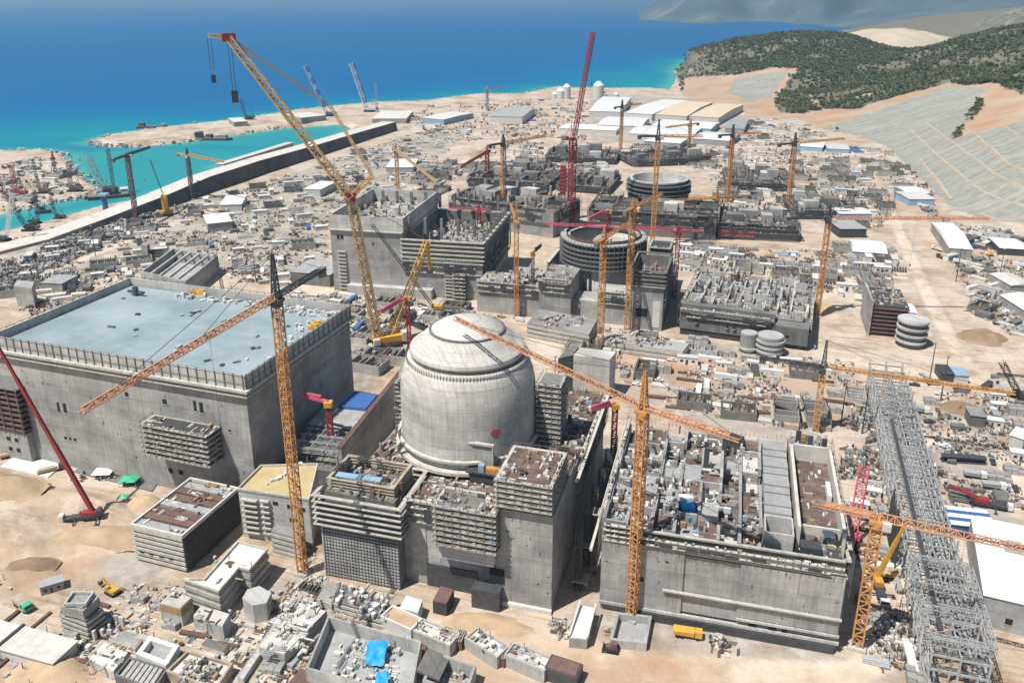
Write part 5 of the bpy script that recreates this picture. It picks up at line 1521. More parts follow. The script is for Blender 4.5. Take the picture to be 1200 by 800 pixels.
# long wall left of the drum with violet scaffolds
t = thing('side_wall', 'long grey wall running away beside the open scaffolded drum', 'wall', l2w(R2, RZ, -78, 26), RZ + math.pi / 2)
b = MB(); b.box(0, 78, -1.2, 0, -1, 29); b.build('wall_face', M['conc'], t)
b = MB(); b.box(-.4, 78.4, -1.8, .6, 29, 29.7); b.build('top_platform', M['board_l'], t)
DZ = W(701, 330, 10); D2 = Vector((60.5, 530, 0))
t = thing('reactor_drum', 'open concrete reactor drum ringed by dark scaffold platforms', 'drum', (D2.x, D2.y, 0), RZ)
b = MB(); b.lathe(0, 0, [(25.5, -1), (25.5, 41), (23.5, 41), (23.5, 30)], 72, 0, False); o = b.build('shell', M['conc_dome'], t); smooth(o)
b = MB(); b.cyl(0, 0, 29, 30, 23.4, n=48); b.build('inner_floor', M['rebar_mat'], t)
b = MB()
for k, z in enumerate((26, 29, 32, 35, 38)): b.lathe(0, 0, [(25.6, z), (28.6, z), (28.6, z + .9), (25.6, z + .9)], 72, 0, False)
b.build('ring_platform', M['scaf'], t)
b = MB(); b.lathe(0, 0, [(27.4, 31.5), (26.6, 42)], 72, 0, False)
b.build('ring_netting', M['netting'], t)
b = MB(); b.lathe(0, 0, [(22.0, 41.8), (28.4, 42.0), (28.4, 43.0), (22.0, 43.0)], 72, 0, False); b.build('top_platform', M['slab'], t)
b = MB()
for k in range(60):
    a = 2 * math.pi * k / 60
    b.bar((28.7 * math.cos(a), 28.7 * math.sin(a), 24), (28.7 * math.cos(a), 28.7 * math.sin(a), 45), .22)
b.build('standard', M['scaf'], t)
b = MB(); b.lathe(0, 0, [(24.5, 43), (24.5, 45.2)], 90, 0, False); tag(b.build('starter_bars', M['rebar'], t), kind='stuff')
b = MB(); b.rbox(-7, -25.6, 12, 1.4, 1.2, 13); b.rbox(-3.5, -25.7, 12, 1.4, 1.2, 13); b.build('duct', M['steel_d'], t)
b = MB()
for k in range(26):
    q_ = rnd.uniform(0, 6.28); r_ = rnd.uniform(4, 22)
    b.rbox(r_ * math.cos(q_), r_ * math.sin(q_), 30, rnd.uniform(1, 5), rnd.uniform(.6, 2), rnd.uniform(.4, 2), q_, rnd.randrange(12))
tag(b.build('drum_material', MIXM, t), kind='stuff')
scaffold('dark scaffold tower against the right side of the open drum', R2, RZ, -14, -2, 42, 58, 12, 40, 7, th=.7)

# ------------------------------------------------------------------ second auxiliary building
loc, rz, w, _ = fl3((795, 392), (945, 412))
t = thing('second_auxiliary_building', 'long low grey block with a cluttered roofless top behind the sandy strip', 'building', loc, rz)
dep = 82
occ(loc, rz, w, dep, 2)
b = MB(); b.box(0, w - 19, 1, dep, 4, 15.5); b.box(w - 18.9, w, 0, 30, 3, 13.5); b.box(w - 18.9, w, 30, dep, 0, 14); b.build('wall', M['conc_d'], t)
b = MB(); b.box(.5, w - 1, 1.6, dep - 1, -1, 4); b.build('dark_base', M['netting'], t)
b = MB(); b.box(0, w - 19, 4, 8.5, 15.5, 18.5); b.box(0, w - 19, -.4, 1, 15, 15.6); b.build('step', M['conc_d'], t)
openings(t, [(9, 11, 9, 10.8), (27, 28.6, 8, 9.8), (31, 32.6, 8, 9.8), (w - 12, w - 10.2, 6.5, 8.3)], y=-.03)
b = MB(); q = random.Random(15)
for i in range(9):
    for j in range(6):
        x, y = 2 + i * (w - 6) / 9, 10 + j * 12
        if q.random() < .8: b.box(x, x + .8, y, y + 11, 14, q.uniform(17, 21))
        if q.random() < .7: b.box(x + .81, x + (w - 6) / 9, y, y + .8, 14, q.uniform(16, 20))
b.build('room_wall', M['conc_l'], t)
fringe(t, [(0, .9, w - 19, .9)], 12, 17, 3, 33); fringe(t, [(w, 0, w, dep)], 6, 15, 3, 34); fringe(t, [(0, dep, 0, 1)], 6, 17, 4, 35)
b = MB(); b.wall([(w - 16, 20), (w - 2, 20), (w - 2, 34), (w - 16, 34)], 1.4, 13.5, 16.5); b.build('open_box', M['pale'], t)
roof_stuff(t, 2, w - 3, 9, dep - 2, 15.5, 520, 101, smax=3.2, hmax=4.2, wt=[5, 3, 2, 5, 4, 5, 9, 7, 2, 1, .3, 4, 8, 5])
starters(t, [(0, 9, w, 9), (0, dep, w, dep), (w * .4, 9, w * .4, dep), (w * .7, 9, w * .7, dep)], 17, 4, 1.8, 13, .2)

# ------------------------------------------------------------------ third and fourth units: lower, dark with rebar
M['red_dull'] = plain('dull_red_form', (0.30, 0.09, 0.10), 0.7, 0.3, 0.5)
def ruin(name, label, fl, fr, dep, h, seed, wall='conc_d', n=200, nx=6, ny=5, cols=0, cat='building', wt=None, loc_rz=None):
    loc, rz, w, _ = fl3(fl, fr) if loc_rz is None else loc_rz
    t = thing(name, label, cat, loc, rz)
    occ(loc, rz, w, dep, 2)
    b = MB(); b.box(0, w, 0, dep, -1, h); b.build('wall', M[wall], t)
    b = MB(); b.box(.4, w - .4, .4, dep - .4, h, h + .3); b.build('deck', M['rebar_mat'], t)
    q = random.Random(seed)
    for i in range(nx):
        for j in range(ny):
            x, y = w * i / nx + 1, dep * j / ny + .5
            b = MB()
            if q.random() < .8: b.box(x, x + .9, y, y + dep / ny, h + .3, h + q.uniform(2, 6))
            if q.random() < .8: b.box(x + .91, x + w / nx, y, y + .9, h + .3, h + q.uniform(2, 5))
            if b.v: b.build('room_wall', M[q.choice(('conc', 'conc_d', 'conc_d', 'netting'))], t)
    roof_stuff(t, 1, w - 1, 1, dep - 1, h + .3, n, seed, smax=3.6, hmax=4, wt=wt or [3, 3, 2, 3, 10, 4, 9, 4, 7, 1, .4, 3, 12, 3])
    starters(t, [(w * k / 5, 0, w * k / 5, dep) for k in range(6)] + [(0, dep * k / 4, w, dep * k / 4) for k in range(5)], h + 2, 3.2, 3.0, seed, .26)
    for k in range(4):
        x, y = q.uniform(.05, .75) * w, q.uniform(.05, .75) * dep
        hh = h + q.uniform(5, 12)
        b = MB(); b.box(x, x + q.uniform(8, 18), y, y + q.uniform(8, 16), h + .3, hh); b.build('raised_block', M[q.choice(('conc', 'conc_d', 'conc_l'))], t)
    fringe(t, [(0, -.02, w, -.02), (w, 0, w, dep), (0, dep, 0, 0)], h * .55, h + 2.5, 3, seed + 5, out=1.8, mat='scaf')
    if cols:
        for k in range(cols):
            for y in (3, dep - 4):
                b = MB(); b.box(w * (k + .3) / cols, w * (k + .3) / cols + 2, y, y + 2, h, h + 10); b.build('column', M['conc'], t)
    return t
ruin('third_hall', 'grey walled base of the third turbine hall with pale concrete piers', (528, 262), (648, 279), 56, 22, 201, 'conc', 150, cols=6)
D3 = W(770, 222, 30); D3 = Vector((D3.x, D3.y, 0))
ruin('third_reactor_block', 'dark reactor block round the shallow pale drum', (690, 272), (838, 282), 62, 18, 202, 'conc_d', 130)
t = thing('shallow_drum', 'shallow open drum with a pale inner wall and dark scaffold skirt', 'drum', W(772, 213, 30), RZ)
t.location.z = 0
b = MB(); b.lathe(0, 0, [(27, 10), (27, 34), (24.5, 34), (23, 22)], 64, 0, False); o = b.build('shell', M['conc_l'], t)
b = MB(); b.cyl(0, 0, 21, 22, 23, n=40); b.build('inner_floor', M['conc'], t)
b = MB()
for z in (22, 26, 30): b.lathe(0, 0, [(27.1, z), (30, z), (30, z + 1), (27.1, z + 1)], 64, 0, False)
b.build('ring_platform', M['scaf'], t)
b = MB(); b.lathe(0, 0, [(28, 14), (28, 33)], 64, 0, False); b.build('netting_skirt', M['netting'], t)
ruin('fourth_hall_base', 'low dark grid of unfinished walls and rebar behind the pale-piered hall base', (548, 219), (640, 226), 75, 8, 203, 'conc_d', 200)
ruin('fourth_deck', 'dark stepped rebar deck between the two hall bases and the red luffing crane', (652, 224), (712, 228), 70, 5, 209, 'conc_d', 160)
ruin('third_auxiliary_base', 'low dark block with a red formwork side beyond the cluttered roofless block', (840, 280), (934, 284), 60, 12, 204, 'conc_d', 260)
ruin('fourth_reactor_base', 'dark grid of rebar and forms beyond the shallow drum', (742, 196), (832, 192), 70, 6, 205, 'conc_d', 240)
ruin('fourth_auxiliary_base', 'black rebar thicket on a grey slab near the terraced hill', (852, 222), (928, 225), 75, 6, 206, 'conc_d', 360)
ruin('pump_house_base', 'small dark walled base by the bulk sheds', (930, 256), (1000, 258), 40, 6, 207, 'conc_d', 120)
ruin('rebar_foundation', 'low dark rebar base in front of the white sheds', (640, 190), (720, 193), 70, 5, 208, 'conc_d', 200)
b = MB(); b.box(1, 30, -1.2, -.1, 3, 9)
loc_, rz_, w_, _ = fl3((840, 280), (934, 284))
o = b.build('red_formwork', M['red_dull'], bpy.data.objects['third_auxiliary_base'])

# tank house with ribbed dark front and round banded tank
loc, rz, w, dep = frame((1018, 392), (1060, 396), 0, None)
t = thing('tank_house', 'dark ribbed building with a pale gable wall beside a round banded tank', 'building', loc, rz)
occ(loc, rz, w, 38, 2)
b = MB(); b.box(0, w, 0, 34, -1, 19); b.build('wall', M['netting'], t)
b = MB()
for k in range(7): b.box(-.5, w + .5, -.9, -.05, 2 + k * 2.5, 2.8 + k * 2.5)
b.build('platform', M['brown'], t)
b = MB(); b.box(-1.2, -.1, -2, 34, -1, 22); b.build('gable_wall', M['conc'], t)
roof_stuff(t, 1, w - 1, 1, 33, 19, 60, 111)
P = W(1066, 404, 0)
t = thing('banded_tank', 'round grey tank with pale scaffold bands', 'tank', P, 0)
b = MB(); b.cyl(0, 0, -.5, 16, 7.2, n=32); b.build('shell', M['conc_d'], t)
b = MB()
for k in range(4): b.lathe(0, 0, [(7.25, 3 + k * 4), (8.6, 3 + k * 4), (8.6, 4.2 + k * 4), (7.25, 4.2 + k * 4)], 32, 0, False)
b.cyl(0, 0, 16, 16.5, 7.6, n=32); b.build('band', M['conc_l'], t)
occupy([(P.x - 9, P.y - 9), (P.x + 9, P.y - 9), (P.x + 9, P.y + 9), (P.x - 9, P.y + 9)])
for lab, px, r, h_ in (('slim grey round silo in front of the cluttered roofless block', (876, 411), 4.6, 11), ('wide banded round silo in front of the cluttered roofless block', (901, 414), 7.2, 11)):
    P = W(*px, 0)
    t = thing('silo', lab, 'silo', P, 0)
    b = MB(); b.cyl(0, 0, -.5, h_, r, n=28); b.build('shell', M['conc'], t)
    b = MB()
    for k in range(3 if r > 6 else 1): b.lathe(0, 0, [(r, 2 + k * 3), (r + .9, 2 + k * 3), (r + .9, 3.2 + k * 3), (r, 3.2 + k * 3)], 28, 0, False)
    b.cyl(0, 0, h_, h_ + .5, r * .96, n=28); b.build('band', M['conc_l'], t)
    occupy([(P.x - 8, P.y - 8), (P.x + 8, P.y - 8), (P.x + 8, P.y + 8), (P.x - 8, P.y + 8)])
# slanted concrete block behind the dome
t, L = prism_thing('retaining_block', 'tall bare concrete block with a slanting side behind the dome', 'wall', ((672, 416), (715, 421), (722, 412), (680, 407)), 22, mat='conc_l')
t, L = prism_thing('dark_retaining_block', 'dark bare wall beside the slanting concrete block behind the dome', 'wall', ((654, 420), (671, 416), (678, 406), (664, 408)), 20, mat='conc_d')
t, L = prism_thing('walled_slab', 'low boarded slab building in front of the open drum', 'building', ((618, 378), (690, 392), (700, 374), (632, 362)), 9, mat='conc', bands=3)
roof_stuff(t, -14, 14, -8, 8, 9, 60, 121)
t, L = prism_thing('beam_row_slab', 'long low pale slab of beams on the edge of the sandy strip', 'building', ((700, 398), (800, 412), (808, 402), (712, 390)), 6, mat='conc_l', bands=2)
roof_stuff(t, -22, 20, -6, 6, 6, 70, 122)

# ------------------------------------------------------------------ open concrete basin behind the hall, and other yard structures
def tub(name, label, px, Z, floor, th=.8, mat='conc_l', fmat='slab', cat='basin', stuff=0, seed=1, group=None, ribs=0, wt=None):
    P = from_px(px, Z); c = sum(P, Vector()) / len(P)
    t = thing(name, label, cat, (c.x, c.y, 0), 0, group)
    L = [(p.x - c.x, p.y - c.y) for p in P]
    b = MB(); b.wall(L, th, -.5, Z); b.build('wall', M[mat], t)
    b = MB(); b.prism([(x * .97, y * .97) for x, y in L], -.6, floor); b.build('floor', M[fmat], t)
    if ribs:
        b = MB()
        for k in range(1, ribs):
            f = k / ribs
            p = Vector((*L[0], 0)).lerp(Vector((*L[1], 0)), f); q_ = Vector((*L[3], 0)).lerp(Vector((*L[2], 0)), f)
            b.bar((p.x, p.y, Z - 1), (q_.x, q_.y, Z - 1), 1.2, 1.6)
        b.build('cross_beam', M['conc_l'], t)
    if stuff:
        r = min(max(abs(x) for x, y in L), 40) * .6; ry = max(abs(y) for x, y in L) * .55
        roof_stuff(t, -r, r, -ry, ry, floor, stuff, seed, smax=2.2, hmax=1.4, **({'wt': wt} if wt else {}))
    occupy([(p.x, p.y) for p in P])
    return t
tub('open_basin', 'open rectangular concrete basin with cross beams behind the blue-roofed hall', ((166, 318), (217, 329), (254, 300), (203, 291)), 13, 3, 1.2, 'conc', ribs=5)
t, L = prism_thing('twin_pier', 'pair of upright concrete piers behind the open basin', 'pier', ((165, 287), (172, 288), (175, 285), (168, 284)), 11, mat='conc')
t, L = prism_thing('frame_pier', 'tall split concrete frame standing in the sand behind the hall', 'pier', ((16, 335), (37, 338), (40, 330), (20, 328)), 14, mat='conc')
# ------------------------------------------------------------------ near foundations along the bottom
t, L = prism_thing('stair_tower', 'grey stepped scaffold tower near the parked green truck', 'tower', ((70, 716), (100, 727), (120, 712), (92, 702)), 8, mat='conc_d', bands=4)
b = MB(); b.rbox(0, 0, 8, 8.5, 7, 3.2, GA); b.rbox(0, 0, 11.2, 6.8, 5.2, .5, GA); b.build('upper_tier', M['conc'], t)
b = MB(); b.wall([(-3.2, -2.6), (3.2, -2.6), (3.2, 2.6), (-3.2, 2.6)], .5, 11.7, 12.8); b.build('parapet', M['conc_l'], t)
roof_stuff(t, 4, 12, -5, 4, 0, 40, 131, smax=2.4, hmax=4); roof_stuff(t, -6, 6, -9, -6, 0, 30, 132, hmax=2)
def cube_block(label, px, Z, cap='board_l', mat='conc_l', band='timber', name='foundation_block', stuff=0, seed=1, cat='concrete block', group=None):
    t, L = prism_thing(name, label, cat, px, Z * .55, mat=mat, group=group)
    b = MB(); b.prism([(x * .985, y * .985) for x, y in L], Z * .55, Z); b.build('formwork_band', M[band], t)
    b = MB(); b.prism([(x * .93, y * .93) for x, y in L], Z, Z + .35); b.build('top_slab', M[cap], t)
    if stuff: roof_stuff(t, -3, 3, -3, 3, Z + .35, stuff, seed, smax=1.4, hmax=.9)
    return t
cube_block('concrete block with a brown boarded upper half near the white-roofed L-shaped block', ((188, 716), (213, 723), (227, 709), (203, 701)), 6.5, stuff=6)
cube_block('pale block with a notched top beside the brown-topped concrete block', ((244, 737), (262, 742), (271, 727), (252, 721)), 5.5, band='conc_l', cap='pale', stuff=4, seed=2)
cube_block('small pale stepped block against the notched-top block', ((227, 728), (242, 733), (250, 720), (236, 716)), 4.5, band='conc_l', cap='offwhite', stuff=3, seed=3)
tub('white_frame_tub', 'white open concrete frame among the bottom foundations', ((163, 764), (194, 776), (206, 757), (176, 747)), 4.5, 2.2, 1.6, 'white', 'slab', cat='foundation')
tub('timber_pit', 'dark-walled pit decked with yellow timber joists', ((136, 790), (180, 806), (195, 783), (152, 770)), 3.5, 2.6, .6, 'conc_d', 'timber', cat='foundation', ribs=8)
t, L = prism_thing('pale_footing', 'flat pale concrete footing beside the timber-decked pit', 'foundation', ((104, 772), (133, 786), (150, 764), (122, 752)), 3.2, mat='conc_l', cap='offwhite')
roof_stuff(t, -5, 5, -5, 5, 3.2, 16, 141, smax=1.6, hmax=1)
tub('rubble_pit', 'square foundation with white rubble and bent steel inside', ((196, 785), (252, 806), (271, 777), (220, 762)), 3.6, 2.6, .7, 'board', 'offwhite', cat='foundation', stuff=70, seed=142)
t, L = prism_thing('long_deck_block', 'long pale block roofed with planks and beams pointing at the orange crane mast', 'building', ((303, 757), (333, 766), (383, 715), (352, 706)), 5, mat='conc', cap='offwhite')
roof_stuff(t, -6, 6, -12, 12, 5, 90, 143, smax=3, hmax=.7, wt=[5, 3, 2, 8, 2, 8, 2, 6, 2, 1, .4, 5, 2, 7])
tub('walled_basin', 'roofless concrete basin cluttered with white debris and blue sheets', ((360, 782), (480, 815), (492, 752), (385, 722)), 6, 1.5, .7, 'conc_l', 'slab', stuff=120, seed=144, wt=[5, 3, 2, 5, 2, 9, 2, 6, 2, 1, .4, 5, 3, 9], ribs=0)
tub('open_concrete_box', 'open concrete box with a slanting dark lid at the bottom edge', ((497, 796), (545, 812), (556, 780), (512, 765)), 6, 1.5, .8, 'conc_l', 'slab', stuff=26, seed=145)
P = W(508, 778, 6)
t = thing('slanting_lid', 'slanting dark concrete lid on the open box at the bottom edge', 'slab', (P.x, P.y, 0), GA)
b = MB(); b.rbox(0, 0, 5.6, 7, 9, .8, 0, tilt=-.25); b.build('panel', M['conc_d'], t)
for lab, px, py, s in (('large crumpled bright blue tarpaulin hanging in the roofless basin', 441, 765, 1.0), ('small crumpled bright blue tarpaulin below the larger blue sheet', 448, 796, .65)):
    P = W(px, py, 4)
    b = MB(); n = 9; q = random.Random(px)
    vs = [((i - 4) * .75 * s + q.uniform(-.3, .3), (j - 4) * .95 * s + q.uniform(-.3, .3), 3.2 + q.uniform(-.5, .9) * s + (j * .25) * s) for j in range(n) for i in range(n)]
    fs = [(j * n + i, j * n + i + 1, (j + 1) * n + i + 1, (j + 1) * n + i) for j in range(n - 1) for i in range(n - 1)]
    b.add(vs, fs); o = b.build('tarpaulin', M['tarp'], None, label=lab, cat='tarpaulin'); o.location = (P.x, P.y, 0); smooth(o)
SEG = [('white concrete box with a brown earth-filled top by the sandy lane', (448, 722), (482, 738), 5, 'white', 'sand'), ('white concrete box with two openings in the row by the sandy lane', (484, 737), (527, 755), 4.5, 'conc_l', 'offwhite'), ('white concrete box loaded with yellow beams in the row by the sandy lane', (546, 746), (582, 769), 4.5, 'conc_l', 'offwhite'), ('white concrete box next to the black lidded box in the row by the sandy lane', (592, 766), (637, 785), 4.5, 'conc_l', 'offwhite'), ('black lidded steel box ending the row by the sandy lane', (639, 782), (674, 794), 4.5, 'steel_d', 'brown')]
for i, (lab, l, r, Z, mt, top) in enumerate(SEG):
    A, B = W(*l, 0), W(*r, 0)
    A = W(l[0], l[1] + 14, 0); B = W(r[0], r[1] + 14, 0)
    d = B - A; rz = math.atan2(d.y, d.x)
    t = thing('lane_box', lab, 'concrete box', (A.x, A.y, 0), rz)
    occ((A.x, A.y, 0), rz, d.length, 6, .5)
    b = MB(); b.wall([(0, 0), (d.length, 0), (d.length, 5.5), (0, 5.5)], .6, -.4, Z); b.build('wall', M[mt], t)
    b = MB(); b.box(.3, d.length - .3, .3, 5.2, -.4, Z - (.6 if i != 4 else -.2)); b.build('fill', M[top], t)
    if i in (1, 2, 3): roof_stuff(t, .5, d.length - .5, .6, 5, Z - .6, 22, 150 + i, smax=1.8, hmax=1.0)
for i, (px, py) in enumerate(((537, 752), (587, 772))):
    P = W(px, py + 8, 0)
    t = thing('lane_joint', ('brown rusty joint frame between the box with openings and the box with yellow beams', 'brown rusty joint frame between the box with yellow beams and the last white box')[i], 'frame', P, GA)
    b = MB(); b.rbox(0, 2, 0, 2.6, 5, 3.4); b.build('frame_body', M['brown'], t)
    b = MB()
    for k in range(4): b.rbox(-1 + k * .7, 2, 3.4, .25, 5.4, .3)
    b.build('rail', M['conc_l'], t)
tub('crane_base_tub', 'pale concrete pit around the foot of the central orange crane', ((716, 748), (756, 752), (762, 722), (724, 718)), 3, .3, 1.0, 'conc_l', 'slab', cat='foundation')
t, L = prism_thing('access_ramp', 'white-topped concrete ramp in front of the dark gap', 'ramp', ((667, 746), (688, 748), (698, 712), (680, 708)), 4, mat='conc', cap='white')
b = MB()
for k in (0, 1): b.bar((L[k][0], L[k][1], 4.6), (L[3 - k][0], L[3 - k][1], 5.5), .6)
b.build('side_kerb', M['pale'], t)
t, L = prism_thing('white_tent_block', 'white-topped box beside the dark shed at the foot of the louvred block', 'building', ((468, 712), (490, 717), (495, 703), (476, 697)), 5, mat='offwhite', cap='white')
t, L = prism_thing('dark_shed', 'dark brown slanted shed at the foot of the dome block', 'shed', ((507, 703), (523, 707), (532, 690), (516, 686)), 5, mat='netting', cap='brown')
t, L = prism_thing('round_pit', 'faceted pale concrete chamber in front of the stepped block', 'chamber', ((284, 700), (296, 709), (312, 706), (318, 694), (304, 686), (290, 690)), 7, mat='conc_l')
for i, (px, Z, lab) in enumerate(((((392, 704), (420, 712), (430, 692), (402, 684)), 4, 'low slab loaded with white drums in front of the louvred block'), (((420, 716), (450, 724), (456, 706), (428, 700)), 4.5, 'dark boarded slab loaded with white drums by the lane boxes'))):
    t, L = prism_thing('loaded_slab', lab, 'foundation', px, Z, mat='conc_d', bands=2)
    b = MB(); q = random.Random(160 + i)
    for k in range(16):
        x, y = q.uniform(-4, 4), q.uniform(-4, 4)
        b.cyl(x, y, Z, Z + q.uniform(1, 1.8), q.uniform(.5, .9), n=10)
    tag(b.build('drum', M['white'], t), kind='stuff')
    roof_stuff(t, -5, 5, -5, 5, Z, 20, 165 + i, smax=1.8)
t = thing('bottom_shed', 'low pale steel-roofed shed at the sandy corner', 'shed', W(20, 748, 4), R(-17)); t.location.z = 0
b = MB(); b.box(-16, 18, -4.5, 4.5, -.5, 3.6); b.build('wall', M['offwhite'], t)
b = MB(); b.box(-16.6, -3.2, -5, 5, 3.6, 4.0); b.box(-2.4, 18.6, -5, 5, 3.6, 4.0); b.build('roof', M['offwhite'], t)
b = MB(); b.box(-3.2, -2.4, -5.2, 5.4, 3.5, 4.6); b.build('ridge_beam', M['steel_d'], t)
for lab, px, py, sx, mt in (('green tarpaulin tent at the foot of the blue-roofed hall', 152, 562, 7.5, 'green'), ('small green tarpaulin on the ground by the red mobile crane', 144, 583, 4, 'green'), ('white canopy at the foot of the blue-roofed hall', 121, 553, 8, 'white')):
    P = W(px, py, 2)
    t = thing('canopy', lab, 'canopy', (P.x, P.y, 0), GA + .3)
    b = MB(); b.add([(-sx / 2, -sx * .4, 2.4), (sx / 2, -sx * .4, 2.6), (sx / 2, sx * .4, 2.5), (-sx / 2, sx * .4, 2.3), (0, 0, 3.4)], [(0, 1, 4), (1, 2, 4), (2, 3, 4), (3, 0, 4)]); b.build('cover', M[mt], t)
    b = MB()
    for x in (-1, 1):
        for y in (-1, 1): b.bar((x * sx * .45, y * sx * .36, 0), (x * sx * .45, y * sx * .36, 2.5), .12)
    b.build('post', M['steel'], t)
t, L = prism_thing('white_slab', 'large white concrete slab at the foot of the blue-roofed hall', 'slab', ((0, 546), (56, 559), (76, 541), (30, 526)), .6, mat='white')
t, L = prism_thing('yard_screed', 'grey fenced yard strip at the foot of the blue-roofed hall', 'slab', ((86, 552), (178, 575), (184, 566), (100, 543)), .5, mat='conc_d')
roof_stuff(t, -18, 18, -3, 3, .5, 40, 171, smax=1.6, hmax=1)

t, L = prism_thing('trench_wall', 'long low concrete trench wall pointing at the foot of the tall orange crane', 'wall', ((278, 792), (285, 795), (349, 700), (343, 697)), 2.6, mat='conc_l')
starters(t, [(L[0][0], L[0][1], L[3][0], L[3][1])], 2.6, 1.2, .8, 9, .1)
t, L = prism_thing('plank_walkway', 'pinkish board walkway running up to the foot of the tall orange crane', 'walkway', ((290, 798), (299, 801), (364, 690), (356, 686)), .5, mat='board')
t, L = prism_thing('trench_cover', 'narrow grey trench cover beside the long pale planked block', 'slab', ((336, 778), (342, 781), (392, 722), (387, 719)), 1.2, mat='slab')
t, L = prism_thing('brick_stack_slab', 'dark low slab stacked with timber between the walled basin and the planked block', 'slab', ((338, 800), (364, 808), (376, 790), (352, 782)), 1.5, mat='brown')
t, L = prism_thing('stepped_ramp', 'grey stepped concrete ramp beside the foot of the tall orange crane', 'ramp', ((372, 700), (388, 706), (398, 684), (384, 680)), 3.2, mat='conc', bands=3)
t, L = prism_thing('formwork_trough', 'long pale formwork trough lying before the notched-top block', 'formwork', ((236, 754), (262, 763), (268, 755), (243, 747)), 2.0, mat='board_l', cap='conc_d')
t, L = prism_thing('concrete_plinth', 'flat grey plinth between the stepped scaffold tower and the white concrete frame', 'foundation', ((128, 748), (158, 758), (168, 745), (140, 736)), 1.6, mat='conc', bands=1)
# ------------------------------------------------------------------ sea wall, quay road, jetties
t = thing('sea_wall', 'long dark grey sea wall with a pale quay road behind it', 'sea wall', (0, 0, 0), 0)
line = [(-40, 308), (60, 284), (130, 263), (200, 243), (250, 225), (310, 204), (370, 185), (420, 168), (466, 153)]
tops = [W(a, b_ - (3 if i < 2 else 6 + i * 1.2), 9) for i, (a, b_) in enumerate(line)]
b = MB(); b2 = MB(); b3 = MB()
for i in range(len(line) - 1):
    A, B = W(*line[i], 0), W(*line[i + 1], 0)
    d = (B - A).normalized(); nrm = Vector((-d.y, d.x, 0))
    if nrm.y < 0: nrm = -nrm
    hs = [1.5, 2.5, 6, 12, 16, 16, 15, 14, 13]
    hgt, hg2 = hs[i], hs[i + 1]
    wd = 26
    vs = []
    for P_, h_ in ((A, hgt), (B, hg2)):
        for o_, z in ((0, -1), (2.5, h_), (wd, h_ - .5), (wd + 20, -6)): vs.append((P_.x + nrm.x * o_, P_.y + nrm.y * o_, z))
    b.add(vs, [(0, 4, 5, 1)])
    b2.add(vs, [(1, 5, 6, 2)])
    b3.add(vs, [(2, 6, 7, 3)])
M['sea_wall'] = concrete('dark_sea_wall', (0.135, 0.13, 0.12), panel=(9, 14), stain=.5, joint=.6, streak=.6)
b.build('wall_face', M['sea_wall'], t); b2.build('quay_road', M['pale'], t); b3.build('rock_slope', M['rock'], t)
occupy([W(a, b_ + 1, 0) for a, b_ in line] + [W(a, b_ - 26, 0) for a, b_ in line[::-1]])
q = random.Random(12)
b = MB()
for k in range(900):
    f = q.random() * 7.99; i = int(f); f -= i
    A, B = W(*line[i], 0), W(*line[i + 1], 0)
    P = A.lerp(B, f); d = (B - A).normalized(); nrm = Vector((-d.y, d.x, 0)); nrm = -nrm if nrm.y < 0 else nrm
    o_ = q.uniform(36, 58); s = q.uniform(1.2, 3.6)
    b.rbox(P.x + nrm.x * o_, P.y + nrm.y * o_, -5.5 + max(0, (50 - o_)) * .3, s, s * q.uniform(.6, 1), s * .8, q.uniform(0, 3), q.randrange(2))
tag(b.build('rock_armour', [M['rock'], M['pale']]), 'pale boulders lining the harbour side of the sea wall', kind='stuff')
# quay parapet block on the road
t = thing('quay_block', 'long grey block along the outer edge of the quay road', 'wall', W(262, 200, 9), 0); 
A, B = W(262, 198, 12), W(344, 172, 12); d = B - A
t.location = (A.x, A.y, 0); t.rotation_euler = (0, 0, math.atan2(d.y, d.x))
b = MB(); b.box(0, d.length, 0, 9, -3, 17); b.build('body', M['conc'], t)
b = MB(); b.box(-.3, d.length + .3, -.3, 9.3, 17, 17.5); b.build('coping', M['pale'], t)
# rocks around the jetty and peninsula edges
def edge_rocks(pts, n, seed, w=7, label=''):
    q = random.Random(seed); b = MB()
    P = [W(a, c, SEA) for a, c in pts]
    for k in range(n):
        f = q.random() * (len(P) - 1); i = int(f); f -= i
        p = P[i].lerp(P[i + 1], f)
        s = q.uniform(1.5, 4.5)
        b.rbox(p.x + q.gauss(0, w), p.y + q.gauss(0, w), SEA - 1 + q.uniform(0, 3), s, s * .8, s * .7, q.uniform(0, 3), q.randrange(2))
    tag(b.build('shore_rocks', [M['rock'], M['pale']]), label, kind='stuff')
edge_rocks([(415, 124), (350, 131), (280, 142), (200, 151), (135, 160), (114, 167), (122, 171), (160, 172), (235, 164), (330, 150)], 700, 3, label='pale boulders along both edges of the long jetty')
edge_rocks([(0, 180), (45, 178), (68, 183), (80, 198), (112, 224), (100, 230), (60, 237), (0, 250)], 420, 4, label='pale boulders round the crane-covered spit')
edge_rocks([(440, 122), (500, 120), (560, 112), (612, 112), (650, 104), (760, 105)], 500, 6, 9, label='pale boulders along the open sea shore')
for lab, l, r_, br_, Z in (('pale concrete caisson on the jetty below the striped cranes', (353, 138), (382, 135), (386, 129), 9), ('small pale caisson at the bend of the jetty', (274, 143), (290, 142), (292, 137), 8), ('long flat pale shed at the root of the jetty', (436, 139), (476, 139), (478, 130), 8)):
    shed('caisson' if 'caisson' in lab else 'jetty_shed', lab, 'caisson' if 'caisson' in lab else 'shed', l, r_, br_, Z, 'offwhite', 'conc')
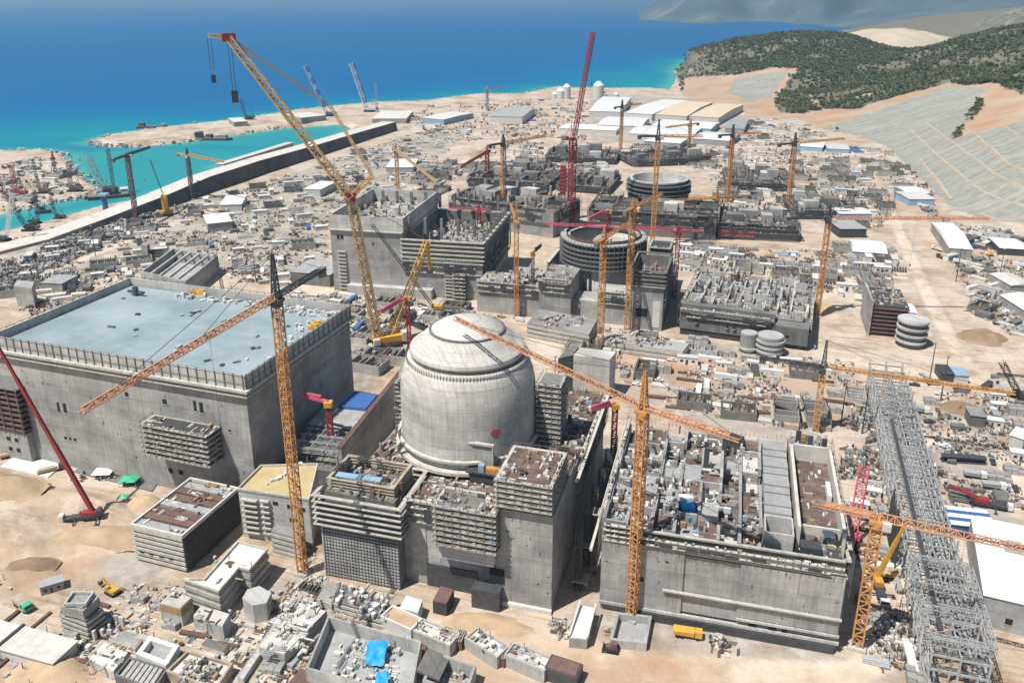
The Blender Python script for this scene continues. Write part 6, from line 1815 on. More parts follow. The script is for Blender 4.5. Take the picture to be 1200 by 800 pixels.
# boats
def barge(label, px, L, Wd, rz, superst, cat='barge', name='barge'):
    P = W(*px, SEA)
    t = thing(name, label, cat, P, rz)
    b = MB()
    pts = [(-L / 2, -Wd / 2), (L / 2 - Wd * .4, -Wd / 2), (L / 2, -Wd * .2), (L / 2, Wd * .2), (L / 2 - Wd * .4, Wd / 2), (-L / 2, Wd / 2)]
    b.prism(pts, -1, 3.2); b.build('hull', M['steel_d'], t)
    b = MB(); b.prism([(x * .96, y * .9) for x, y in pts], 3.2, 3.5); b.build('deck', M['conc_d'], t)
    for k, (x, w_, h_, mt) in enumerate(superst):
        b = MB(); b.box(x, x + w_, -Wd * .3, Wd * .3, 3.5, 3.5 + h_); hs = b.build('deckhouse', M[mt], t)
        b = MB(); b.box(x + .5, x + w_ - .5, -Wd * .3 - .06, -Wd * .3 - .005, 3.5 + h_ * .55, 3.5 + h_ * .8); b.build('window', M['glass'], hs)
    b = MB(); b.bar((-L * .3, 0, 3.5), (-L * .3, 0, 14), .4); b.bar((-L * .3, 0, 13), (L * .1, 0, 10), .25); b.build('derrick', M['steel_d'], t)
barge('dark flat barge moored outside the jetty', (179, 150), 46, 15, R(6), [(-20, 8, 5, 'conc_d'), (14, 6, 3, 'steel')])
barge('dark dredger with deckhouses lying inside the harbour basin', (249, 164), 58, 16, R(-2), [(-24, 10, 8, 'steel_d'), (-8, 8, 5, 'conc_d'), (10, 12, 4, 'steel')], 'dredger', 'dredger')
barge('black crane barge moored at the quay by the blue pedestal', (130, 231), 44, 17, R(28), [(-6, 14, 7, 'steel_d'), (10, 7, 5, 'white')], 'crane barge', 'crane_barge')
barge('small dark workboat in the narrow channel', (51, 250), 14, 5, R(25), [(-3, 5, 3, 'steel_d')], 'workboat', 'workboat')

# ------------------------------------------------------------------ far white sheds, plants and right-hand yards
WS = [('white shed with a low ridge nearest the red luffing crane', (678, 150), (700, 151), (704, 141)), ]
shed('far_shed', 'long white-roofed shed row below the tan-roofed sheds', 'shed', (736, 156), (812, 160), (818, 150), 9, 'white', 'offwhite', 2)
shed('far_shed', 'white-roofed shed with a blue side band under the tan-roofed sheds', 'shed', (764, 147), (833, 151), (836, 143), 9, 'white', 'blue_l', 2)
shed('far_shed', 'large tan-roofed shed nearest the wooded hill', 'shed', (808, 136), (842, 138), (843, 121), 12, 'tan_roof', 'offwhite', 2)
shed('far_shed', 'large pale tan-roofed shed beside the other tan-roofed shed', 'shed', (768, 134), (805, 136), (814, 119), 12, 'tan_roof', 'offwhite', 2)
shed('far_shed', 'broad white-roofed shed left of the tan-roofed sheds', 'shed', (731, 132), (764, 134), (772, 116), 11, 'white', 'offwhite', 2)
shed('far_shed', 'white-roofed shed nearest the open sea', 'shed', (690, 130), (728, 131), (742, 114), 11, 'white', 'offwhite', 2)
shed('far_shed', 'white-roofed shed in front of the broad white shed', 'shed', (700, 146), (752, 148), (760, 138), 10, 'white', 'offwhite', 2)
shed('far_shed', 'low long white shed just behind the red luffing crane', 'shed', (656, 150), (722, 153), (725, 147), 7, 'white', 'offwhite', 1)
shed('far_shed', 'narrow white shed with dusty walls beside the sandy haul road', 'shed', (755, 165), (797, 168), (800, 162), 8, 'white', 'slab', 1)
shed('far_shed', 'white twin-ridged shed next to the sandy haul road', 'shed', (812, 162), (855, 165), (858, 156), 8, 'white', 'slab', 2)
shed('far_shed', 'grey-roofed shed with a row of pale pillars near the shore', 'shed', (574, 136), (612, 137), (614, 126), 12, 'slab', 'offwhite', 1)
shed('far_shed', 'pale shed with a blue end near the root of the sea wall', 'shed', (494, 138), (520, 140), (522, 130), 9, 'offwhite', 'blue_l', 1)
shed('far_shed', 'grey flat shed by the wooded hill foot', 'shed', (850, 150), (872, 151), (875, 140), 9, 'slab', 'conc', 1)
for i, (px, r, h_) in enumerate(((650, 6, 10), (657, 9, 16), (664, 8, 24), (701, 11, 27), (708, 6, 10), (722, 6, 9))):
    P = W(px, 116, 0)
    t = thing('batching_silo', ('small white batching silo at the seaward end of the row', 'white conical batching plant beside the small silo', 'tall white batching tower with a dark slot', 'big round-topped white batching tower on the shore', 'short white silo beside the big round-topped tower', 'low white silo toward the headland')[i], 'silo', P, 0)
    b = MB(); b.cyl(0, 0, -.5, h_, r, n=20); b.build('shell', M['offwhite'], t)
    b = MB(); b.cyl(0, 0, h_, h_ + r * .7, r, r * .35, 20); b.build('cone_roof', M['white'], t)
shed('yard_shed', 'white arched warehouse with a grey gable and a blue lorry at its door', 'warehouse', (1113, 290), (1140, 292), (1126, 262), 8, 'white', 'conc', 3)
shed('yard_shed', 'long pale shed with a blue stripe below the terraced slope', 'shed', (1066, 233), (1096, 233), (1100, 224), 7, 'offwhite', 'blue_l', 1)
shed('yard_shed', 'white shed behind the striped shed below the terraced slope', 'shed', (1064, 226), (1090, 226), (1094, 218), 7, 'white', 'slab', 1)
shed('yard_shed', 'pale blue-walled office block nearest the bright blue-roofed hut', 'office', (970, 174), (996, 175), (998, 169), 6, 'offwhite', 'blue_l', 1)
shed('yard_shed', 'long pale blue office block with a dark window band at the hill foot', 'office', (934, 171), (964, 173), (966, 166), 6, 'white', 'blue_l', 1)
shed('yard_shed', 'small bright blue-roofed hut at the hill foot', 'hut', (1001, 178), (1013, 178), (1014, 174), 4, 'blue', 'white', 0)
shed('yard_shed', 'dark netted shed with a grey roof behind the row of white canopies', 'shed', (985, 268), (1016, 268), (1018, 258), 8, 'slab', 'netting', 0)
shed('yard_shed', 'pale shed with pale blue walls behind the dark netted shed', 'shed', (984, 250), (1022, 250), (1024, 243), 8, 'white', 'blue_l', 1)
shed('yard_shed', 'blue-topped depot behind the dark ribbed tank house', 'depot', (1048, 364), (1074, 366), (1072, 356), 9, 'white', 'blue', 1)
shed('yard_shed', 'bright blue cabin at the corner of the dark ribbed tank house', 'cabin', (1065, 372), (1074, 372), (1075, 366), 6, 'tarp', 'tarp', 0)
shed('yard_shed', 'black and blue roadside hut by the sloping mast', 'hut', (1104, 437), (1118, 438), (1118, 428), 5, 'netting', 'steel_d', 0)
shed('yard_shed', 'pale blue-glazed hut next to the black roadside hut', 'hut', (1120, 439), (1136, 440), (1136, 431), 5, 'blue_l', 'offwhite', 0)
shed('yard_shed', 'grey concrete hut beside the brown spoil patch', 'hut', (1138, 486), (1156, 488), (1155, 478), 6, 'conc', 'conc_d', 0)
shed('yard_shed', 'white hut at the bend of the dirt road', 'hut', (1184, 509), (1200, 514), (1192, 500), 6, 'white', 'offwhite', 0)
shed('yard_shed', 'row of white canopies in front of the cabins', 'canopy', (1000, 294), (1040, 297), (1036, 283), 5, 'white', 'slab', 2)
shed('yard_shed', 'long white warehouse roof amid the stacked materials', 'shed', (1172, 345), (1215, 372), (1190, 330), 6, 'offwhite', 'slab', 2)
shed('yard_shed', 'grey steel store amid the stacked materials', 'shed', (1160, 320), (1185, 334), (1178, 316), 6, 'offwhite', 'slab', 1)
shed('yard_shed', 'white-roofed store at the top of the stacked materials', 'shed', (1172, 290), (1205, 292), (1200, 280), 6, 'white', 'netting', 1)
shed('yard_shed', 'dark low steel hall on the old yard behind the hall', 'shed', (340, 318), (386, 322), (388, 306), 9, 'slab', 'conc_d', 0)
shed('yard_shed', 'white flat-roofed cabin row in the yard before the sea wall', 'cabin', (356, 221), (375, 222), (377, 212), 8, 'white', 'offwhite', 0)
shed('yard_shed', 'white flat-roofed store nearest the yellow rig in the yard', 'cabin', (258, 240), (283, 239), (287, 228), 7, 'white', 'offwhite', 0)
shed('yard_shed', 'white flat-roofed store by the sandy yard track', 'cabin', (243, 262), (272, 259), (276, 248), 8, 'white', 'slab', 0)
shed('yard_shed', 'white flat-roofed store with grey walls behind the unfinished hall', 'cabin', (452, 196), (484, 196), (490, 186), 6, 'white', 'slab', 0)
shed('yard_shed', 'grey steel trestle store standing on the sand behind the blue-roofed hall', 'store', (48, 331), (72, 332), (76, 322), 6, 'slab', 'conc', 0)
# ------------------------------------------------------------------ cranes in place
def zat(base, top): return WY(top[0], top[1], W(*base, 0).y).z
def tc(label, base, lvl, tip, **k): return tower_crane(label, base, zat(base, lvl), tip, **k)
z = zat((355, 672), (326, 348))
tower_crane('tall orange tower crane with a dark head beside the yellow-roofed block', (355, 672), z, (95, 484), cl=(W(385, 315, z) - W(326, 348, z)).length, jcol='orange_p', w=2.5, apex=14, dark_head=True, th=.36, hook=.42)
z = zat((740, 725), (763, 478))
tower_crane('orange tower crane rising from the concrete pit in front of the roofless block', (740, 725), z, (533, 374), tip_z=86, cl=(W(880, 513, z) - W(763, 478, z)).length, jcol='orange_p', w=2.6, apex=12, th=.36, ctr='steel_d', hook=.3)
z = zat((1004, 757), (1031, 606))
tower_crane('orange tower crane at the near corner of the roofless block by the pipe rack', (1004, 757), z, (1205, 645), cl=18, jcol='orange_p', w=3.0, apex=8, th=.4, flat=True, hook=.6)
tc('orange tower crane mast standing on the left in front of the open drum', (703, 410), (709, 280), None, az=R(62), jl=44, w=2.8, apex=6, th=.34, cl=12)
tc('orange tower crane mast standing on the right in front of the open drum', (735, 388), (743, 244), None, az=R(58), jl=44, w=2.8, apex=6, th=.34, cl=12)
tc('orange tower crane mast between the unfinished hall and the open drum', (605, 372), (608, 258), None, az=R(95), jl=40, w=2.5, apex=10, th=.33, cl=12)
tc('orange tower crane with a dark head beyond the long cluttered roofless block', (957, 371), (972, 256), (1160, 257), w=2.6, apex=9, th=.42, cl=26, dark_head=True, jcol='orange_p')
tc('orange tower crane with a black head at the far end of the roofless block', (955, 507), (966, 430), (1190, 462), w=2.5, apex=13, th=.4, cl=28, dark_head=True, ctr='steel_d')
tc('orange tower crane with a dark top over the third hall piers', (590, 262), (591, 168), (640, 160), w=3.0, apex=8, th=.55, cl=18, dark_head=True, sec=3.4)
tc('orange tower crane with a dark top standing before the shallow drum', (764, 292), (774, 160), (824, 160), w=2.9, apex=13, th=.52, cl=16, dark_head=True, sec=3.4)
tc('thin orange tower crane with a dark top between the sheds and the rebar grids', (852, 238), (861, 158), (892, 156), w=2.8, apex=10, th=.6, cl=16, dark_head=True, sec=3.6)
tc('thin orange tower crane with a dark top nearest the terraced hill', (923, 245), (931, 168), (990, 163), w=2.8, apex=10, th=.6, cl=20, dark_head=True, sec=3.6)
tc('thin dark-topped tower crane in front of the broad white sheds', (727, 175), (731, 125), (752, 122), w=2.8, apex=9, th=.7, cl=16, dark_head=True, sec=4)
tc('thin orange tower crane in front of the tan-roofed sheds', (806, 190), (809, 146), (780, 150), w=2.6, apex=8, th=.6, cl=16, sec=4)
tc('thin orange tower crane with a long orange jib above the third reactor block', (838, 262), (846, 232), (775, 236), w=2.6, apex=8, th=.5, cl=34, sec=3.6)
tc('orange and cream tower crane over the pale yard behind the unfinished hall', (468, 262), (465, 176), (512, 214), w=2.6, apex=6, th=.5, cl=14, sec=3.4, jcol='cream', dark_head=False)
tc('dark red tower crane with a pale jib at the right of the open drum', (790, 350), (797, 270), (640, 263), col='red', jcol='pink', w=2.6, apex=5, th=.42, cl=16, hook=.75)
tc('red tower crane mast on the unfinished hall deck', (562, 310), (565, 246), None, az=R(170), jl=22, col='red', jcol='pink', w=2.2, apex=5, th=.42, cl=9)
tc('dark red slim crane mast beside the pale-piered hall base', (571, 215), (572, 178), (540, 196), col='red', w=3.4, apex=6, th=.6, cl=10, sec=3.4)
tc('thin pale tower crane standing on the open sea shore', (571, 130), (571, 105), (592, 101), col='steel', w=3, apex=6, th=.8, cl=12, sec=4)
tc('purple-grey tower crane on the dark strip before the sea wall', (160, 258), (151, 182), (176, 173), col='brown', jcol='steel_d', w=3.0, apex=2, th=.6, cl=24, sec=3.4)
tc('orange-grey tower crane standing behind the sea wall', (226, 234), (221, 182), (262, 190), col='brown', jcol='cream', w=3, apex=7, th=.6, cl=18, sec=3.6)
tc('reddish tower crane on the spit across the channel', (66, 208), (70, 184), (62, 186), col='red', w=3, apex=6, th=.6, cl=8, sec=3.6)
# luffing and crawler cranes
B_ = W(669, 268, 0)
luffing_crane('tall dark red luffing crane with its boom raised above the sea', (669, 268), zat((669, 268), (670, 160)), WY(695, 37, B_.y + 15), 'red', 'red', w=4.4, cl=12, apex=10, th=.7, sec=4)
t = thing('hoist_mast', 'solid dark red hoist mast beside the tall dark red luffing crane', 'mast', W(659, 258, 0), GA)
hm = zat((659, 258), (657, 194))
b = MB(); b.box(-2.2, 2.2, -2.2, 2.2, 0, hm); b.build('mast', M['red'], t)
b = MB()
for k in range(14): b.box(-2.6, 2.6, -2.6, 2.6, 3 + k * hm / 15, 3.5 + k * hm / 15)
b.build('tie_collar', M['brown'], t)
# the big crawler with luffing jib
P = W(452, 404, 0)
K = WY(411, 231, P.y - 6); T = WY(268, 44, P.y - 14); ST = WY(388, 126, P.y + 6); DM = WY(501, 282, P.y + 22)
rzc = math.atan2((K - P).y, (K - P).x)
t = thing('heavy_crawler_crane', 'giant yellow crawler crane with a long cream boom reaching over the sea', 'crane', P, rzc)
def lc(v): return w2l(P, rzc, v)
occ(l2w(P, rzc, -16, -9), rzc, 32, 18, 1)
for y in (-5.4, 5.4):
    b = MB(); b.box(-8, 8, y - 1.3, y + 1.3, 0, 2.2); b.build('track', M['rubber'], t)
b = MB(); b.box(-9, 7, -4.2, 4.2, 2.6, 6.4); b.cyl(0, 0, 1.8, 2.7, 3.4, n=20); b.build('house', M['yellow'], t)
b = MB(); b.box(4.5, 8.2, 4.3, 6.4, 3, 6.4); b.build('cab', M['offwhite'], t)
b = MB()
for k in range(5): b.box(-13, -9.1, -5 + k * 2.05, -3.2 + k * 2.05, 2.4, 8)
b.build('counterweight', M['white'], t)
b = MB(); b.lattice((4.5, 0, 5), lc(K), 4.6, 4.0, 4.6, .85, .42); b.build('main_boom', M['cream'], t)
b = MB(); b.lattice(lc(K), lc(T), 4.4, 3.6, 4.4, .85, .42, taper=.8); b.build('luffing_jib', M['cream'], t)
tl = lc(T)
b = MB(); b.rbox(tl.x, tl.y, tl.z - 2.0, 6.5, 4.0, 4.0); b.build('jib_head', M['red'], t)
b = MB(); dj = (lc(T) - lc(K)).normalized(); hd = Vector((dj.x, dj.y, 0)).normalized(); b.lattice(tl, tl + hd * 10 + Vector((0, 0, 1)), 1.8, 1.6, 2, .4, .25); b.build('fly_tip', M['cream'], t)
b = MB(); kk = lc(K); b.rbox(kk.x, kk.y, kk.z - 2.5, 5, 4.4, 5); b.build('boom_knuckle', M['red'], t)
b = MB(); b.lattice(kk, kk + Vector((-12, 2, 11)), 2.4, 2.0, 3, .4, .25); b.build('jib_strut', M['yellow'], t)
b = MB(); b.lattice(kk + Vector((-12, 2, 11)), lc(ST), 1.2, 1.0, 6, .28, .12); b.lattice(lc(ST), tl, 1.6, 1.3, 6, .34, .18); b.build('stay_lattice', M['cream'], t)
b = MB(); b.lattice((-4, 0, 6), lc(DM), 3.0, 2.6, 3.6, .5, .28); b.build('derrick_mast', M['yellow'], t)
b = MB(); dm = lc(DM); b.bar(dm, kk, .3); b.bar(dm, (-11, 0, 8), .35); b.bar(dm + Vector((0, 0, -.5)), dm + Vector((-1, 0, -18)), 1.6); b.build('back_stay', M['yellow'], t)
b = MB()
for o_, l_ in ((0, 26), (9.5, 16)):
    p = tl + hd * o_
    b.bar(p + Vector((.8, 0, 0)), p + Vector((.8, 0, -l_)), .25); b.bar(p - Vector((.8, 0, 0)), p + Vector((-.8, 0, -l_)), .25)
    b.rbox(p.x, p.y, p.z - l_ - 6, 3.2 if o_ == 0 else 2.2, 2, 6 if o_ == 0 else 4)
b.build('hook_block', M['steel_d'], t)
crawler_crane('crawler crane with a dark slanting boom beside the giant yellow crane', (513, 364), WY(436, 263, W(513, 364, 0).y - 4), 'yellow', 'steel_d', 1.2, bw=1.5, rope=.2)
def cc(label, base, tip, dy=0, **k): return crawler_crane(label, base, WY(tip[0], tip[1], W(*base, 0).y + dy), **k)
PORT = 'cranes on the port spit and quay'
cc('dark red crawler crane on the spit nearest the picture edge', (22, 229), (13, 193), col='red', bw=3.0, s=1.6)
cc('brown crawler crane at the tip of the spit', (87, 224), (80, 190), col='brown', bw=3.0, s=1.6)
cc('slim dark crawler crane in the middle of the spit', (50, 226), (38, 187), col='brown', bw=2.2, s=1.4)
cc('white-boomed crawler crane on the near channel bank', (4, 282), (15, 226), col='steel_d', bcol='white', bw=2.6, s=1.4)
cc('black crawler crane on the near channel bank with its boom over the water', (35, 270), (-2, 212), col='black', bw=2.6, s=1.5)
cc('small grey crane with an upright boom by the channel', (42, 262), (40, 222), col='steel_d', bw=2.0, s=1.2)
cc('small grey crane leaning over the narrow channel', (69, 256), (59, 230), col='steel_d', bw=2.0, s=1.1)
cc('heavy grey derrick boom rising from the black crane barge', (126, 226), (102, 182), col='steel_d', bcol='steel', bw=4.2, s=1.5, z0=0)
cc('slim dark upright boom behind the black crane barge', (131, 222), (126, 174), col='steel_d', bw=2.6, s=1.2)
cc('grey crane beside the small caisson on the jetty', (291, 140), (282, 116), col='steel_d', bw=3.4, s=2)
cc('crawler crane with a blue and white banded boom beside the long caisson', (386, 136), (357, 77), col='blue', bcol='white', bw=4.2, s=2.2)
cc('crawler crane with a thick blue and white banded boom at the root of the jetty', (433, 131), (411, 74), col='white', bcol='white', bw=5.5, s=2.6)
for nm in [o for o in bpy.data.objects if o.get('label') and 'banded boom' in o['label']]:
    bm = [c for c in nm.children if c.name.startswith('boom')][0]
    bm.data.materials.append(M['blue'])
    co = np.empty(len(bm.data.vertices) * 3, np.float32); bm.data.vertices.foreach_get('co', co); co = co.reshape(-1, 3)
    zm = co[:, 2].max()
    tip_ = co[np.argmax(co[:, 2])]
    n0 = len(bm.data.polygons)
    # banding: solid blue collars along the boom
    bb = MB(); p0 = Vector((3, 0, 4)); p1 = Vector((float(tip_[0]), 0, float(zm)))
    for k in range(4): bb.bar(p0.lerp(p1, .14 + k * .24), p0.lerp(p1, .26 + k * .24), 5.4, 5.4)
    bb.build('boom_band', M['blue'], nm)
cc('tiny red-tipped crane behind the banded cranes', (440, 128), (440, 98), col='red', bcol='steel', bw=3, s=1.4)
t = thing('blue_pedestal', 'blue steel pedestal at the quay beside the black crane barge', 'pedestal', W(124, 246, 0), 0)
b = MB(); b.cyl(0, 0, -1, 14, 2.6, 2.2, 14); b.build('column', M['blue'], t); b = MB(); b.box(-4, 4, -4, 4, 14, 16); b.build('platform', M['blue_l'], t)
t = thing('piling_rig', 'bright yellow piling rig with a thin mast in the yard', 'piling rig', W(195, 252, 0), 0)
b = MB(); b.box(-2.2, 2.2, -2, 2, 3.5, 19); b.build('leader', M['yellow'], t); b = MB(); b.box(-5, 5, -3, 3, 1, 4); b.build('house', M['yellow'], t)
for y in (-2.6, 2.6):
    b = MB(); b.box(-5.5, 5.5, y - .8, y + .8, -.2, 1.4); b.build('track', M['rubber'], t)
b = MB(); b.bar((0, 0, 18), (-8, 0, 52), .6); b.build('thin_mast', M['steel_d'], t)
gp = W(97, 609, 0); gp = W(97, 609, gh(gp.x, gp.y)); gz0 = gh(gp.x, gp.y) + .3
mobile_crane('red mobile crane on outriggers in the sand with its long boom raised', (97, 609), R(8), WY(-22, 372, W(97, 609, gz0).y + 4), 'red', z0=gz0)
mobile_crane('yellow and black mobile crane under the near orange tower crane', (1030, 694), R(80), W(1062, 612, 26), 'yellow')
mobile_crane('small red mobile crane by the blue and white striped roof', (1158, 594), R(160), W(1113, 568, 7), 'red')
cc('black crawler crane at the right edge of the dirt yard', (1199, 468), (1174, 424), col='steel_d', bcol='black', bw=2.4, s=1.3)
cc('dark crane whose boom leans behind the far edge of the blue-grey roof', (266, 348), (252, 297), col='steel_d', bw=1.6, s=1.0)
B_ = W(996, 636, 0)
crawler_crane('bright pink-red lattice crane standing between the roofless block and the pipe rack', (996, 638), WY(1014, 545, B_.y + 8), 'pink', None, 1.2, bw=3.2, rope=.2)
def placing_boom(label, base, top, tip, z0, col='pink', mcol='red', arm2=None):
    P = W(*base, z0); zt_ = WY(*top, P.y).z
    t = thing('placing_boom', label, 'placing boom', P, 0)
    b = MB(); b.lattice((0, 0, 0), (0, 0, zt_ - z0), 1.9, 1.9, 2, .4, .25); b.build('mast', M[mcol], t)
    b = MB(); b.box(-1.6, 1.6, -1.6, 1.6, zt_ - z0, zt_ - z0 + 2.2); b.build('turntable', M['yellow'], t)
    T_ = w2l(P, 0, W(*tip, zt_ + 2))
    b = MB(); b.bar((0, 0, zt_ - z0 + 2), T_, 1.1, 1.3); b.bar(T_ + Vector((0, 0, 1.1)), T_ * .25 + Vector((0, 0, (zt_ - z0) * .75 + 3.2)), .8, .9); b.build('folded_arm', M[col], t)
    b = MB(); b.box(-1.8, 1.8, -1.8, 1.8, -.3, .6); b.build('base_plate', M['steel_d'], t)
placing_boom('pink concrete placing boom on a red mast between the hall and the long bare wall', (389, 528), (387, 476), (354, 463), 13)
placing_boom('pink concrete placing boom on a red mast beside the central orange crane', (718, 545), (723, 478), (693, 480), 8)
placing_boom('pink concrete placing boom on a red mast in front of the giant yellow crane', (480, 408), (484, 352), (446, 366), 0)
placing_boom('red placing boom over the middle of the open drum', (712, 290), (711, 250), (690, 258), 36)
placing_boom('purple-red placing boom on the side wall left of the open drum', (624, 330), (625, 300), (634, 288), 20, mcol='brown', col='brown')

# ------------------------------------------------------------------ vehicles and loose site objects
def proto_cabin(label, wall='white', roof='offwhite', L=9.0, Wd=3.0, h=2.9, name='site_cabin', detail=True):
    t = thing(name, label, 'site cabin', (0, 0, 0))
    b = MB(); b.box(-L / 2, L / 2, -Wd / 2, Wd / 2, -.3, h); b.build('body', M[wall], t)
    b = MB(); b.box(-L / 2 - .2, L / 2 + .2, -Wd / 2 - .2, Wd / 2 + .2, h + .005, h + .25); b.build('roof', M[roof], t)
    if detail:
        b = MB(); b.box(-L * .1, L * .02, -Wd / 2 - .06, -Wd / 2 - .004, 0, 2.1); b.build('door', M['steel_d'], t)
        for x in (-.36, .2):
            b = MB(); b.box(L * x, L * (x + .14), -Wd / 2 - .06, -Wd / 2 - .004, 1.1, 2.0); b.build('window', M['glass'], t)
    return t
def proto_container(label, mat):
    t = thing('shipping_container', label, 'container', (0, 0, 0))
    b = MB(); b.box(-6, 6, -1.25, 1.25, -.2, 2.6)
    for k in range(16):
        for y in (-1.3, 1.3): b.box(-5.9 + k * .75, -5.5 + k * .75, min(y, y * .96), max(y, y * .96), .1, 2.45)
    b.build('body', M[mat], t)
    b = MB(); b.box(6.005, 6.08, -1.15, -.03, 0, 2.5); b.box(6.005, 6.08, .03, 1.15, 0, 2.5); b.build('door', M['steel'], t)
    return t
def proto_stack(label, mat, L, Wd, h, kind, name, cat):
    t = thing(name, label, cat, (0, 0, 0))
    q = random.Random(len(label)); b = MB()
    if kind == 'planks':
        z = 0
        while z < h:
            for k in range(4): b.box(-L / 2 + q.uniform(-.3, .3), L / 2 + q.uniform(-.3, .3), -Wd / 2 + k * Wd / 4 + .04, -Wd / 2 + (k + 1) * Wd / 4 - .04, z, z + .28)
            z += .36
    elif kind == 'pipes':
        for r_ in range(3):
            for k in range(5 - r_): b.tube((-L / 2, (-2 + k + r_ * .5) * Wd / 5, .4 + r_ * .6), (L / 2 + q.uniform(-.3, .3), (-2 + k + r_ * .5) * Wd / 5, .4 + r_ * .6), .34, 8)
    elif kind == 'panels':
        for k in range(5): b.rbox(q.uniform(-.2, .2), q.uniform(-.2, .2), k * h / 5, L, Wd, h / 5 * .8, q.uniform(-.04, .04))
    elif kind == 'blocks':
        for k in range(3):
            for j in range(2): b.box(-L / 2 + k * L / 3 + .1, -L / 2 + (k + 1) * L / 3 - .1, -Wd / 2 + j * Wd / 2 + .06, -Wd / 2 + (j + 1) * Wd / 2 - .06, 0, h * q.uniform(.6, 1.1))
    elif kind == 'frames':
        for k in range(7): b.box(-L / 2 + k * L / 6.2, -L / 2 + k * L / 6.2 + .35, -Wd / 2, Wd / 2, 0, h * q.uniform(.75, 1))
        for y in (-Wd / 2, Wd / 2 - .2): b.box(-L / 2, L / 2, y, y + .2, h * .35, h * .5)
    b.build('stack', M[mat], t)
    b = MB()
    for x in (-.32, .32): b.box(L * x - .15, L * x + .15, -Wd / 2, Wd / 2, -.25, -.002)
    b.build('bearer', M['timber'], t)
    return t
def wheels(t, xs, r, y, wd=.4):
    for x in xs:
        for s in (-1, 1):
            b = MB(); b.tube((x, s * y - wd / 2, r), (x, s * y + wd / 2, r), r, 12); b.build('wheel', M['rubber'], t)
def proto_truck(label, cab, bed, kind='dump'):
    t = thing('dump_truck' if kind == 'dump' else 'flatbed_lorry' if kind == 'flat' else 'mixer_truck', label, 'truck', (0, 0, 0))
    b = MB(); b.box(-4.2, 4.0, -.5, .5, .7, 1.1); b.build('chassis', M['steel_d'], t)
    b = MB(); b.box(2.1, 4.3, -1.25, 1.25, 1.0, 3.1); c = b.build('cab', M[cab], t)
    b = MB(); b.box(4.3, 4.36, -1.1, 1.1, 1.9, 2.9); b.build('windscreen', M['glass'], c)
    b = MB()
    if kind == 'dump':
        b.add([(-4.4, -1.3, 1.4), (1.8, -1.3, 1.2), (1.8, 1.3, 1.2), (-4.4, 1.3, 1.4), (-4.6, -1.5, 2.9), (1.9, -1.5, 2.9), (1.9, 1.5, 2.9), (-4.6, 1.5, 2.9)], [(0, 3, 2, 1), (0, 1, 5, 4), (1, 2, 6, 5), (2, 3, 7, 6), (3, 0, 4, 7), (4, 5, 6, 7)])
    elif kind == 'flat': b.box(-6.2, 1.9, -1.25, 1.25, 1.15, 1.5); b.box(-5.5, 1, -1.1, 1.1, 1.5, 2.2)
    else: b.tube((-3.8, 0, 2.4), (1.4, 0, 2.0), 1.25, 12, 0, .8)
    b.build('bed' if kind != 'mix' else 'drum', M[bed], t)
    wheels(t, (-3.2, -1.9, 2.9), .55, 1.05)
    return t
def proto_car(label, mat, name='pickup'):
    t = thing(name, label, 'pickup' if name == 'pickup' else 'van', (0, 0, 0))
    b = MB()
    if name == 'pickup': b.box(-2.6, 2.6, -.95, .95, .5, 1.1); b.box(-.7, 1.2, -.85, .85, 1.1, 1.8)
    else: b.box(-2.7, 2.2, -1, 1, .5, 2.4); b.box(2.2, 2.9, -1, 1, .5, 1.4)
    b.build('body', M[mat], t)
    b = MB(); b.box(.2, 1.26 if name == 'pickup' else 2.26, -.88, .88, 1.25, 1.7); b.build('windscreen', M['glass'], t)
    wheels(t, (-1.7, 1.7), .42, .85, .25)
    return t
def proto_excavator(label, mat):
    t = thing('excavator', label, 'excavator', (0, 0, 0))
    for s in (-1, 1):
        b = MB(); b.box(-2.2, 2.2, s * 1.2 - .35, s * 1.2 + .35, 0, .9); b.build('track', M['rubber'], t)
    b = MB(); b.box(-2.4, 1.4, -1.35, 1.35, 1.1, 2.2); b.build('house', M[mat], t)
    b = MB(); b.box(.2, 1.7, .3, 1.35, 1.6, 3.2); c = b.build('cab', M[mat], t)
    b = MB(); b.box(1.7, 1.75, .4, 1.25, 1.9, 3.0); b.build('windscreen', M['glass'], c)
    b = MB(); b.bar((1.2, -.2, 1.8), (4.0, -.2, 4.6), .5, .7); b.bar((4.0, -.2, 4.6), (6.4, -.2, 2.2), .4, .5); b.build('boom_arm', M[mat], t)
    b = MB(); b.rbox(6.4, -.2, 1.0, 1.1, 1.2, 1.3); b.build('bucket', M['steel_d'], t)
    return t
def proto_bulldozer(label, mat):
    t = thing('bulldozer', label, 'bulldozer', (0, 0, 0))
    for s in (-1, 1):
        b = MB(); b.box(-2.1, 2.1, s * 1.15 - .35, s * 1.15 + .35, 0, 1.1); b.build('track', M['rubber'], t)
    b = MB(); b.box(-1.8, 1.9, -.8, .8, .8, 2.0); b.build('house', M[mat], t)
    b = MB(); b.box(-1.5, .3, -.85, .85, 2.0, 3.2); b.build('cab', M[mat], t)
    b = MB(); b.box(2.6, 2.9, -1.8, 1.8, .1, 1.5); b.box(1.2, 2.6, -1.6, -1.4, .5, .8); b.box(1.2, 2.6, 1.4, 1.6, .5, .8); b.build('blade', M['steel_d'], t)
    return t
def at(t, px, py, rz, Z=0):
    P = W(px, py, Z); g_ = gh(P.x, P.y); P = W(px, py, Z + g_); P.z = Z + gh(P.x, P.y); t.location = P; t.rotation_euler = (0, 0, rz)
    c, n = math.cos(rz), math.sin(rz)
    occ(l2w(P, rz, -5, -2), rz, 10, 4, .5)
    return t
at(proto_bulldozer('small brown bulldozer alone on the sandy lane', 'brown'), 717, 762, R(165))
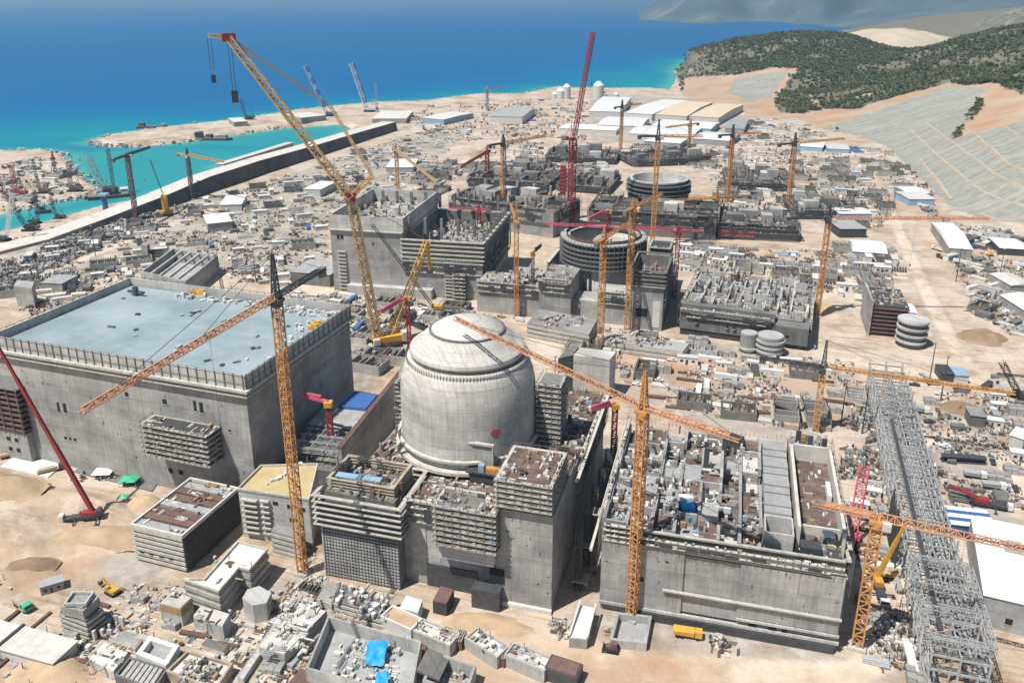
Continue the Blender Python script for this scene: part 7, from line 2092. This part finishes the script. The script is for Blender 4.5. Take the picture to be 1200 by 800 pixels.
at(proto_truck('yellow dump truck at the foot of the roofless block', 'yellow', 'yellow'), 806, 746, R(-12))
at(proto_truck('dusty green truck parked in the sand by the stepped scaffold tower', 'green', 'board'), 27, 712, R(-35))
at(proto_truck('tan lorry at the left end of the white slab', 'sand', 'sand', 'flat'), 18, 534, R(30))
at(proto_truck('dark lorry at the right end of the white slab', 'steel_d', 'board', 'flat'), 63, 552, R(30))
at(proto_excavator('orange excavator beside the stepped scaffold tower', 'yellow'), 132, 695, R(150))
at(proto_truck('pale yellow lorry with a crane arm under the near orange tower crane', 'cream', 'cream', 'flat'), 1036, 676, R(-10))
at(proto_truck('blue lorry parked before the white arched warehouse', 'blue', 'blue', 'flat'), 1138, 291, R(-10))
at(proto_truck('long white lorry on the road beside the white arched warehouse', 'white', 'offwhite', 'flat'), 1097, 293, R(110))
at(proto_truck('dark lorry on the road below the white arched warehouse', 'steel_d', 'brown', 'flat'), 1103, 303, R(110))
at(proto_excavator('yellow excavator working at the edge of the dirt yard', 'yellow'), 1160, 300, R(10))
at(proto_truck('dark truck crossing the dirt yard on the right', 'steel_d', 'steel_d', 'dump'), 1156, 455, R(40))
at(proto_excavator('orange loader by the white hut on the dirt road', 'orange'), 1188, 521, R(200))
at(proto_cabin('grey hut with an open front on the pale track', 'slab', 'slab', 7, 4, 3.2), 62, 690, R(30))
for lab, px, py in (('white van-sized tank on the pale yard by the pipe rack', 1112, 540), ):
    pass
t = thing('steel_girder', 'long dark steel girder lying on the pale yard by the pipe rack', 'girder', W(1128, 541, 0), R(-8))
b = MB(); b.box(-9, 9, -1.6, 1.6, 0, .5); b.box(-9, 9, -.3, .3, .5, 2.6); b.box(-9, 9, -1.6, 1.6, 2.6, 3.0); b.build('profile', M['steel_d'], t)
t = thing('pipe_segment', 'pale grey slanted pipe segment lying beside the giant yellow crane', 'pipe', W(437, 412, 0), R(110))
b = MB(); b.tube((-7, 0, 1.2), (7, 0, 1.4), 1.3, 14); b.build('shell', M['offwhite'], t)
# ------------------------------------------------------------------ loose objects scattered over the yards
def free(x, y, m=0.0):
    for f in FOOT:
        if f[:, 0].min() - m < x < f[:, 0].max() + m and f[:, 1].min() - m < y < f[:, 1].max() + m:
            if inside(f, x, y)[0]: return False
    return True
PLACED = {}
def clash(x, y, r):
    k = (int(x // 12), int(y // 12))
    for i in (-1, 0, 1):
        for j in (-1, 0, 1):
            for (a, b_, rr) in PLACED.get((k[0] + i, k[1] + j), ()):
                if (a - x) ** 2 + (b_ - y) ** 2 < (rr + r) ** 2: return True
    PLACED.setdefault(k, []).append((x, y, r))
    return False
def sample(poly, n, seed, r=3.0):
    """Even picks over a photo region, dropped on the ground, clear of footprints and of each other."""
    q = random.Random(seed)
    xs = [p[0] for p in poly]; ys = [p[1] for p in poly]
    out = []; tries = 0
    while len(out) < n and tries < n * 14:
        tries += 1
        px, py = q.uniform(min(xs), max(xs)), q.uniform(min(ys), max(ys))
        if not inside(poly, px, py)[0]: continue
        P = W(px, py, 0)
        if fbm(np.array([P.x / 55]), np.array([P.y / 30]), 3, 90)[0] < .36: continue
        if not free(P.x, P.y, 1.0) or clash(P.x, P.y, r): continue
        P.z = gh(P.x, P.y)
        out.append(P)
    return out
ZONES = {
    'yard': ([(0, 352), (0, 318), (110, 268), (240, 236), (330, 208), (400, 184), (470, 162), (500, 152), (560, 150), (510, 190), (450, 240), (388, 246), (386, 330), (300, 340), (230, 300), (130, 330), (40, 372)], 'in the yard between the blue-roofed hall and the sea wall'),
    'shore': ([(470, 150), (500, 126), (620, 116), (690, 120), (690, 170), (720, 185), (640, 186), (560, 190), (545, 160)], 'on the pale ground behind the open sea shore'),
    'mid': ([(740, 168), (960, 178), (1010, 200), (1040, 240), (1030, 270), (930, 252), (840, 240), (830, 200), (740, 190)], 'below the tan-roofed sheds'),
    'belt': ([(800, 292), (935, 294), (1048, 290), (1055, 330), (1010, 352), (960, 340), (860, 318), (798, 318)], 'in the belt behind the long cluttered roofless block'),
    'strip': ([(640, 396), (700, 380), (800, 402), (870, 416), (1000, 425), (1010, 470), (930, 500), (800, 482), (720, 440), (640, 410)], 'on the sandy strip behind the roofless block'),
    'right': ([(1080, 240), (1120, 262), (1200, 275), (1200, 400), (1150, 370), (1110, 300)], 'in the stacked yard under the terraced slope'),
    'east': ([(1060, 440), (1200, 440), (1200, 600), (1120, 600), (1070, 520)], 'on the grey dirt yard beside the pipe rack'),
    'crane': ([(340, 342), (390, 345), (560, 366), (640, 382), (560, 372), (480, 385), (470, 430), (420, 440), (412, 372), (340, 352)], 'around the feet of the giant yellow crane'),
    'south': ([(0, 690), (60, 700), (150, 690), (230, 690), (300, 730), (300, 800), (0, 800)], 'among the foundations at the sandy corner'),
    'lane': ([(300, 700), (370, 690), (450, 700), (490, 745), (540, 800), (300, 800)], 'along the sandy lane in front of the dome block'),
    'alley': ([(1000, 600), (1050, 520), (1085, 800), (1020, 790)], 'in the alley between the roofless block and the pipe rack'),
    'spit': ([(0, 195), (45, 184), (70, 192), (95, 222), (40, 236), (0, 240)], 'on the crane-covered spit'),
    'hall3': ([(500, 196), (560, 190), (700, 186), (720, 205), (700, 214), (548, 206), (500, 240), (470, 250)], 'behind the pale-piered hall base'),
    'notch': ([(858, 150), (880, 138), (935, 142), (965, 156), (962, 170), (868, 172)], 'in the notch between the tan-roofed sheds and the wooded hill'),
    'foothill': ([(940, 165), (1040, 178), (1075, 215), (1060, 240), (1030, 205), (950, 180)], 'on the flat at the hill foot'),
}
CAB = [('white-roofed site cabin', 'white', 'offwhite', 9, 3.2), ('pale grey site cabin', 'offwhite', 'white', 7, 3.0), ('blue-walled site cabin', 'blue_l', 'offwhite', 9, 3.2)]
STK = [('pale precast panel stack', 'pale', 7, 3, 1.6, 'panels', 'panel_stack', 'panel stack'), ('bundle of grey pipes', 'steel', 10, 3.4, 2, 'pipes', 'pipe_bundle', 'pipe bundle'), ('timber plank stack', 'board_l', 6, 2.2, 1.5, 'planks', 'plank_stack', 'plank stack'),
       ('grey concrete block group', 'conc', 8, 4.5, 2.6, 'blocks', 'block_group', 'concrete blocks'), ('dark formwork frame row', 'scaf', 9, 3.2, 2.8, 'frames', 'formwork_row', 'formwork'), ('rusty rebar bundle', 'rebar', 11, 1.6, .9, 'planks', 'rebar_bundle', 'rebar bundle'), ('dark formwork panel stack', 'conc_d', 6, 3.4, 2.0, 'panels', 'panel_stack', 'panel stack')]
FND = [('dark walled foundation with rebar', 'conc_d', 'rebar_mat', 16, 10, 4.5), ('pale walled foundation', 'conc_l', 'slab', 14, 9, 3.5), ('grey stepped foundation', 'conc', 'conc_d', 18, 11, 5.5)]
def proto_foundation(label, wall, floor, L, Wd, h):
    t = thing('foundation', label, 'foundation', (0, 0, 0))
    q = random.Random(len(label) + L)
    b = MB(); b.wall([(-L / 2, -Wd / 2), (L / 2, -Wd / 2), (L / 2, Wd / 2), (-L / 2, Wd / 2)], .7, -.6, h)
    for k in range(1, 4): b.box(-L / 2 + k * L / 4 - .3, -L / 2 + k * L / 4 + .3, -Wd / 2 + .36, Wd / 2 - .36, 0, h * q.uniform(.6, 1.2))
    b.build('wall', M[wall], t)
    b = MB(); b.box(-L / 2 + .36, L / 2 - .36, -Wd / 2 + .36, Wd / 2 - .36, -.6, h * .35); b.build('floor', M[floor], t)
    starters(t, [(-L / 2, -Wd / 2, L / 2, -Wd / 2), (-L / 2, Wd / 2, L / 2, Wd / 2), (-L / 2, -Wd / 2, -L / 2, Wd / 2), (L / 4, -Wd / 2, L / 4, Wd / 2)], h, 2.2, 1.2, 3, .16)
    b = MB(); litter(b, -L / 2 + 1, L / 2 - 1, -Wd / 2 + 1, Wd / 2 - 1, h * .35, 16, L, 2.2, 2.0)
    tag(b.build('stored_material', MIXM, t), kind='stuff')
    b = MB(); b.box(-L / 2 - 3, -L / 2 - .4, -Wd / 2, Wd * .1, -.4, h * .45); b.box(-L / 2 - 3, L / 2, Wd / 2 + .4, Wd / 2 + 1.6, h * .7, h * .7 + .25); b.build('platform', M['board'], t)
    return t
def zname(lab, z): return lab + ' ' + ZONES[z][1]
def spread(zone, n, seed, kinds, r=4.2, sc=(.85, 1.35), ang=None, detail=True):
    """n objects of several kinds in one yard; every one a thing of its own with copies of its parts."""
    pts = sample(ZONES[zone][0], n, seed, r)
    q = random.Random(seed + 1); made = {}
    row = []
    for P0 in pts:
        k = q.choices(range(len(kinds)), [w for w, *_ in kinds])[0]
        a0 = (GA if q.random() < .7 else GA + math.pi / 2) if ang is None else ang + (q.random() < .35) * math.pi / 2
        a0 += q.gauss(0, .06); s0 = q.uniform(*sc)
        row.append((P0, k, a0, s0))
        kind, i = kinds[k][1], kinds[k][2]
        step = {'cab': CAB[i][4] if kind == 'cab' else 0, 'stk': STK[i][3] if kind == 'stk' else 0, 'con': 2.6, 'trk': 3.6, 'car': 2.8, 'exc': 9, 'fnd': 11}[kind] * (s0 if kind in ('cab', 'stk') else 1) + .6
        for j in range(1, q.choice((1, 2, 2, 3, 4)) if kind not in ('exc', 'fnd') else 1):
            p = l2w(P0, a0, q.uniform(-.4, .4), step * j)
            if not free(p.x, p.y, 1) or clash(p.x, p.y, min(step * .48, r * .6)): break
            p.z = gh(p.x, p.y); row.append((p, k, a0, s0))
    for P, k, a, s in row[:int(n * 1.25)]:
        w, kind, i = kinds[k]
        key = (kind, i)
        if key not in made:
            if kind == 'cab':
                lab, wl, rf, L, Wd = CAB[i]; t = proto_cabin(zname(lab, zone), wl, rf, L, Wd, detail=detail)
            elif kind == 'con':
                lab, mt = (('white shipping container', 'white'), ('blue shipping container', 'blue'), ('rusty brown shipping container', 'brown'))[i]; t = proto_container(zname(lab, zone), mt)
            elif kind == 'stk': lab, mt, L, Wd, h_, kd, nm, ct = STK[i]; t = proto_stack(zname(lab, zone), mt, L, Wd, h_, kd, nm, ct)
            elif kind == 'trk':
                lab, cb, bd, kd = (('white tipper truck', 'white', 'steel', 'dump'), ('yellow tipper truck', 'yellow', 'yellow', 'dump'), ('white flatbed lorry', 'white', 'timber', 'flat'), ('white mixer truck', 'white', 'offwhite', 'mix'))[i]; t = proto_truck(zname(lab, zone), cb, bd, kd)
            elif kind == 'car':
                lab, mt, nm = (('white pickup', 'white', 'pickup'), ('white van', 'white', 'van'), ('dark pickup', 'steel_d', 'pickup'))[i]; t = proto_car(zname(lab, zone), mt, nm)
            elif kind == 'fnd': t = proto_foundation(zname(FND[i][0], zone), *FND[i][1:])
            elif kind == 'exc': t = proto_excavator(zname('yellow excavator', zone), 'yellow')
            g = t['label'] + ' group'
            t['group'] = ('group of ' + t['label'])[:110]
            made[key] = t
            t.location = P; t.rotation_euler = (0, 0, a); t.scale = (s, s, s) if kind in ('cab', 'stk') else (1, 1, 1)
        else:
            dup(made[key], P, a, sc=(s, s, s * q.uniform(.85, 1.2)) if kind in ('cab', 'stk') else None)
def debris(zone, n, seed, smax=3.0, hmax=1.6, wt=None, label=None):
    """Small loose stuff over a yard: offcuts, planks, rods, heaps, as one mass."""
    poly = ZONES[zone][0] if isinstance(zone, str) else zone
    q = random.Random(seed); b = MB(); k = 0; tries = 0
    xs = [p[0] for p in poly]; ys = [p[1] for p in poly]
    while k < n and tries < n * 6:
        tries += 1
        px, py = q.uniform(min(xs), max(xs)), q.uniform(min(ys), max(ys))
        if not inside(poly, px, py)[0]: continue
        P = W(px, py, 0)
        if fbm(np.array([P.x / 26]), np.array([P.y / 26]), 3, seed)[0] < .40: continue
        if not free(P.x, P.y): continue
        k += 1
        zg = gh(P.x, P.y)
        litter(b, P.x - 2, P.x + 2, P.y - 2, P.y + 2, zg - .15, q.choice((1, 1, 2, 3)), q.randrange(10 ** 6), smax, hmax, wt=wt, a0=GA)
    o = b.build('loose_material', MIXM); tag(o, label or ('scattered offcuts, planks and small debris ' + ZONES[zone][1]), kind='stuff')
PALE = [3, 4, 4, 2, 7, 4, 5, 4, 5, 4, .3, 4, 7, 2]
DARK = [2, 2, 2, 4, 6, 2, 10, 6, 5, 1, .2, 2, 10, 1]
spread('yard', 250, 301, [(.8, 'fnd', 0), (.8, 'fnd', 1), (.8, 'fnd', 2), (3, 'cab', 0), (4, 'cab', 1), (.5, 'cab', 2), (3, 'con', 0), (.4, 'con', 1), (.6, 'con', 2), (5, 'stk', 0), (4, 'stk', 3), (3, 'stk', 4), (3.6, 'stk', 6), (1.5, 'stk', 2), (1.8, 'stk', 1), (1, 'trk', 2)], 4.4, (.9, 1.6), ang=R(22), detail=False)
spread('shore', 70, 302, [(2.4, 'cab', 0), (3, 'cab', 1), (2, 'con', 0), (3, 'stk', 3), (2, 'stk', 0), (1, 'con', 1)], 6, (1.1, 1.7), detail=False)
spread('mid', 170, 303, [(3, 'fnd', 0), (3, 'fnd', 1), (3, 'fnd', 2), (2.4, 'cab', 0), (3, 'cab', 1), (.7, 'cab', 2), (2, 'con', 0), (3, 'stk', 0), (3, 'stk', 3), (3.6, 'stk', 6), (1, 'con', 2)], 5, (.9, 1.5), detail=False)
spread('belt', 150, 304, [(3, 'fnd', 0), (3, 'fnd', 1), (3, 'fnd', 2), (1.8, 'cab', 0), (3, 'cab', 1), (1, 'cab', 2), (3, 'stk', 0), (3, 'stk', 3), (2, 'stk', 4), (3.6, 'stk', 1), (1, 'con', 0), (1, 'con', 2), (1, 'trk', 2)], 4.5, (1, 1.6))
spread('strip', 110, 305, [(2.5, 'fnd', 0), (2.5, 'fnd', 1), (2.5, 'fnd', 2), (1.2, 'cab', 0), (4, 'stk', 0), (4, 'stk', 3), (2, 'stk', 4), (3.6, 'stk', 5), (3.6, 'stk', 2), (1, 'trk', 0), (1, 'car', 0), (1, 'car', 1), (2, 'con', 0)], 4.2, (.9, 1.5))
spread('right', 150, 306, [(1, 'fnd', 0), (1, 'fnd', 1), (1, 'fnd', 2), (3, 'con', 0), (3, 'stk', 0), (5.4, 'stk', 1), (5.4, 'stk', 6), (2, 'stk', 3), (1.8, 'cab', 0), (1, 'trk', 2), (1, 'car', 0), (.6, 'con', 2)], 4.5, (1, 1.7), ang=R(-58))
spread('east', 56, 307, [(3.6, 'stk', 6), (2, 'stk', 3), (1, 'cab', 1), (1, 'trk', 0), (2, 'car', 0), (2, 'car', 2), (1.8, 'stk', 5)], 4)
spread('crane', 46, 308, [(1.5, 'fnd', 0), (1.5, 'fnd', 1), (1.5, 'fnd', 2), (1.8, 'cab', 0), (4, 'stk', 3), (3, 'stk', 0), (1, 'con', 0), (1, 'con', 1), (1, 'car', 1), (3.6, 'stk', 2)], 4)
spread('south', 26, 309, [(5.4, 'stk', 2), (5.4, 'stk', 5), (3, 'stk', 3), (2, 'stk', 4), (1, 'car', 0)], 4, (.6, 1))
spread('lane', 36, 310, [(5.4, 'stk', 2), (5.4, 'stk', 5), (3, 'stk', 3), (3, 'stk', 4), (3.6, 'stk', 1), (1, 'car', 0), (2, 'stk', 0)], 3.6, (.6, 1))
spread('alley', 30, 311, [(3, 'stk', 3), (3.6, 'stk', 1), (2, 'cab', 1), (2, 'con', 0), (1, 'car', 0), (3.6, 'stk', 5)], 3.6, (.7, 1.1))
spread('spit', 26, 312, [(3, 'stk', 3), (3, 'stk', 0), (1.2, 'cab', 0), (1, 'trk', 0)], 6, (1.2, 2.2), detail=False)
spread('hall3', 80, 313, [(3, 'fnd', 0), (3, 'fnd', 1), (3, 'fnd', 2), (1.8, 'cab', 0), (3, 'stk', 3), (5.4, 'stk', 6), (2, 'con', 0), (1, 'con', 1), (2, 'stk', 0)], 4.4, (1, 1.6), detail=False)
spread('foothill', 44, 314, [(1, 'fnd', 0), (1, 'fnd', 1), (1, 'fnd', 2), (2.4, 'cab', 0), (2, 'con', 0), (2, 'stk', 0), (1, 'trk', 2), (2, 'car', 0)], 5, (1.1, 1.6), detail=False)
spread('notch', 60, 315, [(3, 'cab', 0), (3, 'cab', 1), (2, 'stk', 6), (2, 'stk', 3), (1, 'con', 2), (1, 'fnd', 0)], 5, (.9, 1.5), detail=False)
debris('notch', 600, 420, 4, 2.4, DARK)
debris('yard', 3200, 401, 3.0, 1.8, PALE); debris('shore', 900, 402, 6, 3.4, PALE); debris('mid', 2000, 403, 3.6, 3.0)
debris('belt', 1500, 404, 3.4, 2, PALE); debris('strip', 900, 405, 2.4, 1.6, PALE); debris('right', 1300, 406, 3.4, 1.8); debris('east', 700, 407, 1.8, 1, DARK)
debris('crane', 700, 408, 3, 1.8, PALE); debris('south', 240, 409, 1.8, 1.2); debris('lane', 220, 410, 1.8, .9, PALE); debris('alley', 420, 411, 2.2, 1.6)
debris('spit', 300, 412, 5, 3); debris('hall3', 700, 413, 5, 3, PALE); debris('foothill', 250, 414, 4, 2, PALE)
debris([(0, 340), (0, 295), (60, 286), (150, 256), (230, 236), (235, 246), (130, 284), (60, 318)], 1500, 415, 5, 2.6, DARK, 'dark scrap and rebar heaps along the foot of the sea wall')
debris([(640, 722), (700, 735), (760, 750), (840, 745), (860, 765), (760, 765), (660, 745)], 200, 419, 2.0, 1.2, PALE, 'pale rubble and offcuts along the foot of the roofless block')
debris([(330, 700), (362, 640), (380, 680), (400, 690), (330, 760), (280, 790)], 160, 416, 1.8, .8, PALE, 'offcuts and planks around the foot of the tall orange crane')
debris([(1040, 195), (1080, 205), (1110, 250), (1095, 262)], 260, 417, 5, 2.6, DARK, 'dark scrap heaps along the road below the terraced slope')
debris([(1000, 470), (1050, 450), (1030, 560), (985, 560)], 420, 418, 2.6, 2.4, DARK, 'dark steel parts heaped beside the far end of the pipe rack')

# lamp posts along the yard roads
t = thing('lamp_post', 'slim steel lamp post standing along the site roads', 'lamp post', W(1088, 452, 0), 0, 'slim lamp posts along the site roads')
b = MB(); b.tube((0, 0, -.3), (0, 0, 24), .35, 8, 0, .2); b.build('pole', M['steel_d'], t)
b = MB(); b.box(-.9, .9, -.3, .3, 24, 24.6); b.build('lamp_head', M['steel'], t)
for px, py in ((1046, 250), (1102, 470), (985, 500), (1010, 508), (650, 470), (300, 330), (112, 300), (1038, 258), (848, 250), (420, 262), (1170, 330), (1120, 330)):
    dup(t, W(px, py, 0), 0)

# ------------------------------------------------------------------ haze over the whole bay
hz = MB(); hz.box(-22000, 22000, -900, 40000, SEA - 1.2, 1150)
m = bpy.data.materials.new('air_haze'); m.use_nodes = True
nt = m.node_tree
for n_ in list(nt.nodes):
    if n_.type != 'OUTPUT_MATERIAL': nt.nodes.remove(n_)
pv = nt.nodes.new('ShaderNodeVolumePrincipled')
pv.inputs['Color'].default_value = (0.38, 0.70, 1.0, 1)
pv.inputs['Density'].default_value = HAZE
pv.inputs['Anisotropy'].default_value = 0.2
nt.links.new(pv.outputs[0], [n_ for n_ in nt.nodes if n_.type == 'OUTPUT_MATERIAL'][0].inputs['Volume'])
if HAZE > 0:
    o = hz.build('haze', m); tag(o, 'pale haze filling the air over the bay', kind='stuff')
